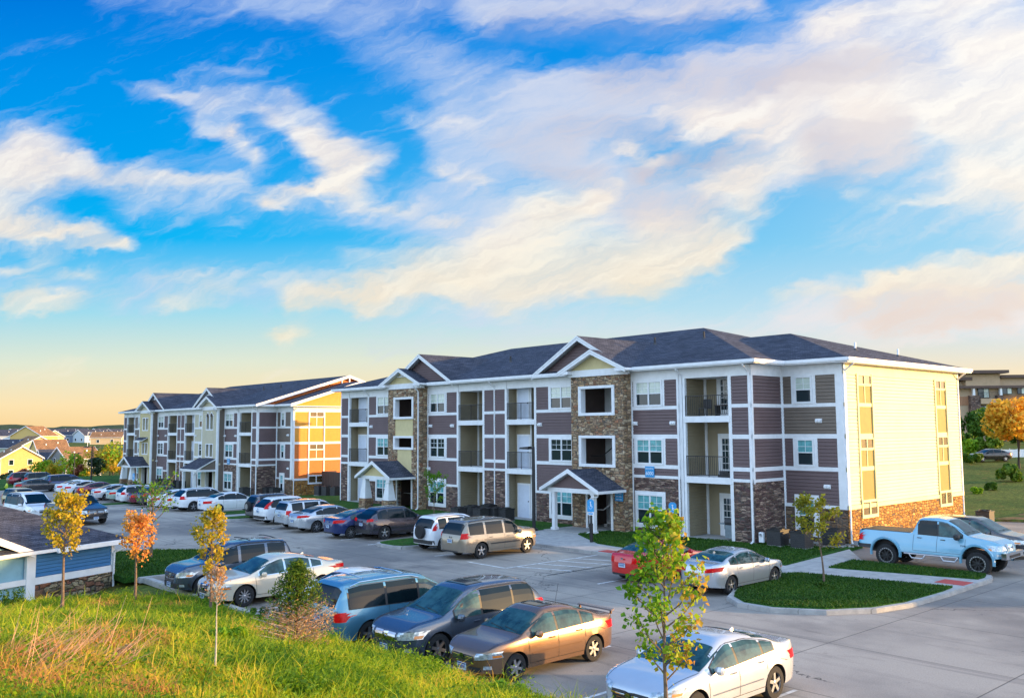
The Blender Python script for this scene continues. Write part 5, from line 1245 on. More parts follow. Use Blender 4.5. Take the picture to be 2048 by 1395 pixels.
car(SUV(2.63, .84, .92, 1.66, 1.76, slope=.14, n=8, wst=.70, pw=.06, surround=P_['silver'], sm=.035, rails=(-.6, 1.4), railm=TRIMB, tail=((.80, .98, .86, 1.10, 0, None),)), 'silver', 'suv', 'silver-grey boxy SUV between the silver sedan and the white crossover', 'car', (599, 1057), 'r', -1, IN, GR)
car(SUV(2.62, .88, 1.0, 1.66, 1.82, slope=.48, sm=.08, clad=TRIMB, tail=((.76, .985, .98, 1.42, 0, None),)), 'white', 'suv', 'white crossover with tall tail lamps beside the dark SUV with a rear spare', 'car', (557, 1048), 'r', -1, IN, GR)
car(SUV(2.62, .86, .72, 1.68, 1.78, slope=.16, spare=(.92, .33), sparerim=1, rails=(-.5, 1.4), sm=.04, tail=((.84, .99, 1.0, 1.40, 0, None),)), 'grey', 'suv', 'dark grey SUV carrying a spare wheel with a bright rim', 'car', (530, 1041), 'r', -1, IN, GR)
car(SEDAN(2.57, .9, .98, 1.46, 1.74, glass=CGT, rimstyle='five', tail=((.50, .985, .74, .95, .0, None),)), 'red', 'sedan', 'bright red sedan partly behind the leafy young tree', 'car', (1310, 1164), 'r', -1, IN, GR)
car(SEDAN(2.70, .88, .95, 1.44, 1.78, trunk=1.08, sm=.11, glass=CGT, rimstyle='five', tail=((.45, .985, .78, .92, .07, None),), antenna=(.25, .07)), 'silver', 'sedan', 'silver sedan beside the curved grass island and the red sedan', 'car', (1460, 1188), 'r', -1, IN, GR)
# ---- long row farther along
car(SEDAN(2.70, .93, 1.0, 1.46, 1.80, sm=.11, rimstyle='five', glass=CGL), 'white', 'sedan', 'white sedan behind the yellow fire hydrant', 'car', (436, 1027), 'r', -1, IN, GR)
far = [('W', (386, 1022), 'white', 'white compact SUV with roof rails right beside the sedan at the hydrant'), ('S', (364, 1020), 'white', 'white sedan just left of the white compact SUV with roof rails'), ('S', (332, 1018), 'white', 'white sedan third from the hydrant, right of the dark grey wagon'),
       ('W', (308, 1012), 'char', 'dark grey wagon-shaped SUV behind the thin green sapling'), ('S', (287, 1010), 'wine', 'dark red sedan beside the dark wagon, seen over the sapling'), ('W', (264, 1008), 'white', 'white crossover with orange tail lamps left of the dark red sedan'),
       ('S', (242.6, 1003), 'green', 'pale mint-green sedan in the long row'), ('S', (212, 1000), 'lsilver', 'pale silver sedan behind the mint-green one'), ('S', (178, 994), 'wine', 'wine-red sedan left of the small grass island'), ('S', (152, 990), 'white', 'white sedan right next to the wine-red sedan, left of the little island'),
       ('S', (136, 988), 'white', 'white sedan two places left of the wine-red sedan'), ('V', (112, 981), 'navy', 'dark blue minivan beside the dark sedan near the left end'), ('S', (53, 985), 'char', 'charcoal sedan at the left end of the long row')]
farT = {}
for k, px, colr_, lb in far:
    key = (k, colr_)
    if key not in farT:
        sp = SEDAN(2.75, .95, 1.03, 1.46, 1.80, sm=.1) if k == 'S' else (SUV(2.65, .88, .98, 1.66, 1.82, slope=.4, sm=.07, rails=(-.6, 1.4)) if k == 'W' else SUV(3.05, .92, 1.0, 1.76, 1.96, slope=.25, sm=.05, rails=(-.6, 1.6)))
        farT[key] = car(sp, colr_, 'minivan' if k == 'V' else ('suv' if k == 'W' else 'sedan'), lb, 'car', px, 'r', -1, IN, GR)
    else:
        r0, s0 = farT[key]; c = copy_tree(r0); c['label'] = lb; place(c, s0, px, 'r', -1, *IN)
# dark cars beyond the end of the lot
for k, (x, y, colr_, lb) in enumerate([(36, 972, 'wine', 'dark red SUV beyond the charcoal sedan at the far left corner of the lot'), (66, 973, 'black', 'black SUV between the dark red SUV and the blue minivan'), (88, 977, 'lsilver', 'silver sedan roof showing between the charcoal sedan and the blue minivan')]):
    sp = SUV(2.7, .9, 1.0, 1.68, 1.82, slope=.35, rails=(-.6, 1.5)) if k < 2 else SEDAN(2.7, .9, 1.0, 1.45, 1.8)
    car(sp, colr_, 'suv' if k < 2 else 'sedan', lb, 'car', (x, y), 'r', -1, IN, 'cars at the far corner of the lot')
# row on the near side, seen over the garage roof
GL_ = 'vehicles parked behind the garage'
PK = dict(wb=3.5, W=1.95, low=.32, T=.16, ex=4, exr=9, n=7, sm=.04, top=[(-1.2, .6), (-1.19, 1.10), (-1.12, 1.16), (.95, 1.18), (1.0, 1.20), (1.08, 1.5), (1.14, 1.72), (1.25, 1.78), (1.9, 1.80), (2.45, 1.72), (3.05, 1.25), (3.5, 1.16), (4.3, 1.0), (4.42, .8), (4.45, .55)],
    beltp=[(-1.2, 1.12), (3.5, 1.06), (4.45, .95)], dlo=(1.22, 2.95), pillars=(2.0,), ws=(2.42, 3.0), rgl=(1.02, 1.13), rgw=.85, rg=.12, doors=((1.1, 0), (1.98, 0), (2.95, 0)), handles=(1.3, 2.2), mirror=2.7, tail=((.8, .985, .8, 1.08, 0, None),), head=((.55, .97, .72, .92, 0),), grille=((.5, .66, .9, TRIMB),), platez=(.62, .45), badgez=(.95, .8), r=.39, tw=.25)
r_, s_ = build_car(PK, P_['black'], 'pickup_truck', 'black pickup truck whose cab shows above the garage roof ridge', 'pickup truck', GL_); place(r_, s_, (150, 1050), 'f', -1, *rot(RT, 8))
r_, s_ = build_car(SUV(2.9, .9, 1.1, 1.80, 1.95, slope=.25, sm=.04, rails=(-.7, 1.6), n=8), P_['white'], 'suv', 'white SUV at the left edge behind the garage roof', 'car', GL_); place(r_, s_, (52, 1043), 'f', -1, *rot(RT, 8))
r_, s_ = build_car(SUV(2.7, .9, 1.0, 1.68, 1.82, slope=.3, sm=.05), P_['gold'], 'suv', 'gold SUV roof at the left edge above the white SUV', 'car', GL_); place(r_, s_, (36, 1018), 'f', -1, *rot(RT, 8))
# lifted pickup on the right, facing right
RAM = dict(wb=3.57, W=2.02, low=.66, T=.15, ex=3.6, exr=9, n=6.5, sm=.05, lift=.10, top=[(-1.25, .84), (-1.24, 1.36), (-1.20, 1.44), (1.0, 1.44), (1.06, 1.46), (1.14, 1.72), (1.22, 1.98), (1.34, 2.06), (1.9, 2.09), (2.4, 2.02), (2.72, 1.84), (3.22, 1.46), (3.6, 1.42), (4.1, 1.34), (4.38, 1.22), (4.47, 1.05), (4.5, .8)],
    beltp=[(-1.25, 1.40), (1.0, 1.38), (3.4, 1.34), (4.5, 1.2)], dlo=(1.28, 3.02), pillars=(2.06,), ws=(2.42, 3.18), rgl=(1.08, 1.21), rgw=.85, rg=.12, doors=((1.12, 0), (2.05, 0), (3.12, 0)), handles=(1.36, 2.28), mirror=2.86, tail=((.82, .985, 1.0, 1.34, 0, None),), head=((.50, .97, .98, 1.18, 0),), grille=((.38, .98, 1.22, CHROME), (.34, 1.0, 1.20, TRIMB)), platez=(.80, .74), badgez=(1.2, 1.1), r=.455, tw=.32, arch=.11, rimstyle='beadlock', glass=CGT, glassr=CGL, mirrorm=TRIMB, mscale=1.5, handlem=CHROME, bars=CHROME)
r_, s_ = build_car(RAM, P_['white_shade'], 'pickup_truck', 'white lifted crew-cab pickup tinted shade-blue, with big black off-road wheels, parked by the end wall', 'pickup truck', 'vehicles parked beside the end wall')
place(r_, s_, (1958, 1151), 'f', -1, *rot(RT, 1))
m = MB()   # open bed
m.box(-1.1, .95, -.78, .78, 1.30, 1.447, TRIMB); m.build('truck_bed', r_)
for sd in (1, -1):
    for ax in (0, s_.wb):
        m = MB(); ring = []
        for i in range(15):
            a = pi*(-.06+1.12*i/14); ring.append([(ax+cos(a)*rr, sd*(s_.W/2+dy), .555+sin(a)*rr) for rr, dy in ((.56, -.02), (.575, .05), (.64, .05), (.665, -.02))])
        grid_faces(m, ring, P_['white_shade']); m.build('fender_flare', r_, smooth=True)
m = MB()
for sd in (1, -1):
    y = sd*.98; m.tube([(.75, y, .62), (2.85, y, .62)], .032, RIM, 6)
    for x in (.95, 2.2): m.tube([(x, y, .62), (x+.12, y*1.04, .46), (x+.55, y*1.04, .46), (x+.67, y, .62)], .026, RIM, 6)
m.build('side_step', r_)
m = MB(); m.box(4.42, 4.60, -.92, .92, .70, .93, CHROME); m.box(4.58, 4.615, -.55, .55, .74, .84, TRIMB); m.build('front_bumper', r_)
m = MB(); m.box(-1.42, -1.22, -.92, .92, .74, .92, CHROME); m.box(-.9, 3.6, -.45, .45, .52, .70, TRIMB)
for ax in (0, s_.wb): m.tube([(ax, -.8, .5), (ax, .8, .5)], .07, TRIMB, 8)
m.build('rear_bumper', r_)
for nm, a, b, zz in (('bed_panel', -1.2, -.55, .86),): 
    m = MB(); side_patch(m, s_, -1.18, -.62, .70, .86, TRIMB, -1, .01, 6, 2); side_patch(m, s_, -1.18, -.62, .70, .86, TRIMB, 1, .01, 6, 2); m.build('lower_cladding', r_)
for sd in (-1,):
    t = text_obj('door_lettering', '2500', .11, SEAM, r_, Matrix.Translation((3.05, -(s_.hw(3.0, 1.1)+.012), 1.08)) @ Matrix.Rotation(pi/2, 4, 'X'), .002)
r_, s_ = build_car(SUV(2.75, .92, 1.0, 1.70, 1.88, slope=.3, sm=.05, glass=CGT, rails=(-.6, 1.4)), P_['char'], 'suv', 'dark SUV with a bright bonnet behind the lifted white pickup', 'car', 'vehicles parked beside the end wall')
place(r_, s_, (2010, 1118), 'f', -1, *rot(RT, 1)); 
r_, s_ = build_car(SEDAN(2.75, .95, 1.03, 1.46, 1.80, sm=.1), P_['black'], 'sedan', 'black sedan on the road above the grass bank at the far right', 'car')
BLACKFAR = (r_, s_)
import numpy as np
rs_ = np.random.RandomState(11)
def hit(x, y):
    d = ray(x, y); k = 3.0
    while k < 3000:
        p = EYE+d*k
        if p.z < terr(p.x, p.y): return Vector((p.x, p.y, terr(p.x, p.y)))
        k *= 1.004
    return EYE+d*k
def leafmat(name, cols, trans=.45):
    m = bpy.data.materials.new(name); m.use_nodes = True; g = NG(m.node_tree); b = g.n['Principled BSDF']
    at = g.node('ShaderNodeAttribute', attribute_name='tint'); f = g.sep(at.outputs['Color'])[0]
    c = g.ramp(f, [(i/(len(cols)-1), q) for i, q in enumerate(cols)])
    g.put(b.inputs['Base Color'], c); b.inputs['Roughness'].default_value = .55; b.inputs['Specular IOR Level'].default_value = .3
    tr = g.node('ShaderNodeBsdfTranslucent'); g.put(tr.inputs[0], c); mx = g.node('ShaderNodeMixShader'); mx.inputs[0].default_value = trans
    o = g.n['Material Output']; g.l.new(b.outputs[0], mx.inputs[1]); g.l.new(tr.outputs[0], mx.inputs[2]); g.l.new(mx.outputs[0], o.inputs[0]); MT[name] = m; return m
LF_SPRING = leafmat('leaf_spring_green', [(.08, .22, .01), (.17, .36, .015), (.32, .46, .02), (.45, .36, .03), (.60, .30, .04)])
LF_YEL = leafmat('leaf_yellow', [(.22, .24, .02), (.42, .36, .02), (.62, .42, .03), (.65, .33, .04)])
LF_ORG = leafmat('leaf_orange', [(.60, .38, .05), (.80, .42, .07), (.80, .30, .10), (.70, .48, .06)])
LF_GOLD = leafmat('leaf_gold', [(.55, .24, .02), (.80, .40, .03), (.85, .46, .04), (.60, .45, .04)], .4)
LF_GREEN = leafmat('leaf_green', [(.025, .08, .006), (.06, .14, .01), (.12, .21, .012), (.22, .28, .02)], .35)
LF_DARK = leafmat('needle_green', [(.012, .03, .01), (.02, .05, .015), (.05, .08, .02)], .15)
LF_DRY = leafmat('dry_needles', [(.24, .12, .05), (.50, .27, .12), (.66, .42, .24)], .3)
LF_RED = leafmat('leaf_maroon', [(.10, .02, .02), (.18, .05, .03), (.25, .10, .04)], .2)
GRASSM = leafmat('grass_blades', [(.06, .16, .008), (.20, .34, .012), (.42, .52, .018), (.66, .56, .04), (.75, .42, .08), (.60, .28, .10)], .5)
BARK = mat('bark', (.16, .11, .075), .9, var=.3, vscale=20); BARKD = mat('dark_bark', (.06, .045, .035), .9, var=.3, vscale=12); BARKW = mat('pale_bark', (.45, .38, .30), .8, var=.2, vscale=15)
def leaves_obj(name, C_, N_, size, mt, parent, tint, asp=.8, shape='leaf'):
    """C_: (n,3) centres; N_: (n,3) facing directions; one small pointed leaf (two faces with a fold) each"""
    n = len(C_)
    C_ = np.asarray(C_, float); N_ = np.asarray(N_, float) + 1e-6; N_ /= np.linalg.norm(N_, axis=1)[:, None]
    up = rs_.normal(size=(n, 3)); A = np.cross(N_, up); A /= np.linalg.norm(A, axis=1)[:, None]; B_ = np.cross(N_, A)
    sz = size*(.65+.7*rs_.rand(n))[:, None]; h = .16
    a = C_-A*sz*.5; b = C_+B_*sz*asp*.5+N_*sz*h; c = C_+A*sz*.5; d = C_-B_*sz*asp*.5+N_*sz*h
    V = np.stack([a, b, c, d], 1).reshape(-1, 3)
    F = np.array([[0, 1, 2], [0, 2, 3]])[None]+4*np.arange(n)[:, None, None]; F = F.reshape(-1, 3)
    me = bpy.data.meshes.new(name); me.vertices.add(len(V)); me.vertices.foreach_set('co', V.ravel()); me.loops.add(len(F)*3); me.loops.foreach_set('vertex_index', F.ravel().astype(np.int32))
    me.polygons.add(len(F)); me.polygons.foreach_set('loop_start', np.arange(0, len(F)*3, 3, dtype=np.int32)); me.polygons.foreach_set('loop_total', np.full(len(F), 3, np.int32))
    me.update(calc_edges=True); me.materials.append(mt)
    at = me.color_attributes.new('tint', 'FLOAT_COLOR', 'POINT'); t = np.repeat(np.clip(tint, 0, 1), 4); at.data.foreach_set('color', np.stack([t, t, t, np.ones_like(t)], 1).ravel())
    o = bpy.data.objects.new(name, me); link(o, parent); return o
def young_tree(base, h, cw, label, group, leaf, nl=700, ls=.07, trunk_h=.35, tr=.03, lean=0.0, bark=BARK, up=.9, nb=18, tint0=.2, tint1=.9, gold_side=.35, sparse=1.0, name='young_tree', shape='oval', dens=None):
    t = thing(name, label, 'tree', base, group=group); rnd = random.Random(hash(label) % 9999 if False else int(base[0]*137+base[1]*71) % 9973)
    m = MB(); pts = [(lean*h*k*k+rnd.uniform(-.008, .008)*h*k, rnd.uniform(-.008, .008)*h*k, h*k) for k in (0, .15, .3, .45, .6, .75, .88, 1.0)]
    m.tube(pts, [tr*1.25, tr, tr*.85, tr*.7, tr*.5, tr*.35, tr*.22, tr*.12], bark, 7)
    m.build('trunk', t, smooth=True); br = MB(); C_, N_, T_ = [], [], []
    for i in range(nb):
        k = trunk_h+(.97-trunk_h)*((i+.5)/nb)**.9; a = i*2.4+rnd.uniform(-.4, .4)
        j = min(int(k*7.5), 6); p0 = Vector(pts[j]).lerp(Vector(pts[j+1]), min(1, max(0, k*7.5-j)))
        rel = (k-trunk_h)/(1-trunk_h); prof = {'oval': sin(pi*min(1, (rel*.86+.16)))**.75, 'cone': 1-rel*.9, 'vase': .45+.55*sin(pi*min(1, rel*.8+.25)), 'leader': (.55+.45*rel/.3) if rel < .3 else 1-(rel-.3)*1.0}[shape]
        ln = cw*.5*prof*rnd.uniform(.75, 1.15)*1.15; d = Vector((cos(a), sin(a), up*rnd.uniform(.6, 1.3)))
        p1 = p0+Vector((d.x*ln*.5, d.y*ln*.5, d.z*ln*.35)); p2 = p0+Vector((d.x*ln, d.y*ln, d.z*ln*.95))
        br.tube([p0, p1, p2], [tr*.42, tr*.28, tr*.1], bark, 5)
        segs = [(p0, p1, .35), (p1, p2, 1.0)]
        for _ in range(3):
            q0 = p1.lerp(p2, rnd.uniform(0, .8)); aa = a+rnd.uniform(-1.1, 1.1); q1 = q0+Vector((cos(aa), sin(aa), rnd.uniform(.3, 1.2)))*ln*.38
            br.tube([q0, q1], [tr*.18, tr*.06], bark, 4); segs.append((q0, q1, 1.1))
        per = int(nl/nb*sparse); wts = [w*(b-a_).length for a_, b, w in segs]; tot = sum(wts)
        for (s0, s1, w), ww in zip(segs, wts):
            for _ in range(int(per*ww/tot)+1):
                c = s0.lerp(s1, rnd.uniform(.15, 1.08)); off = Vector((rnd.gauss(0, 1), rnd.gauss(0, 1), rnd.gauss(0, 1)))*ls*.75
                c = c+off; C_.append(c); N_.append(Vector((rnd.gauss(0, 1), rnd.gauss(0, 1), rnd.gauss(.6, .8))))
                T_.append(tint0+(tint1-tint0)*min(1, max(0, rnd.random()**1.4*.75+gold_side*(c.x/(cw*.5+.01))*.6+(.25 if c.z < h*.55 else 0)*gold_side)))  # more yellow leaves towards the right and low in the crown
    br.build('branches', t); leaves_obj('crown', np.array([list(c) for c in C_]), np.array([list(c) for c in N_]), ls, leaf, t, np.array(T_)); return t
def blob_tree(base, h, cw, label, group, leaf, n=1400, ls=.5, trunk=.25, name='tree', bark=BARKD, cat='tree', tr=.15, lumps=9, ch=None, tlo=0, thi=1):
    t = thing(name, label, cat, base, group=group); rnd = random.Random(int(abs(base[0]*31+base[1]*17)) % 9973); ch = ch or h*(1-trunk)
    if trunk > 0:
        m = MB(); m.tube([(0, 0, -.2), (.02*h, 0, h*trunk), (0, .02*h, h*.7)], [tr*1.3, tr, tr*.4], bark, 7)
        for k in range(5): a = k*1.3; m.tube([(0, 0, h*(trunk+.05*k)), (cos(a)*cw*.3, sin(a)*cw*.3, h*(trunk+.15+.1*k))], [tr*.5, tr*.15], bark, 5)
        m.build('trunk', t, smooth=True)
    cen = Vector((0, 0, h-ch/2)); L_ = []
    for i in range(lumps):
        a = rnd.uniform(0, 2*pi); e = rnd.uniform(-.8, 1); r = rnd.uniform(.35, .72)
        L_.append((cen+Vector((cos(a)*cw/2*r*sqrt(max(0, 1-e*e*.7)), sin(a)*cw/2*r*sqrt(max(0, 1-e*e*.7)), e*ch/2*.62)), rnd.uniform(.32, .5)*min(cw, ch)*.62, rnd.uniform(-.18, .18)))
    C_, N_, T_ = [], [], []
    for i in range(n):
        c0, r, tt = L_[i % len(L_)]; d = Vector((rnd.gauss(0, 1), rnd.gauss(0, 1), rnd.gauss(0, 1))).normalized(); p = c0+d*r*rnd.uniform(.72, 1.08)
        if p.z < .05*h and trunk > 0: p.z = abs(p.z)+.1*h
        if p.z < 0: continue
        C_.append(list(p)); N_.append(list(d+Vector((rnd.gauss(0, .5), rnd.gauss(0, .5), rnd.gauss(0, .5))))); T_.append(tlo+(thi-tlo)*(.5+tt+rnd.uniform(-.3, .3)))
    leaves_obj('crown' if cat == 'tree' else 'foliage', np.array(C_), np.array(N_), ls, leaf, t, np.array(T_), asp=.75); return t
YG = 'staked young trees on the grassy bank'
def zto(px, py, base):   # height so the tip reaches a pixel row at the base's distance
    p = DEP(px, py, base.y); return p.z-base.z
# main leafy tree close to the viewer
b = Vector((1.86, 11.2, 0)); b.z = terr(b.x, b.y)
young_tree(b, zto(1320, 1058, b), .86, 'green and gold leafy young tree at the bottom, in front of the silver sedan', None, LF_SPRING, nl=1700, ls=.074, trunk_h=.27, tr=.030, up=1.25, nb=30, tint0=.05, tint1=1.0, gold_side=.55, shape='leader')
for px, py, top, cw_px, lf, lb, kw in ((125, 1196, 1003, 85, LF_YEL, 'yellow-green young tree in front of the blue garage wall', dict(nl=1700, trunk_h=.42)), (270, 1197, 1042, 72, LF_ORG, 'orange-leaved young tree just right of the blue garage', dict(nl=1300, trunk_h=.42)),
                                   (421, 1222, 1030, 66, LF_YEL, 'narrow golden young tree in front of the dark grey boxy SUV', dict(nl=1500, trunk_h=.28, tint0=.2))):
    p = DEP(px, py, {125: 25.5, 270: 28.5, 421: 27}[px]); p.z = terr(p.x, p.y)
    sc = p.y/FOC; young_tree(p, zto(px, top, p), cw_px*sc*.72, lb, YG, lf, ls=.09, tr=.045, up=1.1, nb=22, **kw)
p = hit(430, 1362); young_tree(p, zto(432, 1150, p), 32*p.y/FOC, 'leafless thin pale sapling with a twiggy brown top on the grassy bank', YG, LF_DRY, nl=260, ls=.035, trunk_h=.62, tr=.013, bark=BARKW, up=1.6, nb=22, lean=.0)
p = G(302, 1114, .05); young_tree(p, zto(296, 985, p), 1.5, 'thin sparse green sapling by the kerb at the far end of the near row', None, LF_SPRING, nl=420, ls=.10, trunk_h=.45, tr=.06, up=1.4, nb=16, tint0=0, tint1=.35, sparse=1, shape='vase')
p = G(1648, 1163, .05); young_tree(p, zto(1615, 1005, p), 1.25, 'spindly yellow-green sapling in the kerbed island before the building corner', None, LF_YEL, nl=1300, ls=.11, trunk_h=.35, tr=.035, up=.75, nb=13, lean=-.16, tint0=0, tint1=.7, shape='vase')
p = G(868, 1036, .05); young_tree(p, zto(855, 955, p), 1.2, 'slender light green tree between the stone tower and the dark condenser units', None, LF_SPRING, nl=900, ls=.10, trunk_h=.3, tr=.03, up=1.3, nb=16, tint0=0, tint1=.4)
# conifer, green above and browned below
p = hit(592, 1302); h = zto(590, 1122, p); t = thing('conifer', 'small conifer, green at the top and brown below, beside the blue-grey minivan', 'tree', p)
m = MB(); m.tube([(0, 0, -.1), (0, 0, h*.5), (0, 0, h)], [.05, .035, .008], BARKD, 6); m.build('trunk', t)
C1, N1, T1, C2, N2, T2 = [], [], [], [], [], []; br = MB(); rw_ = 1.05*h
for i in range(150):
    k = ((i+.5)/150)**1.0; z = h*(.04+.95*k); a = i*2.399; r = rw_*.5*(1-k)**.75*random.uniform(.75, 1.12)*(.75 if k < .12 else 1)+.04; e = Vector((cos(a)*r, sin(a)*r, r*.35)); p0 = Vector((0, 0, z-r*.15)); br.tube([p0, p0+e], [.010, .003], BARKD if k > .5 else BARKW, 4)
    for j in range(46):
        q = random.uniform(.2, 1.02); c = p0+e*q+Vector((random.gauss(0, .035), random.gauss(0, .035), random.gauss(0, .03))); (C1 if k > .46+random.uniform(-.12, .12) else C2).append(list(c))
for C_, nm, lf, sz in ((C1, 'green_needles', LF_GREEN, .075), (C2, 'brown_needles', LF_DRY, .055)):
    C_ = np.array(C_) if nm[0] == 'g' else np.array(C_); leaves_obj(nm, C_, rs_.normal(size=C_.shape), sz, lf, t, rs_.rand(len(C_)), asp=.22)
br.build('branches', t)
# ---- grass on the bank
def strand_mesh(name, P0, H, Wd, lean, tint, mt):
    n = len(P0); a = rs_.rand(n)*2*pi; dx = np.stack([np.cos(a), np.sin(a), np.zeros(n)], 1); b = rs_.rand(n)*2*pi; ld = np.stack([np.cos(b), np.sin(b), np.zeros(n)], 1)*lean[:, None]
    up = np.array([0, 0, 1.0]); H = H[:, None]; Wd = Wd[:, None]
    v0 = P0-dx*Wd; v1 = P0+dx*Wd; m0 = P0+up*H*.55+ld*H*.3-dx*Wd*.75; m1 = P0+up*H*.55+ld*H*.3+dx*Wd*.75; tp = P0+up*H*(1-.25*lean[:, None])+ld*H*.95
    V = np.stack([v0, v1, m1, m0, tp], 1).reshape(-1, 3); base = 5*np.arange(n)[:, None]; Q = (base+np.array([[0, 1, 2, 3]])); T3 = (base+np.array([[3, 2, 4]]))
    loops = np.concatenate([Q, T3], 1).ravel().astype(np.int32); me = bpy.data.meshes.new(name); me.vertices.add(len(V)); me.vertices.foreach_set('co', V.ravel().astype(np.float32)); me.loops.add(len(loops)); me.loops.foreach_set('vertex_index', loops)
    me.polygons.add(2*n); st = (7*np.arange(n)[:, None]+np.array([[0, 4]])).ravel().astype(np.int32); me.polygons.foreach_set('loop_start', st); me.polygons.foreach_set('loop_total', np.tile([4, 3], n).astype(np.int32)); me.update(calc_edges=True)
    me.materials.append(mt); at = me.color_attributes.new('tint', 'FLOAT_COLOR', 'POINT'); tt = np.repeat(np.clip(tint, 0, 1), 5); at.data.foreach_set('color', np.stack([tt, tt, tt, np.ones_like(tt)], 1).astype(np.float32).ravel())
    o = bpy.data.objects.new(name, me); link(o); return o
def vterr(P):
    return np.array([terr(x, y) for x, y in P])
def lownoise(P, f, ph):
    x, y = P[:, 0]*f, P[:, 1]*f
    return (np.sin(x*1.3+ph)+np.sin(y*1.7+ph*2)+np.sin((x+y)*.9+ph*3)+np.sin((x-y*1.4)*1.9+ph)*.6)/3.6
pts = []
while len(pts) < 60000:
    d = 6.5+random.random()**.8*26; a = random.uniform(-.62, .2); x, y = d*sin(a), d*cos(a); s, t = ST(Vector((x, y, 0)))
    if t < 12.35 and s < 44 and (s < 31.5 or t < 9.5 or random.random() < .15): pts.append((x, y))
P = np.array(pts); Z = vterr(P); P3 = np.concatenate([P, Z[:, None]], 1); dist = np.hypot(P[:, 0], P[:, 1])
Pn = np.repeat(P3, 5, 0)+np.concatenate([rs_.normal(size=(len(P)*5, 2))*.045, np.zeros((len(P)*5, 1))], 1); dn = np.repeat(dist, 5); n = len(Pn)
T0 = hit(60, 1340); patch = lownoise(Pn, .8, 1.0); patch2 = lownoise(Pn, 2.1, 4.0); lush = lownoise(Pn, 1.4, 7.3); clump = lownoise(Pn, 5.3, 2.2)
H = (.07+.20*rs_.rand(n)**1.6)*(1+.5*np.clip(lush, -.6, 1)+.6*np.clip(clump, -.8, 1))*(1+.9*(rs_.rand(n) > .97)); Wd = .0028+.00028*dn*(.6+.8*rs_.rand(n))
tint = .36+.10*clump+.24*patch+.12*patch2+.16*rs_.normal(size=n)*.8+np.where(patch+patch2*.7 > .55, .32, 0)+.42*np.exp(-((Pn[:, 0]-T0.x)**2+(Pn[:, 1]-T0.y)**2)/3.2)*(.4+rs_.rand(n))+np.where(patch2-patch > .7, .2, 0)+np.where(lush > .35, -.34, 0)+np.where(clump < -.45, -.16, 0)
g_ = strand_mesh('grass', Pn, H, Wd, .25+.75*rs_.rand(n), tint, GRASSM); tag(g_, kind='stuff')
# short blades on the kerbed islands and the front lawn
def inpoly(s, t, poly):
    c = False; j = len(poly)-1
    for i in range(len(poly)):
        if (poly[i][1] > t) != (poly[j][1] > t) and s < (poly[j][0]-poly[i][0])*(t-poly[i][1])/(poly[j][1]-poly[i][1])+poly[i][0]: c = not c
        j = i
    return c
lp = []
for poly, nb_ in ((isl, 26000), ([(18.5, 33.4), (18.75, 35.9), (16, 36.05), (14.0, 36.12), (13.5, 35.95), (13.35, 34.75), (15.5, 34.2)], 8000), ([(20.0, 32.7), (23.5, 32.2), (26.6, 31.95), (30, 32.3), (33.4, 34.4), (33.4, 36), (20.9, 38.9)], 26000), ([(35.65, 11.8), (35.65, 14.1), (36.5, 16.4), (38.4, 17.65), (41.1, 17.65), (43.3, 15.5), (44.3, 11.8)], 14000)):
    s0, s1, t0, t1 = min(q[0] for q in poly), max(q[0] for q in poly), min(q[1] for q in poly), max(q[1] for q in poly); k = 0
    while k < nb_:
        s, t = random.uniform(s0, s1), random.uniform(t0, t1)
        if inpoly(s, t, poly): w = W(s, t, .05); lp.append((w.x, w.y, w.z)); k += 1
lp = np.array(lp); nl_ = len(lp); pt = lownoise(lp, .9, 2.0); TURF = leafmat('turf_blades', [(.02, .07, .006), (.04, .12, .01), (.09, .18, .015), (.25, .30, .03)], .4)
g2_ = strand_mesh('grass', lp, .04+.06*rs_.rand(nl_), .012+.012*rs_.rand(nl_), .4+.8*rs_.rand(nl_), .3+.15*pt+.2*rs_.normal(size=nl_), TURF); tag(g2_, kind='stuff')
# weeds (broad leaves) in clumps
Pw = P3[rs_.rand(len(P3)) < .55]; k_ = lownoise(Pw, 1.4, 7.3)+.5*rs_.normal(size=len(Pw)); Pw = Pw[k_ > .15]; Pw = np.repeat(Pw, 6, 0)+rs_.normal(size=(len(Pw)*6, 3))*np.array([.07, .07, .05])+np.array([0, 0, .13])
cl = []
while len(cl) < 150:
    s, t = random.uniform(9, 31), 12.3-abs(random.gauss(0, 2.6)); q = W(s, t)
    if q.y < 6 or t < 2: continue
    r_c = random.uniform(.12, .34)
    for _ in range(int(260*r_c/.3)): cl.append((q.x, q.y, r_c)) if False else None
    cl.append((q.x, q.y, r_c))
cc = []
for x, y, r_c in cl:
    for _ in range(int(320*(r_c/.3)**2)+30):
        a, b2 = random.gauss(0, .5)*r_c, random.gauss(0, .5)*r_c; cc.append((x+a, y+b2, terr(x+a, y+b2)+abs(random.gauss(.5, .35))*r_c*1.1))
Pw = np.concatenate([Pw, np.array(cc)])
w_ = leaves_obj('weeds', Pw, rs_.normal(size=Pw.shape)+np.array([0, 0, 1.0]), .055, GRASSM, None, .02+.26*rs_.rand(len(Pw)), asp=.5); tag(w_, kind='stuff')
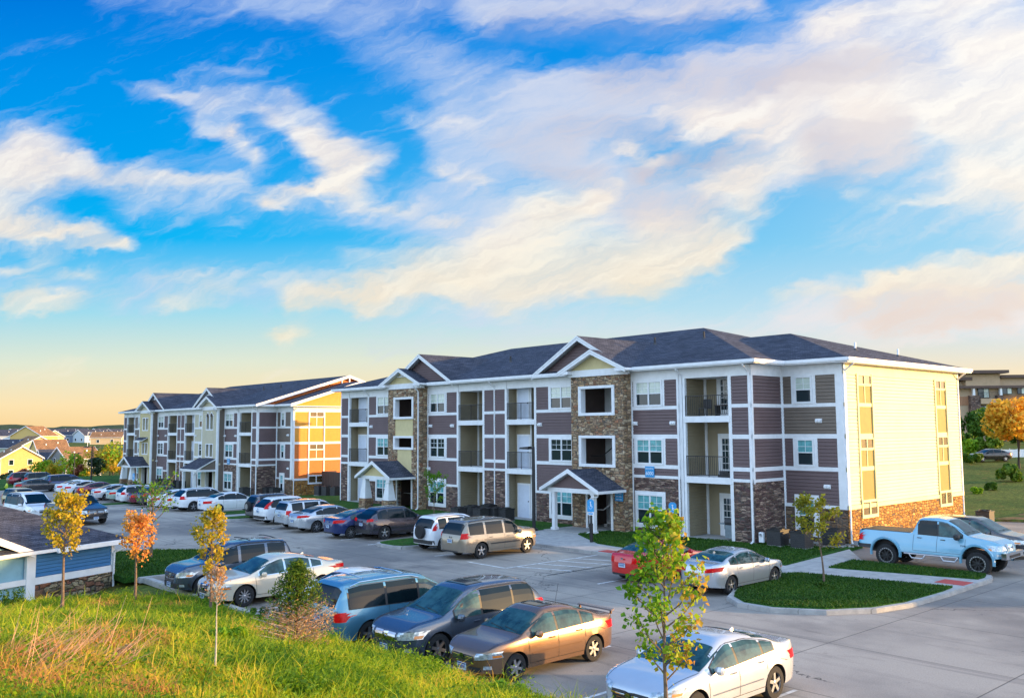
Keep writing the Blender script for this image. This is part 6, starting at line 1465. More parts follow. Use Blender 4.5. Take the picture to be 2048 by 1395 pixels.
# dead stalks on the left
sk = MB(); T0 = hit(110, 1330)
for i in range(200):
    cx_, cy_ = [(60, 1350), (120, 1330), (170, 1300), (210, 1345), (15, 1330), (90, 1290)][i % 6]; px, py = random.gauss(cx_, 22), random.gauss(cy_, 12)
    p = hit(max(-50, px), min(1450, max(1225, py))); a = random.uniform(-.6, 1.6); l = random.uniform(.25, .75)*(1.3 if i % 7 == 0 else 1); dv = Vector((cos(a)*.9, random.uniform(-.6, .5), random.uniform(.2, 1.1))).normalized()*l
    sk.tube([p+Vector((0, 0, .03)), p+dv*.6, p+dv*1.0-Vector((0, 0, .05*l))], [.0035, .003, .0015], BARKW, 4)
MT['dry'] = mat('dry_stalk', (.62, .34, .18), .8, var=.3, vscale=5)
sk.mats = [MT['dry']]; o = sk.build('dead_stalks'); tag(o, kind='stuff')
for i, (px, py, s_, lb) in enumerate([(248, 1322, .2, 'rust-brown seed head clump in the middle of the bank')]):
    p = hit(px, py); blob_tree(p, s_, s_*1.3, lb, None, LF_DRY, n=260, ls=.05, trunk=0, name='dried_weed', cat='weed', lumps=5)
for px, py, w, h, lb in ((520, 1245, 1.3, .45, 'low dark green shrub right of the golden young tree'), (600, 1262, 1.0, .35, 'low dark shrub at the foot of the conifer'), (855, 1345, 1.0, .42, 'bright green leafy weed bush by the kerb below the steel-grey SUV'), (740, 1310, 1.2, .35, 'dark green weed bush on the bank below the minivan'),
                         (1010, 1402, 1.0, .35, 'green weed bush at the bottom edge below the brown sedan'), (25, 1215, 1.0, .6, 'grey-green bushy weed at the left edge beside the garage wall'), (450, 1290, .9, .3, 'green weed clump beside the pale sapling')):
    p = hit(px, py); blob_tree(p, h, w, lb, 'shrubs and weed bushes on the bank', LF_GREEN if 'dark' in lb or 'grey' in lb else LF_SPRING, n=900, ls=.07, trunk=0, name='shrub', cat='shrub', lumps=7, tlo=0, thi=.45)
# ---- trees by the far houses
hz = [(5, 930, 3.5, LF_RED, 'round maroon tree against the grey gable wall at the far left'), (15, 950, 3.4, LF_YEL, 'yellow-tipped small tree right of the maroon one at the far left'), (47, 945, 3.6, LF_RED, 'thin reddish tree before the yellow sunlit house wall'), (84, 943, 6.2, LF_SPRING, 'broad light green tree between the yellow house and the grey house'),
      (108, 945, 4.6, LF_YEL, 'yellow-green tree in front of the grey garage wall'), (138, 945, 7.6, LF_SPRING, 'tall light green tree before the grey gabled house'), (157, 945, 4.6, LF_RED, 'round maroon tree under the small gable windows'), (172, 946, 3.4, LF_SPRING, 'small green bush-like tree before the sunlit house corner'),
      (195, 946, 8.2, LF_YEL, 'yellow-green tree left of the tallest green tree near the apartments'), (218, 946, 9.6, LF_SPRING, 'tallest green tree beside the left end of the far apartments'), (238, 948, 8.6, LF_YEL, 'golden tree touching the left end of the far apartments'), (10, 962, 2.6, LF_DARK, 'small dark conifer on the bank at the far left'), (225, 958, 3.4, LF_YEL, 'low golden bush at the corner of the far apartments'), (96, 872, 3.0, LF_GREEN, 'far green tree among the upper houses')]
for px, py, h, lf, lb in hz:
    d = 205 if py > 940 and py < 950 else (150 if py > 955 else (228 if py > 900 else 500)); p = DEP(px, py, d); p.z = terr(p.x, p.y); n = 700
    h2 = max(h*.75, h*d/215); blob_tree(p, h2, h2*.85, lb, 'trees around the far houses', lf, n=n, ls=.034*d/9*.8, trunk=.2, tr=.12, lumps=8)
p = DEP(194, 958, 128); p.z = terr(p.x, p.y); blob_tree(p, 3.2, 2.3, 'dark green dense conifer next to the black lamp post beyond the cars', None, LF_DARK, n=700, ls=.3, trunk=.05, name='conifer', lumps=7)
# right background greenery
def bt(px, ptop, pbot, wpx, d, lf, lb, cat='tree', trunk=.2, n=1500, name='tree', lumps=10, tlo=0, thi=1):
    p = DEP(px, pbot, d); p.z = terr(p.x, p.y) if trunk > 0 or cat != 'tree' else p.z; top = DEP(px, ptop, d).z; h = top-p.z
    return blob_tree(p, h, wpx*d/FOC, lb, 'trees and hedges beyond the end wall', lf, n=n, ls=d*.0042, trunk=trunk, tr=h*.022, cat=cat, name=name, lumps=lumps, tlo=tlo, thi=thi)
bt(2038, 797, 945, 124, 92, LF_GOLD, 'large orange-gold round tree at the right edge', trunk=.36, n=5200, lumps=18, tlo=.3)
bt(1944, 826, 930, 84, 128, LF_GREEN, 'dark green tree beside the end wall, behind the hedge', n=2000, thi=.6)
bt(1978, 818, 905, 50, 150, LF_GREEN, 'dark green tree left of the orange tree, before the tan building', n=1300)
bt(1976, 866, 938, 62, 112, LF_GREEN, 'round bright green tree between the hedge and the orange tree', n=1400, tlo=.3)
bt(1938, 878, 920, 34, 112, LF_SPRING, 'light yellow-green shrub above the clipped hedge', cat='shrub', name='shrub', trunk=0, n=700, thi=.6)
bt(1946, 906, 942, 84, 100, LF_GREEN, 'clipped dark hedge mass beside the end wall', cat='hedge', name='hedge', trunk=0, n=1600)
bt(2022, 930, 975, 56, 80, LF_GREEN, 'round dark bush on the bare bank at the right edge', cat='shrub', name='shrub', trunk=0, n=1100)
bt(2044, 850, 910, 60, 160, LF_GREEN, 'dark tree behind the orange tree trunk at the right edge', n=1000)
p = G(1650, 1176, .05); blob_tree(p, .2, 1.3, 'scruffy pale grass tuft round the spindly sapling in the island', None, LF_GREEN, n=420, ls=.06, trunk=0, name='grass_tuft', cat='grass tuft', lumps=6, tlo=0, thi=.5)
for px, pt, pb, w, d, lf, lb in ((2000, 905, 935, 34, 104, LF_GREEN, 'low dark shrub right of the hedge, before the black sedan'), (1985, 965, 990, 30, 74, LF_GREEN, 'small dark shrub low on the bank at the far right'), (1952, 975, 992, 26, 72, LF_SPRING, 'pale weed clump on the bank beside the end wall'),
        (2035, 862, 905, 50, 140, LF_GREEN, 'dark green tree crown under the orange tree at the right edge'), (1928, 850, 915, 40, 120, LF_GREEN, 'dark tree touching the far corner of the end wall')):
    bt(px, pt, pb, w, d, lf, lb, cat='shrub', name='shrub', trunk=0, n=900, thi=.6)
# ---------------------------------------------------------------- distant hills
def hills():
    v = []; f = []; n = 260; rnd = random.Random(3)
    ph = [rnd.uniform(0, 6) for _ in range(8)]
    for i in range(n+1):
        a = radians(-50+100*i/n); hN = 26+5*sin(a*9+ph[0])+3*sin(a*23+ph[1])+1.6*sin(a*61+ph[2])+1.2*sin(a*140+ph[3])+rnd.uniform(-.9, .9)
        for r, h in ((1500, -8), (1900, hN*.35), (2300, hN*.8), (2500, hN), (2900, -20)): v.append((r*sin(a), r*cos(a), h + (rnd.uniform(-1, 1) if h > 0 else 0)))
    for i in range(n):
        for j in range(4): f.append((i*5+j, i*5+5+j, i*5+6+j, i*5+1+j))
    me = bpy.data.meshes.new('hills'); me.from_pydata(v, [], f); me.materials.append(grass_mat('wooded_hill', (.035, .055, .02), (.05, .07, .025), (.08, .085, .03), .03)); o = bpy.data.objects.new('hills', me); link(o); tag(o, kind='structure')
hills()
# ---------------------------------------------------------------- houses
HW = dict(yellow=mat('house_yellow', (.62, .42, .14), .7, var=.06), grey=mat('house_grey_blue', (.20, .25, .27), .7, var=.06), pale=mat('house_pale_blue', (.50, .58, .64), .7, var=.06), sage=mat('house_sage', (.42, .46, .36), .7, var=.06), tan=mat('house_tan', (.60, .44, .24), .7, var=.06), blue=mat('house_blue', (.14, .20, .30), .7, var=.06))
def house(px, py, d, yaw, w, dp, he, rise, wall, roof, label, gar=False, wing=None):
    p = DEP(px, py, d); p.z = terr(p.x, p.y)-.1; r_ = thing('house', label, 'house', p, radians(yaw), 'houses down in the valley'); m = MB(); wm = HW[wall]
    m.box(-w/2, w/2, -dp/2, dp/2, -.5, he, wm); m.build('wall', r_)
    g1 = MB()
    for s_ in (-1, 1): g1.prism([(s_*(w/2-.01), -dp/2, he), (s_*(w/2-.01), dp/2, he), (s_*(w/2-.01), 0, he+rise)], (-s_*.15, 0, 0), wm)
    g1.build('gable', r_)
    rf = MB(); o = .45; k = rise/(dp/2)
    for s_ in (-1, 1): slab(rf, [(-w/2-o, s_*(dp/2+o), he-o*k+.1), (w/2+o, s_*(dp/2+o), he-o*k+.1), (w/2+o, 0, he+rise+.1), (-w/2-o, 0, he+rise+.1)], .15, roof, WHITE)
    if wing: slab(rf, [(wing-2.2, -dp/2-.9, he-.2), (wing, -dp/2-.9, he+1.2), (wing, 0, he+1.2), (wing-2.2, 0, he-.2)], .12, roof, WHITE); slab(rf, [(wing+2.2, -dp/2-.9, he-.2), (wing, -dp/2-.9, he+1.2), (wing, 0, he+1.2), (wing+2.2, 0, he-.2)], .12, roof, WHITE)
    rfo = rf.build('roof', r_); v_ = MB(); v_.box(w*.2, w*.2+.3, -dp*.22, -dp*.22+.3, he+rise*.4, he+rise*.75, WHITE); v_.box(-w*.2, -w*.2+.3, -dp*.3, -dp*.3+.3, he+rise*.3, he+rise*.6, WHITE); v_.build('roof_vent', rfo)
    tr = MB()
    for s_ in (-1, 1):
        for q in (-1, 1): tr.prism([(s_*(w/2+o+.02), q*(dp/2+o), he-o*k+.12), (s_*(w/2+o+.02), 0, he+rise+.12), (s_*(w/2+o+.02), 0, he+rise-.22), (s_*(w/2+o+.02), q*(dp/2+o), he-o*k-.2)], (-s_*.08, 0, 0), WHITE)
        for q in (-1, 1): tr.box(s_*w/2-.1, s_*w/2+.06 if s_ > 0 else s_*w/2+.1, q*dp/2-.06, q*dp/2+.06, 0, he, WHITE)
    if wing: g2 = MB(); g2.box(wing-1.7, wing+1.7, -dp/2-.5, -dp/2+.1, 0, he-.3, wm); g2.prism([(wing-1.8, -dp/2-.55, he-.3), (wing+1.8, -dp/2-.55, he-.3), (wing, -dp/2-.55, he+.9)], (0, .4, 0), wm); g2.build('front_gable', r_)
    tr.build('trim', r_)
    nst = 2 if he > 4.4 else 1
    for F, ln in ((Fr((-w/2, -dp/2, 0), (1, 0, 0), (0, -1, 0)), w), (Fr((-w/2, -dp/2, 0), (0, 1, 0), (-1, 0, 0)), dp), (Fr((w/2, -dp/2, 0), (0, 1, 0), (1, 0, 0)), dp)):
        for st in range(nst):
            for a in ([ln*.25, ln*.7] if ln > 7 else [ln*.5]):
                z = .9+2.6*st; q = MB(); q.fb(F, a-.6, a+.6, z-.1, z+1.4, .0, .06, WHITE); wn = q.build('window', r_); gl = MB(); gl.fb(F, a-.48, a+.48, z+.02, z+1.28, .05, .075, GLASS); gl.build('glass', wn)
    if gar:
        F = Fr((-w/2, -dp/2, 0), (1, 0, 0), (0, -1, 0)); q = MB(); q.fb(F, w*.45, w*.45+3.6, 0, 2.2, .04, .09, WHITE); q.build('garage_door', r_)
    return r_
ALP = 41.7
house(33, 952, 232, -50, 11, 9.5, 5.3, 2.9, 'yellow', ROOFB, 'yellow house with a brown roof at the left edge of the valley')
house(150, 946, 240, 48, 9, 11, 4.8, 2.9, 'grey', ROOFB, 'grey-blue house with a brown roof in the middle of the valley')
house(113, 944, 246, 40, 9, 8, 4.2, 2.6, 'grey', ROOF, 'dark-roofed grey garage wing left of the grey-blue house')
house(66, 915, 300, -48, 16, 12, 4.2, 3.3, 'tan', ROOFB, 'wide tan house with a long brown roof behind the yellow house')
house(98, 918, 285, 42, 9, 9, 4.4, 3.0, 'yellow', ROOFB, 'amber house with a small white-edged gable behind the green trees')
house(10, 912, 300, 10, 14, 9, 3.6, 2.6, 'sage', ROOF, 'dark-roofed low house at the left edge above the yellow house')
house(68, 888, 420, -8+90, 12, 16, 4.0, 4.4, 'yellow', ROOFB, 'large yellow gable house facing the viewer in the upper row')
house(100, 890, 430, -40, 9, 9, 3.6, 2.8, 'tan', ROOFB, 'tan house with brown roof just right of the large yellow gable')
for i, (px, wl, rf_, yw, lb) in enumerate([(8, 'pale', ROOF, 20, 'pale house with dark roof at the left edge of the upper row'), (36, 'sage', ROOF, 75, 'sage house with a white-edged gable left of the large yellow gable'), (86, 'sage', ROOF, 80, 'house whose white-edged gable peaks just right of the big yellow gable'), (124, 'blue', ROOF, 30, 'dark blue house with pale porch in the upper row'),
                                          (141, 'tan', ROOF, 80, 'tan gable peeking over the dark blue house'), (152, 'pale', ROOF, 35, 'pale blue house with narrow white gable in the middle of the upper row'), (176, 'pale', ROOF, 60, 'pale blue house left of the thin street lamp'), (200, 'sage', ROOF, 80, 'white-edged gable house right of the thin street lamp'), (229, 'tan', ROOF, 78, 'tan gable house touching the far apartments in the upper row')]):
    house(px, 889, 455+(i % 3)*28, yw, 11, 11, 3.6+.4*(i % 2), 3.0, wl, rf_, lb, gar=i % 2 == 0, wing=(-2.5 if i % 3 == 1 else None))
house(216, 896, 400, 12, 13, 9, 3.3, 2.3, 'tan', ROOFB, 'sunlit tan single-storey house with brown hip-like roof beside the far apartments')
# ---------------------------------------------------------------- tan building behind the trees on the right
STUC = mat('tan_stucco', (.46, .33, .21), .85, var=.06); STUB = mat('rust_stucco', (.38, .19, .10), .85, var=.06); BRF = mat('bronze_fascia', (.10, .06, .045), .6)
p = DEP(1880, 880, 165); p.z = 2.0; tb = thing('tan_apartment_block', 'flat-roofed tan and stone apartment block behind the trees on the right', 'apartment building', p, radians(-4), 'buildings beyond the trees')
u = 165/FOC; X_ = lambda px: (px-1880)*u; Z_ = lambda py: 5.6+(868-py)*u-2.0
m = MB(); m.box(0, X_(2180), 0, 12, -3, Z_(778), STUC); m.box(X_(1930), X_(1996), -1.2, .0, Z_(788), Z_(764), STUC); m.box(X_(1930), X_(1996), 0, 6, Z_(780), Z_(764), STUC); m.box(X_(1996), X_(2180), -.6, 0, Z_(790), Z_(772), STUC); m.build('wall', tb)
m = MB(); m.box(X_(1919), X_(2008), -2.4, 7, Z_(763), Z_(757), BRF); m.build('tower_roof', tb)
m = MB(); m.box(-2, X_(1942), -1.4, 12, Z_(776), Z_(770), BRF); m.box(X_(1996), X_(2182), -1.4, 12, Z_(772), Z_(766), BRF); m.box(-1, X_(2180), -1.25, -.6, Z_(792), Z_(787), BRF); m.build('roof', tb)
m = MB(); m.box(0, X_(1938), -.1, .0, Z_(825), Z_(808), STUB); m.box(X_(2002), X_(2180), -.1, 0, Z_(825), Z_(806), STUB); m.build('rust_band', tb)
for a, b in ((1938, 1957), (1990, 2001)): m = MB(); m.box(X_(a), X_(b), -1.1, -.0, -3, Z_(806), STONE_DARK); m.box(X_(a+6), X_(a+10), -1.0, -.4, Z_(806), Z_(790), WHITE); m.build('stone_pier', tb)
for y0, y1 in ((813, 823), (848, 858)): m = MB(); m.box(X_(1957), X_(1990), -1.4, 0, Z_(y1), Z_(y0), STUC); m.build('balcony', tb)
for k, (y0, y1) in enumerate(((800, 811), (835, 848))):
    m = MB(); z0, z1 = Z_(y1), Z_(y0)
    m.box(X_(1957), X_(1990), -1.38, -1.34, z1-.06, z1, BLACK)
    for i in range(14): m.box(X_(1957)+i*.235, X_(1957)+i*.235+.03, -1.38, -1.34, z0, z1, BLACK)
    m.build('balcony_railing', tb)
for a, b, c, d in ((1957, 1979, 792, 811), (2001, 2020, 788, 804), (1957, 1979, 826, 847), (2030, 2045, 788, 804), (2001, 2018, 830, 846)):
    F = Fr((0, -.02 if a < 2000 else -.62 if c < 790 else -.02, 0), (1, 0, 0), (0, -1, 0)); q = MB(); q.fb(F, X_(a), X_(b), Z_(d), Z_(c), 0, .08, BLACK); wn = q.build('window', tb); gl = MB(); gl.fb(F, X_(a)+.12, X_((a+b)/2)-.08, Z_(d)+.1, Z_(c)-.1, .05, .1, GLASS); gl.fb(F, X_((a+b)/2)+.08, X_(b)-.12, Z_(d)+.1, Z_(c)-.1, .05, .1, BLIND); gl.build('glass', wn)
# black car and white fence beyond
r_, s_ = BLACKFAR; p = DEP(2003, 931, 102); r_.location = (p.x, p.y, terr(p.x, p.y)+.03); r_.rotation_euler = (0, 0, radians(185))
m = MB(); q0 = DEP(2012, 915, 112); zf = terr(q0.x, q0.y)
for i in range(14):
    x = q0.x-1.5+i; z0, z1 = terr(x, q0.y)-zf, terr(x+1, q0.y)-zf
    m.box(i*1.0, i*1.0+.08, 0, .08, z0-.3, z0+1.1, WHITE)
    if i < 13:
        m.hexa([(i, .02, z0-.05), (i+1, .02, z1-.05), (i+1, .06, z1-.05), (i, .06, z0-.05), (i, .02, z0+1), (i+1, .02, z1+1), (i+1, .06, z1+1), (i, .06, z0+1)], WHITE)
fo = m.build('fence', loc=(q0.x-1.5, q0.y, zf)); tag(fo, 'low white fence behind the black sedan at the right edge', 'fence')
# ---------------------------------------------------------------- blue garage at lower left
GBL = mat('garage_blue_siding', (.015, .15, .36), .6, var=.05); GPB = mat('garage_pale_blue_panel', (.22, .42, .52), .7, var=.06)
gd = Vector((sin(radians(25.7)), cos(radians(25.7)), 0)); gp = DEP(224, 1150, 35.5); gb_ = -1.0
gr_ = thing('garage', 'low blue garage with stone base, white trim and dark shingle roof at lower left', 'garage', (gp.x, gp.y, gb_), atan2(gd.y, gd.x))
# local: x along the wall (away), -y faces the viewer's right side ; wall face at y=0, building behind at +y
Lw, Dp, Hh = 15, 7.5, 2.35; FG_ = Fr((0, 0, 0), (-1, 0, 0), (0, -1, 0))
m = MB(); m.box(-Lw, 0, .05, Dp, -.5, Hh, GPB); m.build('wall', gr_)
m = MB(); m.fb(FG_, 0, 3.45, -.5, 1.15, -.05, .08, STONE_GAR); m.build('stone_base', gr_)
m = MB(); m.fb(FG_, .1, 3.4, 1.38, Hh-.1, -.05, .02, GBL); m.siding(FG_, .12, 3.4, 1.4, Hh-.1, GBL, c=.02, e=.13); m.build('siding', gr_)
m = MB(); m.fb(FG_, 0, 3.5, 1.15, 1.4, -.02, .1, WHITE); m.fb(FG_, 0, .14, 1.15, Hh, 0, .1, WHITE); m.fb(FG_, 3.4, 3.75, -.5, Hh, -.02, .12, WHITE); m.fb(FG_, 0, 3.4, Hh-.12, Hh, 0, .08, WHITE)
for a in (5.4, 7.4, 9.4): m.fb(FG_, a, a+.2, -.5, Hh, .0, .1, WHITE)
m.fb(FG_, 3.75, 12, 1.2, 1.4, .0, .09, WHITE); m.fb(FG_, 3.75, 12, Hh-.15, Hh+.05, .0, .1, WHITE); m.build('trim', gr_)
m = MB(); ov = .45; kk = .44; rw = (Dp+2*ov)/2; ez = Hh+.05
slab(m, [(ov, -ov, ez), (-Lw, -ov, ez), (-Lw, -ov+rw, ez+rw*kk), (ov-rw, -ov+rw, ez+rw*kk)], .12, ROOF); slab(m, [(ov, Dp+ov, ez), (-Lw, Dp+ov, ez), (-Lw, -ov+rw, ez+rw*kk), (ov-rw, -ov+rw, ez+rw*kk)], .12, ROOF); slab(m, [(ov, -ov, ez), (ov-rw, -ov+rw, ez+rw*kk), (ov, Dp+ov, ez)], .12, ROOF)
m.build('roof', gr_)
m = MB(); gc, gh = -7.6, 3.9
for s_ in (1, -1): slab(m, [(gc+s_*gh, -.34, ez-.05), (gc, -.34, ez+gh*kk), (gc, 3.2, ez+gh*kk), (gc+s_*gh, 1.0, ez-.05)], .1, ROOF)
m.build('gable_roof', gr_)
m = MB(); m.prism([(gc-gh+.5, -.12, Hh), (gc+gh-.5, -.12, Hh), (gc, -.12, Hh+(gh-.5)*kk)], (0, .2, 0), GPB); m.build('gable', gr_)
m = MB()
for s_ in (1, -1): m.prism([(gc+s_*(gh+.05), -.40, ez), (gc, -.40, ez+gh*kk+.04), (gc, -.40, ez+gh*kk-.22), (gc+s_*(gh+.05), -.40, ez-.24)], (0, .06, 0), WHITE)
m.box(ov-.05-3.2, ov+.08, -ov-.08, -ov+.05, ez-.17, ez+.0, WHITE); m.box(ov-.05, ov+.08, -ov, Dp+ov, ez-.17, ez, WHITE); m.build('gutter', gr_)
m = MB(); m.tube([(ov-.05, -ov, ez-.1), (ov-.1, -ov+.05, ez-.3), (-.06, -.15, ez-.5), (-.06, -.15, -.05)], .055, WHITE, 6); m.tube([(-.06, -.15, -.05), (-.06, -.2, -.4)], .06, DARKM, 6); m.build('downspout', gr_)
# ---------------------------------------------------------------- building hardware
def bl(org, u, y, z=0): return W(org[0]+u, org[1]+y, org[2]+z)
def condenser(pos, rz, label, grp, s=.74, h=.74):
    m = MB(); m.box(-s/2, s/2, -s/2, s/2, .06, h, DARKM); m.box(-s/2-.03, s/2+.03, -s/2-.03, s/2+.03, h, h+.05, BLACK); m.box(-s/2-.02, s/2+.02, -s/2-.02, s/2+.02, 0, .06, CONC)
    for k in range(9): m.box(-s/2-.012, s/2+.012, -s/2-.012, s/2+.012, .12+k*.08, .135+k*.08, BLACK)
    m.lathe([(.34, h+.05), (.34, h+.10), (.30, h+.10), (.30, h+.06)], BLACK, 18, 'z'); m.box(-s/2-.016, -s/2-.01, .12, .26, h-.16, h-.10, REDP)
    m.lathe([(.08, h+.05), (.08, h+.09), (.01, h+.09)], BLACK, 8, 'z')
    o = m.build('air_conditioner'); o.location = pos; o.rotation_euler = (0, 0, rz); tag(o, label, 'air conditioner', grp); return o
RZ = atan2(-D1.y, -D1.x)
AG = 'condenser units along the apartment walls'
for px, py, lb in ((1556, 1091, 'dark condenser unit nearest the downspout, left of the ground window'), (1604, 1096, 'dark condenser unit under the ground window near the building corner'), (1668, 1092, 'condenser unit partly behind the spindly sapling'),
                   (918, 1040, 'leftmost condenser unit below the middle balconies'), (945, 1036, 'condenser unit right of the leftmost one below the middle balconies'), (962, 1042, 'front condenser unit in the dark cluster below the middle balconies'), (978, 1033, 'rear condenser unit against the wall in the cluster below the middle balconies'), (990, 1041, 'condenser unit second from the right in the cluster by the stone pier'), (1012, 1042, 'rightmost condenser unit before the stone pier')):
    condenser(G(px, py, .03), RZ, lb, AG)
condenser(W(20.4, 54.6, 0), RZ, 'condenser unit at the far end of the bright end wall', AG)
for i, (s, t) in enumerate(((75.2, 42.6), (74.0, 42.7), (72.6, 42.8))): condenser(W(s, t, -.5), RZ, ['condenser unit nearest the orange wall, left of three by the brown screen', 'middle one of three condenser units before the brown screen', 'right one of three condenser units before the brown screen'][i], AG, .85, .9)
for i, (s, t) in enumerate(((79.5, 40.1), (80.7, 40.0), (82.0, 38.2), (99.5, 38.1), (101, 38.1), (102.3, 38.2), (104, 38.1), (98, 38.2))):
    condenser(W(s, t, -.68), RZ, ['condenser unit by the far block\'s right corner', 'second condenser unit from the far block\'s right corner', 'condenser unit at the dark stone corner of the far block', 'condenser unit right of centre before the far block', 'condenser unit before the far block\'s centre pier', 'condenser unit left of the centre pier of the far block', 'leftmost condenser unit before the far block', 'rightmost condenser unit in the row before the far block\'s centre'][i], AG, .8, .8)
sc = MB(); sc.box(-1.9, 1.9, -.06, .06, 0, 2.3, BROWN); sc.box(-1.9, -1.8, -.06, 1.5, 0, 2.3, BROWN); sc.box(1.8, 1.9, -.06, 1.5, 0, 2.0, BROWN)
for i in range(12): sc.box(-1.88+.31*i, -1.86+.31*i, -.075, -.06, 0, 2.3, BLACK)
o = sc.build('utility_screen'); o.location = W(75.4, 44.0, -.62); o.rotation_euler = (0, 0, RZ); tag(o, 'brown panelled screen against the orange sunlit wall', 'screen')
# meters
for i, (px, py) in enumerate(((1524, 1090),)):
    m = MB(); m.box(-.12, .12, -.06, .06, .15, .62, SIGNW); m.lathe([(.07, 0), (.07, .05), (.01, .05)], CHROME, 10, 'y', (0, -.11, .5)); o = m.build('gas_meter'); o.location = G(px, py, .03); o.rotation_euler = (0, 0, RZ); tag(o, 'grey meter box left of the dark condenser units at the building corner', 'meter')
# rock mulch bed
rk = MB(); rr = random.Random(5)
for i in range(520):
    s, t = rr.uniform(21.0, 24.2), rr.uniform(38.75, 40.0)
    if i > 360: s, t = rr.uniform(20.7, 21.4), rr.uniform(39.2, 43)
    p = W(s, t, .06); q = rr.uniform(.03, .075); rk.hexa([(p.x+dx*q*rr.uniform(.7, 1.2), p.y+dy*q*rr.uniform(.7, 1.2), p.z+(0 if k < 4 else q*rr.uniform(.6, 1.1))-.01) for k, (dx, dy) in enumerate([(-1, -1), (1, -1), (1, 1), (-1, 1)]*2)], CONC if i % 3 else BARK)
tag(rk.build('gravel'), kind='stuff')
# ---------------------------------------------------------------- lamps, signs, hydrants
def lamp(pos, h, label, yaw, heads=1, arm=.55, mt=BLACK):
    r_ = thing('street_lamp', label, 'street lamp', pos, yaw, 'lamp posts around the car park'); m = MB(); m.lathe([(.22, 0), (.22, .12), (.10, .14), (.095, h*.5), (.08, h), (0.01, h)], mt, 10, 'z'); m.build('post', r_)
    for k in range(heads):
        sg = 1 if k == 0 else -1; m = MB(); m.tube([(0, 0, h-.12), (sg*arm, 0, h-.08)], .035, mt, 6); m.hexa([(sg*(arm-.1), -.2, h-.14), (sg*(arm+.55), -.15, h-.12), (sg*(arm+.55), .15, h-.12), (sg*(arm-.1), .2, h-.14), (sg*(arm-.1), -.18, h+.02), (sg*(arm+.5), -.13, h-.03), (sg*(arm+.5), .13, h-.03), (sg*(arm-.1), .18, h+.02)], mt)
        hd = m.build('lamp_head', r_); q = MB(); q.box(min(sg*(arm), sg*(arm+.45)), max(sg*arm, sg*(arm+.45)), -.12, .12, h-.155, h-.145, SIGNW); q.build('lens', hd)
    return r_
def lamp_px(px, pb, pt, label, yaw, z0=.03, **k):
    p = G(px, pb, z0); h = DEP(px, pt, p.y).z-p.z; return lamp(p, h, label, yaw, **k)
lamp_px(1068, 1060, 893, 'tall black lamp post on the lawn before the middle balconies', atan2(D1.y, D1.x)+.2, arm=.35)
lamp_px(532, 988, 889, 'black lamp post with one arm in front of the far block\'s dark stone corner', atan2(-D2.y, -D2.x)+.6, z0=-.6, arm=.9)
p = W(114, 24.5, -.8); p = DEP(182, 962, 112); p.z = terr(p.x, p.y); lamp(p, DEP(182, 892, 112).z-p.z, 'black lamp post beyond the end of the lot, right of the valley houses', pi, 1)
p = DEP(186, 950, 150); p.z = terr(p.x, p.y); lamp(p, DEP(186, 893, 150).z-p.z, 'thin brown lamp post right behind the black one', 0, 1, mt=BARKD)
p = DEP(148, 948, 165); p.z = terr(p.x, p.y); lamp(p, DEP(148, 905, 165).z-p.z, 'slim curved-arm lamp in front of the grey-blue house', 0, 1, arm=.7)
p = DEP(175, 892, 330); p.z = terr(p.x, p.y); lamp(p, DEP(175, 864, 330).z-p.z, 'pale far lamp post rising before the upper row of houses', 0, 1, mt=WHITE)
def access_sign(pos, label, yaw, h=2.1):
    r_ = thing('accessible_parking_sign', label, 'parking sign', pos, yaw, 'accessible parking signs'); m = MB(); m.box(-.05, .05, -.03, .03, 0, h-.6, BLACK); m.lathe([(.09, 0), (.09, .9), (.07, .92)], BLACK, 10, 'z'); m.build('post', r_)
    m = MB(); pts = [(-.19, -.035, h-.62), (.19, -.035, h-.62)] + [(.19*cos(a), -.035, h-.05+.12*sin(a)-.07) for a in [pi*k/8 for k in range(9)]]; m.prism(pts, (0, -.015, 0), BLUE); pl = m.build('sign_plate', r_)
    m = MB(); m.lathe([(.012, -.052), (.035, -.052)], SIGNW, 10, 'y', (.0, 0, h-.14)); m.box(-.015, .02, -.055, -.051, h-.34, h-.18, SIGNW); m.box(-.015, .075, -.055, -.051, h-.275, h-.255, SIGNW); m.box(.0, .09, -.055, -.051, h-.36, h-.34, SIGNW); m.box(.075, .1, -.055, -.051, h-.42, h-.34, SIGNW)
    for k in range(8):
        a = pi*.95+1.55*pi*k/8; m.box(.0+.09*cos(a)-.013, .09*cos(a)+.013, -.055, -.051, h-.38+.09*sin(a)-.013, h-.38+.09*sin(a)+.013, SIGNW)
    m.build('wheelchair_symbol', pl); m = MB(); m.box(-.17, .17, -.05, -.034, h-.78, h-.64, SIGNW); m.box(-.13, .13, -.055, -.049, h-.745, h-.675, BLUE); m.build('lower_plate', r_)
access_sign(G(1183, 1083, .03), 'blue accessible parking sign on a black post in front of the porch', RZ+.25)
access_sign(G(1348, 1104, .03), 'blue accessible parking sign seen just above the leafy young tree', RZ+.2, 2.25)
access_sign(W(92.6, 31.3, -.62), 'small blue accessible parking sign before the far block\'s shed-roofed porch', RZ+.2)
def wallsign(org, u, y, z, w, h, label, lines, name='building_sign'):
    r_ = thing(name, label, 'sign', bl(org, u, y, z), RZ, 'blue signs on the apartment walls'); m = MB(); m.box(-w/2, w/2, -.03, 0, -h/2, h/2, BLUE); pl = m.build('plate', r_)
    for tx, zz, sz in lines: text_obj('lettering', tx, sz, SIGNW, pl, Matrix.Translation((0, -.034, zz)) @ Matrix.Rotation(pi/2, 4, 'X'), .002)
wallsign(LB1, 9.35, -2.86, 3.30, .62, .58, 'blue building number sign reading BUILDING 6000 below the second-floor window', [('BUILDING', .17, .12), ('6000', -.09, .27)])
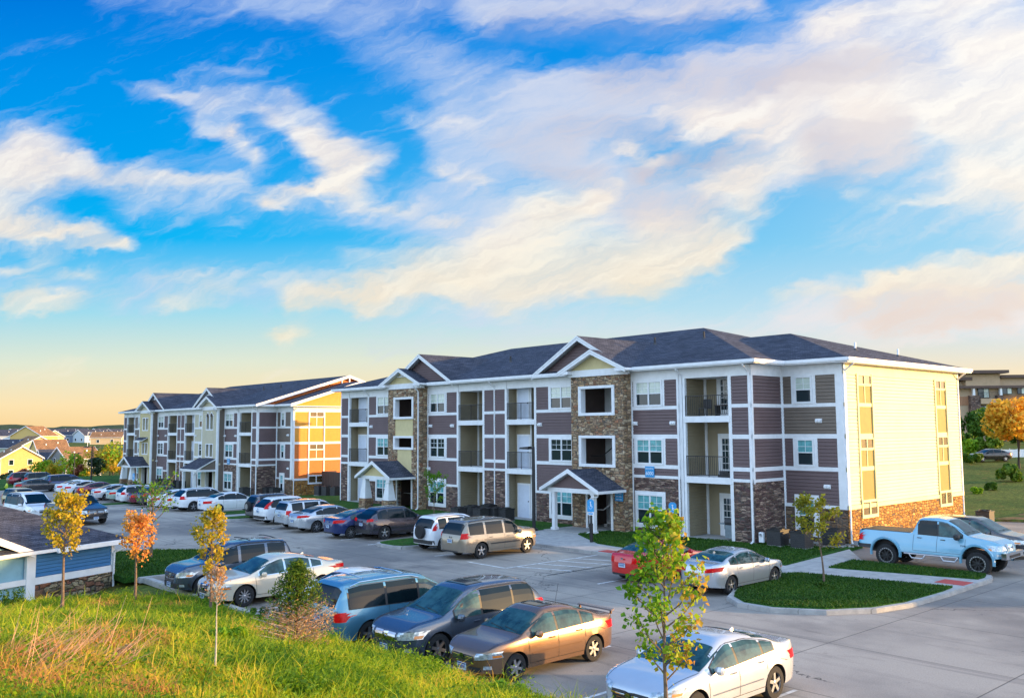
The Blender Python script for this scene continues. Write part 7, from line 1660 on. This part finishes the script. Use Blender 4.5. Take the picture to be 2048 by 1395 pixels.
wallsign(LB1, 10.98, -3.53, 1.95, .56, .52, 'blue unit directory on the stone tower beside the right-hand porch', [('6101 6102', .13, .095), ('6201 6202', -.02, .095), ('6301 6302', -.17, .095)], 'directory_sign')
wallsign(LB1, 33.25, -3.53, 2.0, .62, .60, 'blue unit directory on the left stone tower behind the tapered porch columns', [('6103 6104', .13, .1), ('6203 6204', -.02, .1), ('6303 6304', -.17, .1)], 'directory_sign')
wallsign(LB2, 9.3, -2.86, 3.30, .62, .58, 'blue number sign on the far block below its second-floor window', [('BUILDING', .17, .12), ('5000', -.09, .27)])
def hydrant(pos, label, mt):
    m = MB(); m.lathe([(.16, 0), (.16, .05), (.11, .06), (.11, .42), (.15, .44), (.15, .48), (.12, .50), (.10, .60), (.04, .66), (.04, .70), (.01, .71)], mt, 14, 'z'); m.tube([(-.2, 0, .38), (.2, 0, .38)], .055, mt, 10); m.tube([(0, -.2, .34), (0, 0, .34)], .07, mt, 10)
    for x in (-.2, .2): m.tube([(x-.02, 0, .38), (x+.02, 0, .38)], .07, mt, 8)
    o = m.build('fire_hydrant', smooth=True); o.location = pos; o.scale = (1.15,)*3; o.rotation_euler = (0, 0, RZ); tag(o, label, 'fire hydrant', 'fire hydrants')
hydrant(G(437, 1031, .0), 'yellow fire hydrant on the grass strip in front of the white sedan', mat('hydrant_yellow', (.70, .50, .01), .4, coat=.5))
p = DEP(13, 978, 100); p.z = terr(p.x, p.y); hydrant(p, 'lime-yellow fire hydrant at the far left beyond the charcoal sedan', mat('hydrant_lime', (.50, .62, .03), .4, coat=.5))
# balcony furniture
def chair(pos, label, mt, rz=0):
    r_ = thing('patio_chair', label, 'chair', pos, rz, 'balcony chairs'); m = MB(); m.box(-.24, .24, -.24, .24, .38, .42, mt); m.build('seat', r_); m = MB(); m.box(-.24, .24, .22, .26, .42, .88, mt); m.build('backrest', r_)
    for x in (-.22, .22):
        for y in (-.22, .22): m = MB(); m.box(x-.015, x+.015, y-.015, y+.015, 0, .38, BLACK); m.build('leg', r_)
chair(bl(LB1, 6.2, -2.1, 6.25), 'dark patio chair on the top right balcony', DARKM, RZ); chair(bl(LB1, 38.0, -2.2, 6.25), 'dark red camping chair on the far left top balcony', mat('chair_red', (.2, .02, .03), .7), RZ+.4); chair(bl(LB1, 18.9, -2.1, 6.25), 'brown patio chair on the top balcony left of the gabled tower', BROWN, RZ-.3); chair(bl(LB1, 18.8, -2.2, 3.16), 'dark folded chair on the middle balcony left of the gabled tower', DARKM, RZ+.5)
r_ = thing('patio_table', 'low dark table on the top right balcony', 'table', bl(LB1, 4.95, -2.2, 6.25), RZ); m = MB(); m.box(-.45, .45, -.25, .25, .5, .54, BROWN); m.build('tabletop', r_)
for x in (-.4, .4): m = MB(); m.box(x-.02, x+.02, -.2, .2, 0, .5, BLACK); m.build('leg', r_)
m = MB(); m.box(-.4, .4, -.2, .2, 0, .12, BLACK); m.box(-.35, .2, -.15, .15, .12, .3, DARKM); m.box(-.1, .35, -.18, .1, .12, .22, BLACK); o = m.build('storage_bag'); o.location = bl(LB1, 4.8, -2.35, 3.16); o.rotation_euler = (0, 0, RZ); tag(o, 'black bag lying on the middle right balcony', 'bag')
r_ = thing('barbecue_grill', 'grey barbecue grill on the ground patio beside the French door', 'grill', bl(LB1, 4.62, -2.35, .07), RZ); m = MB(); m.box(-.24, .24, -.2, .2, .08, .72, mat('grill_grey', (.22, .27, .30), .45, .3)); m.build('cabinet', r_); m = MB(); m.tube([(-.28, 0, .86), (.28, 0, .86)], .2, DARKM, 12); m.build('lid', r_); m = MB(); m.box(-.62, -.26, -.18, .18, .74, .79, MT['grill_grey']); m.build('side_shelf', r_)
# manhole and bird
m = MB(); m.lathe([(.38, 0), (.38, .006), (.33, .006), (.33, .003), (.0, .003)], mat('iron_cover', (.07, .065, .06), .7, var=.3, vscale=30), 24, 'z'); o = m.build('manhole_cover'); o.location = G(905, 1163, -.118); tag(o, 'round iron manhole cover in the lane behind the steel-grey SUV', 'manhole cover')
# unseen house-like block, added out of frame right to shade the lane
cb_ = thing('shade_block', 'unseen house-like block added beyond the right edge to shade the lane', 'shade block', W(-20, 69.5, 0), RZ)
m = MB(); m.box(-3, 6, 0, 8.5, 0, 10.6, TAUPE); m.build('wall', cb_); m = MB(); m.prism([(-3.5, -.5, 10.6), (6.5, -.5, 10.6), (1.5, -.5, 12.6)], (0, 9.5, 0), ROOF); m.build('roof', cb_)
for i in range(2):
    for j in range(3): q = MB(); q.box(-3.06, -3.0, 1.5+4*i, 3.0+4*i, 1+3.2*j, 2.6+3.2*j, WHITE); w_ = q.build('window', cb_); gl = MB(); gl.box(-3.09, -3.05, 1.6+4*i, 2.9+4*i, 1.1+3.2*j, 2.5+3.2*j, GLASS); gl.build('glass', w_)
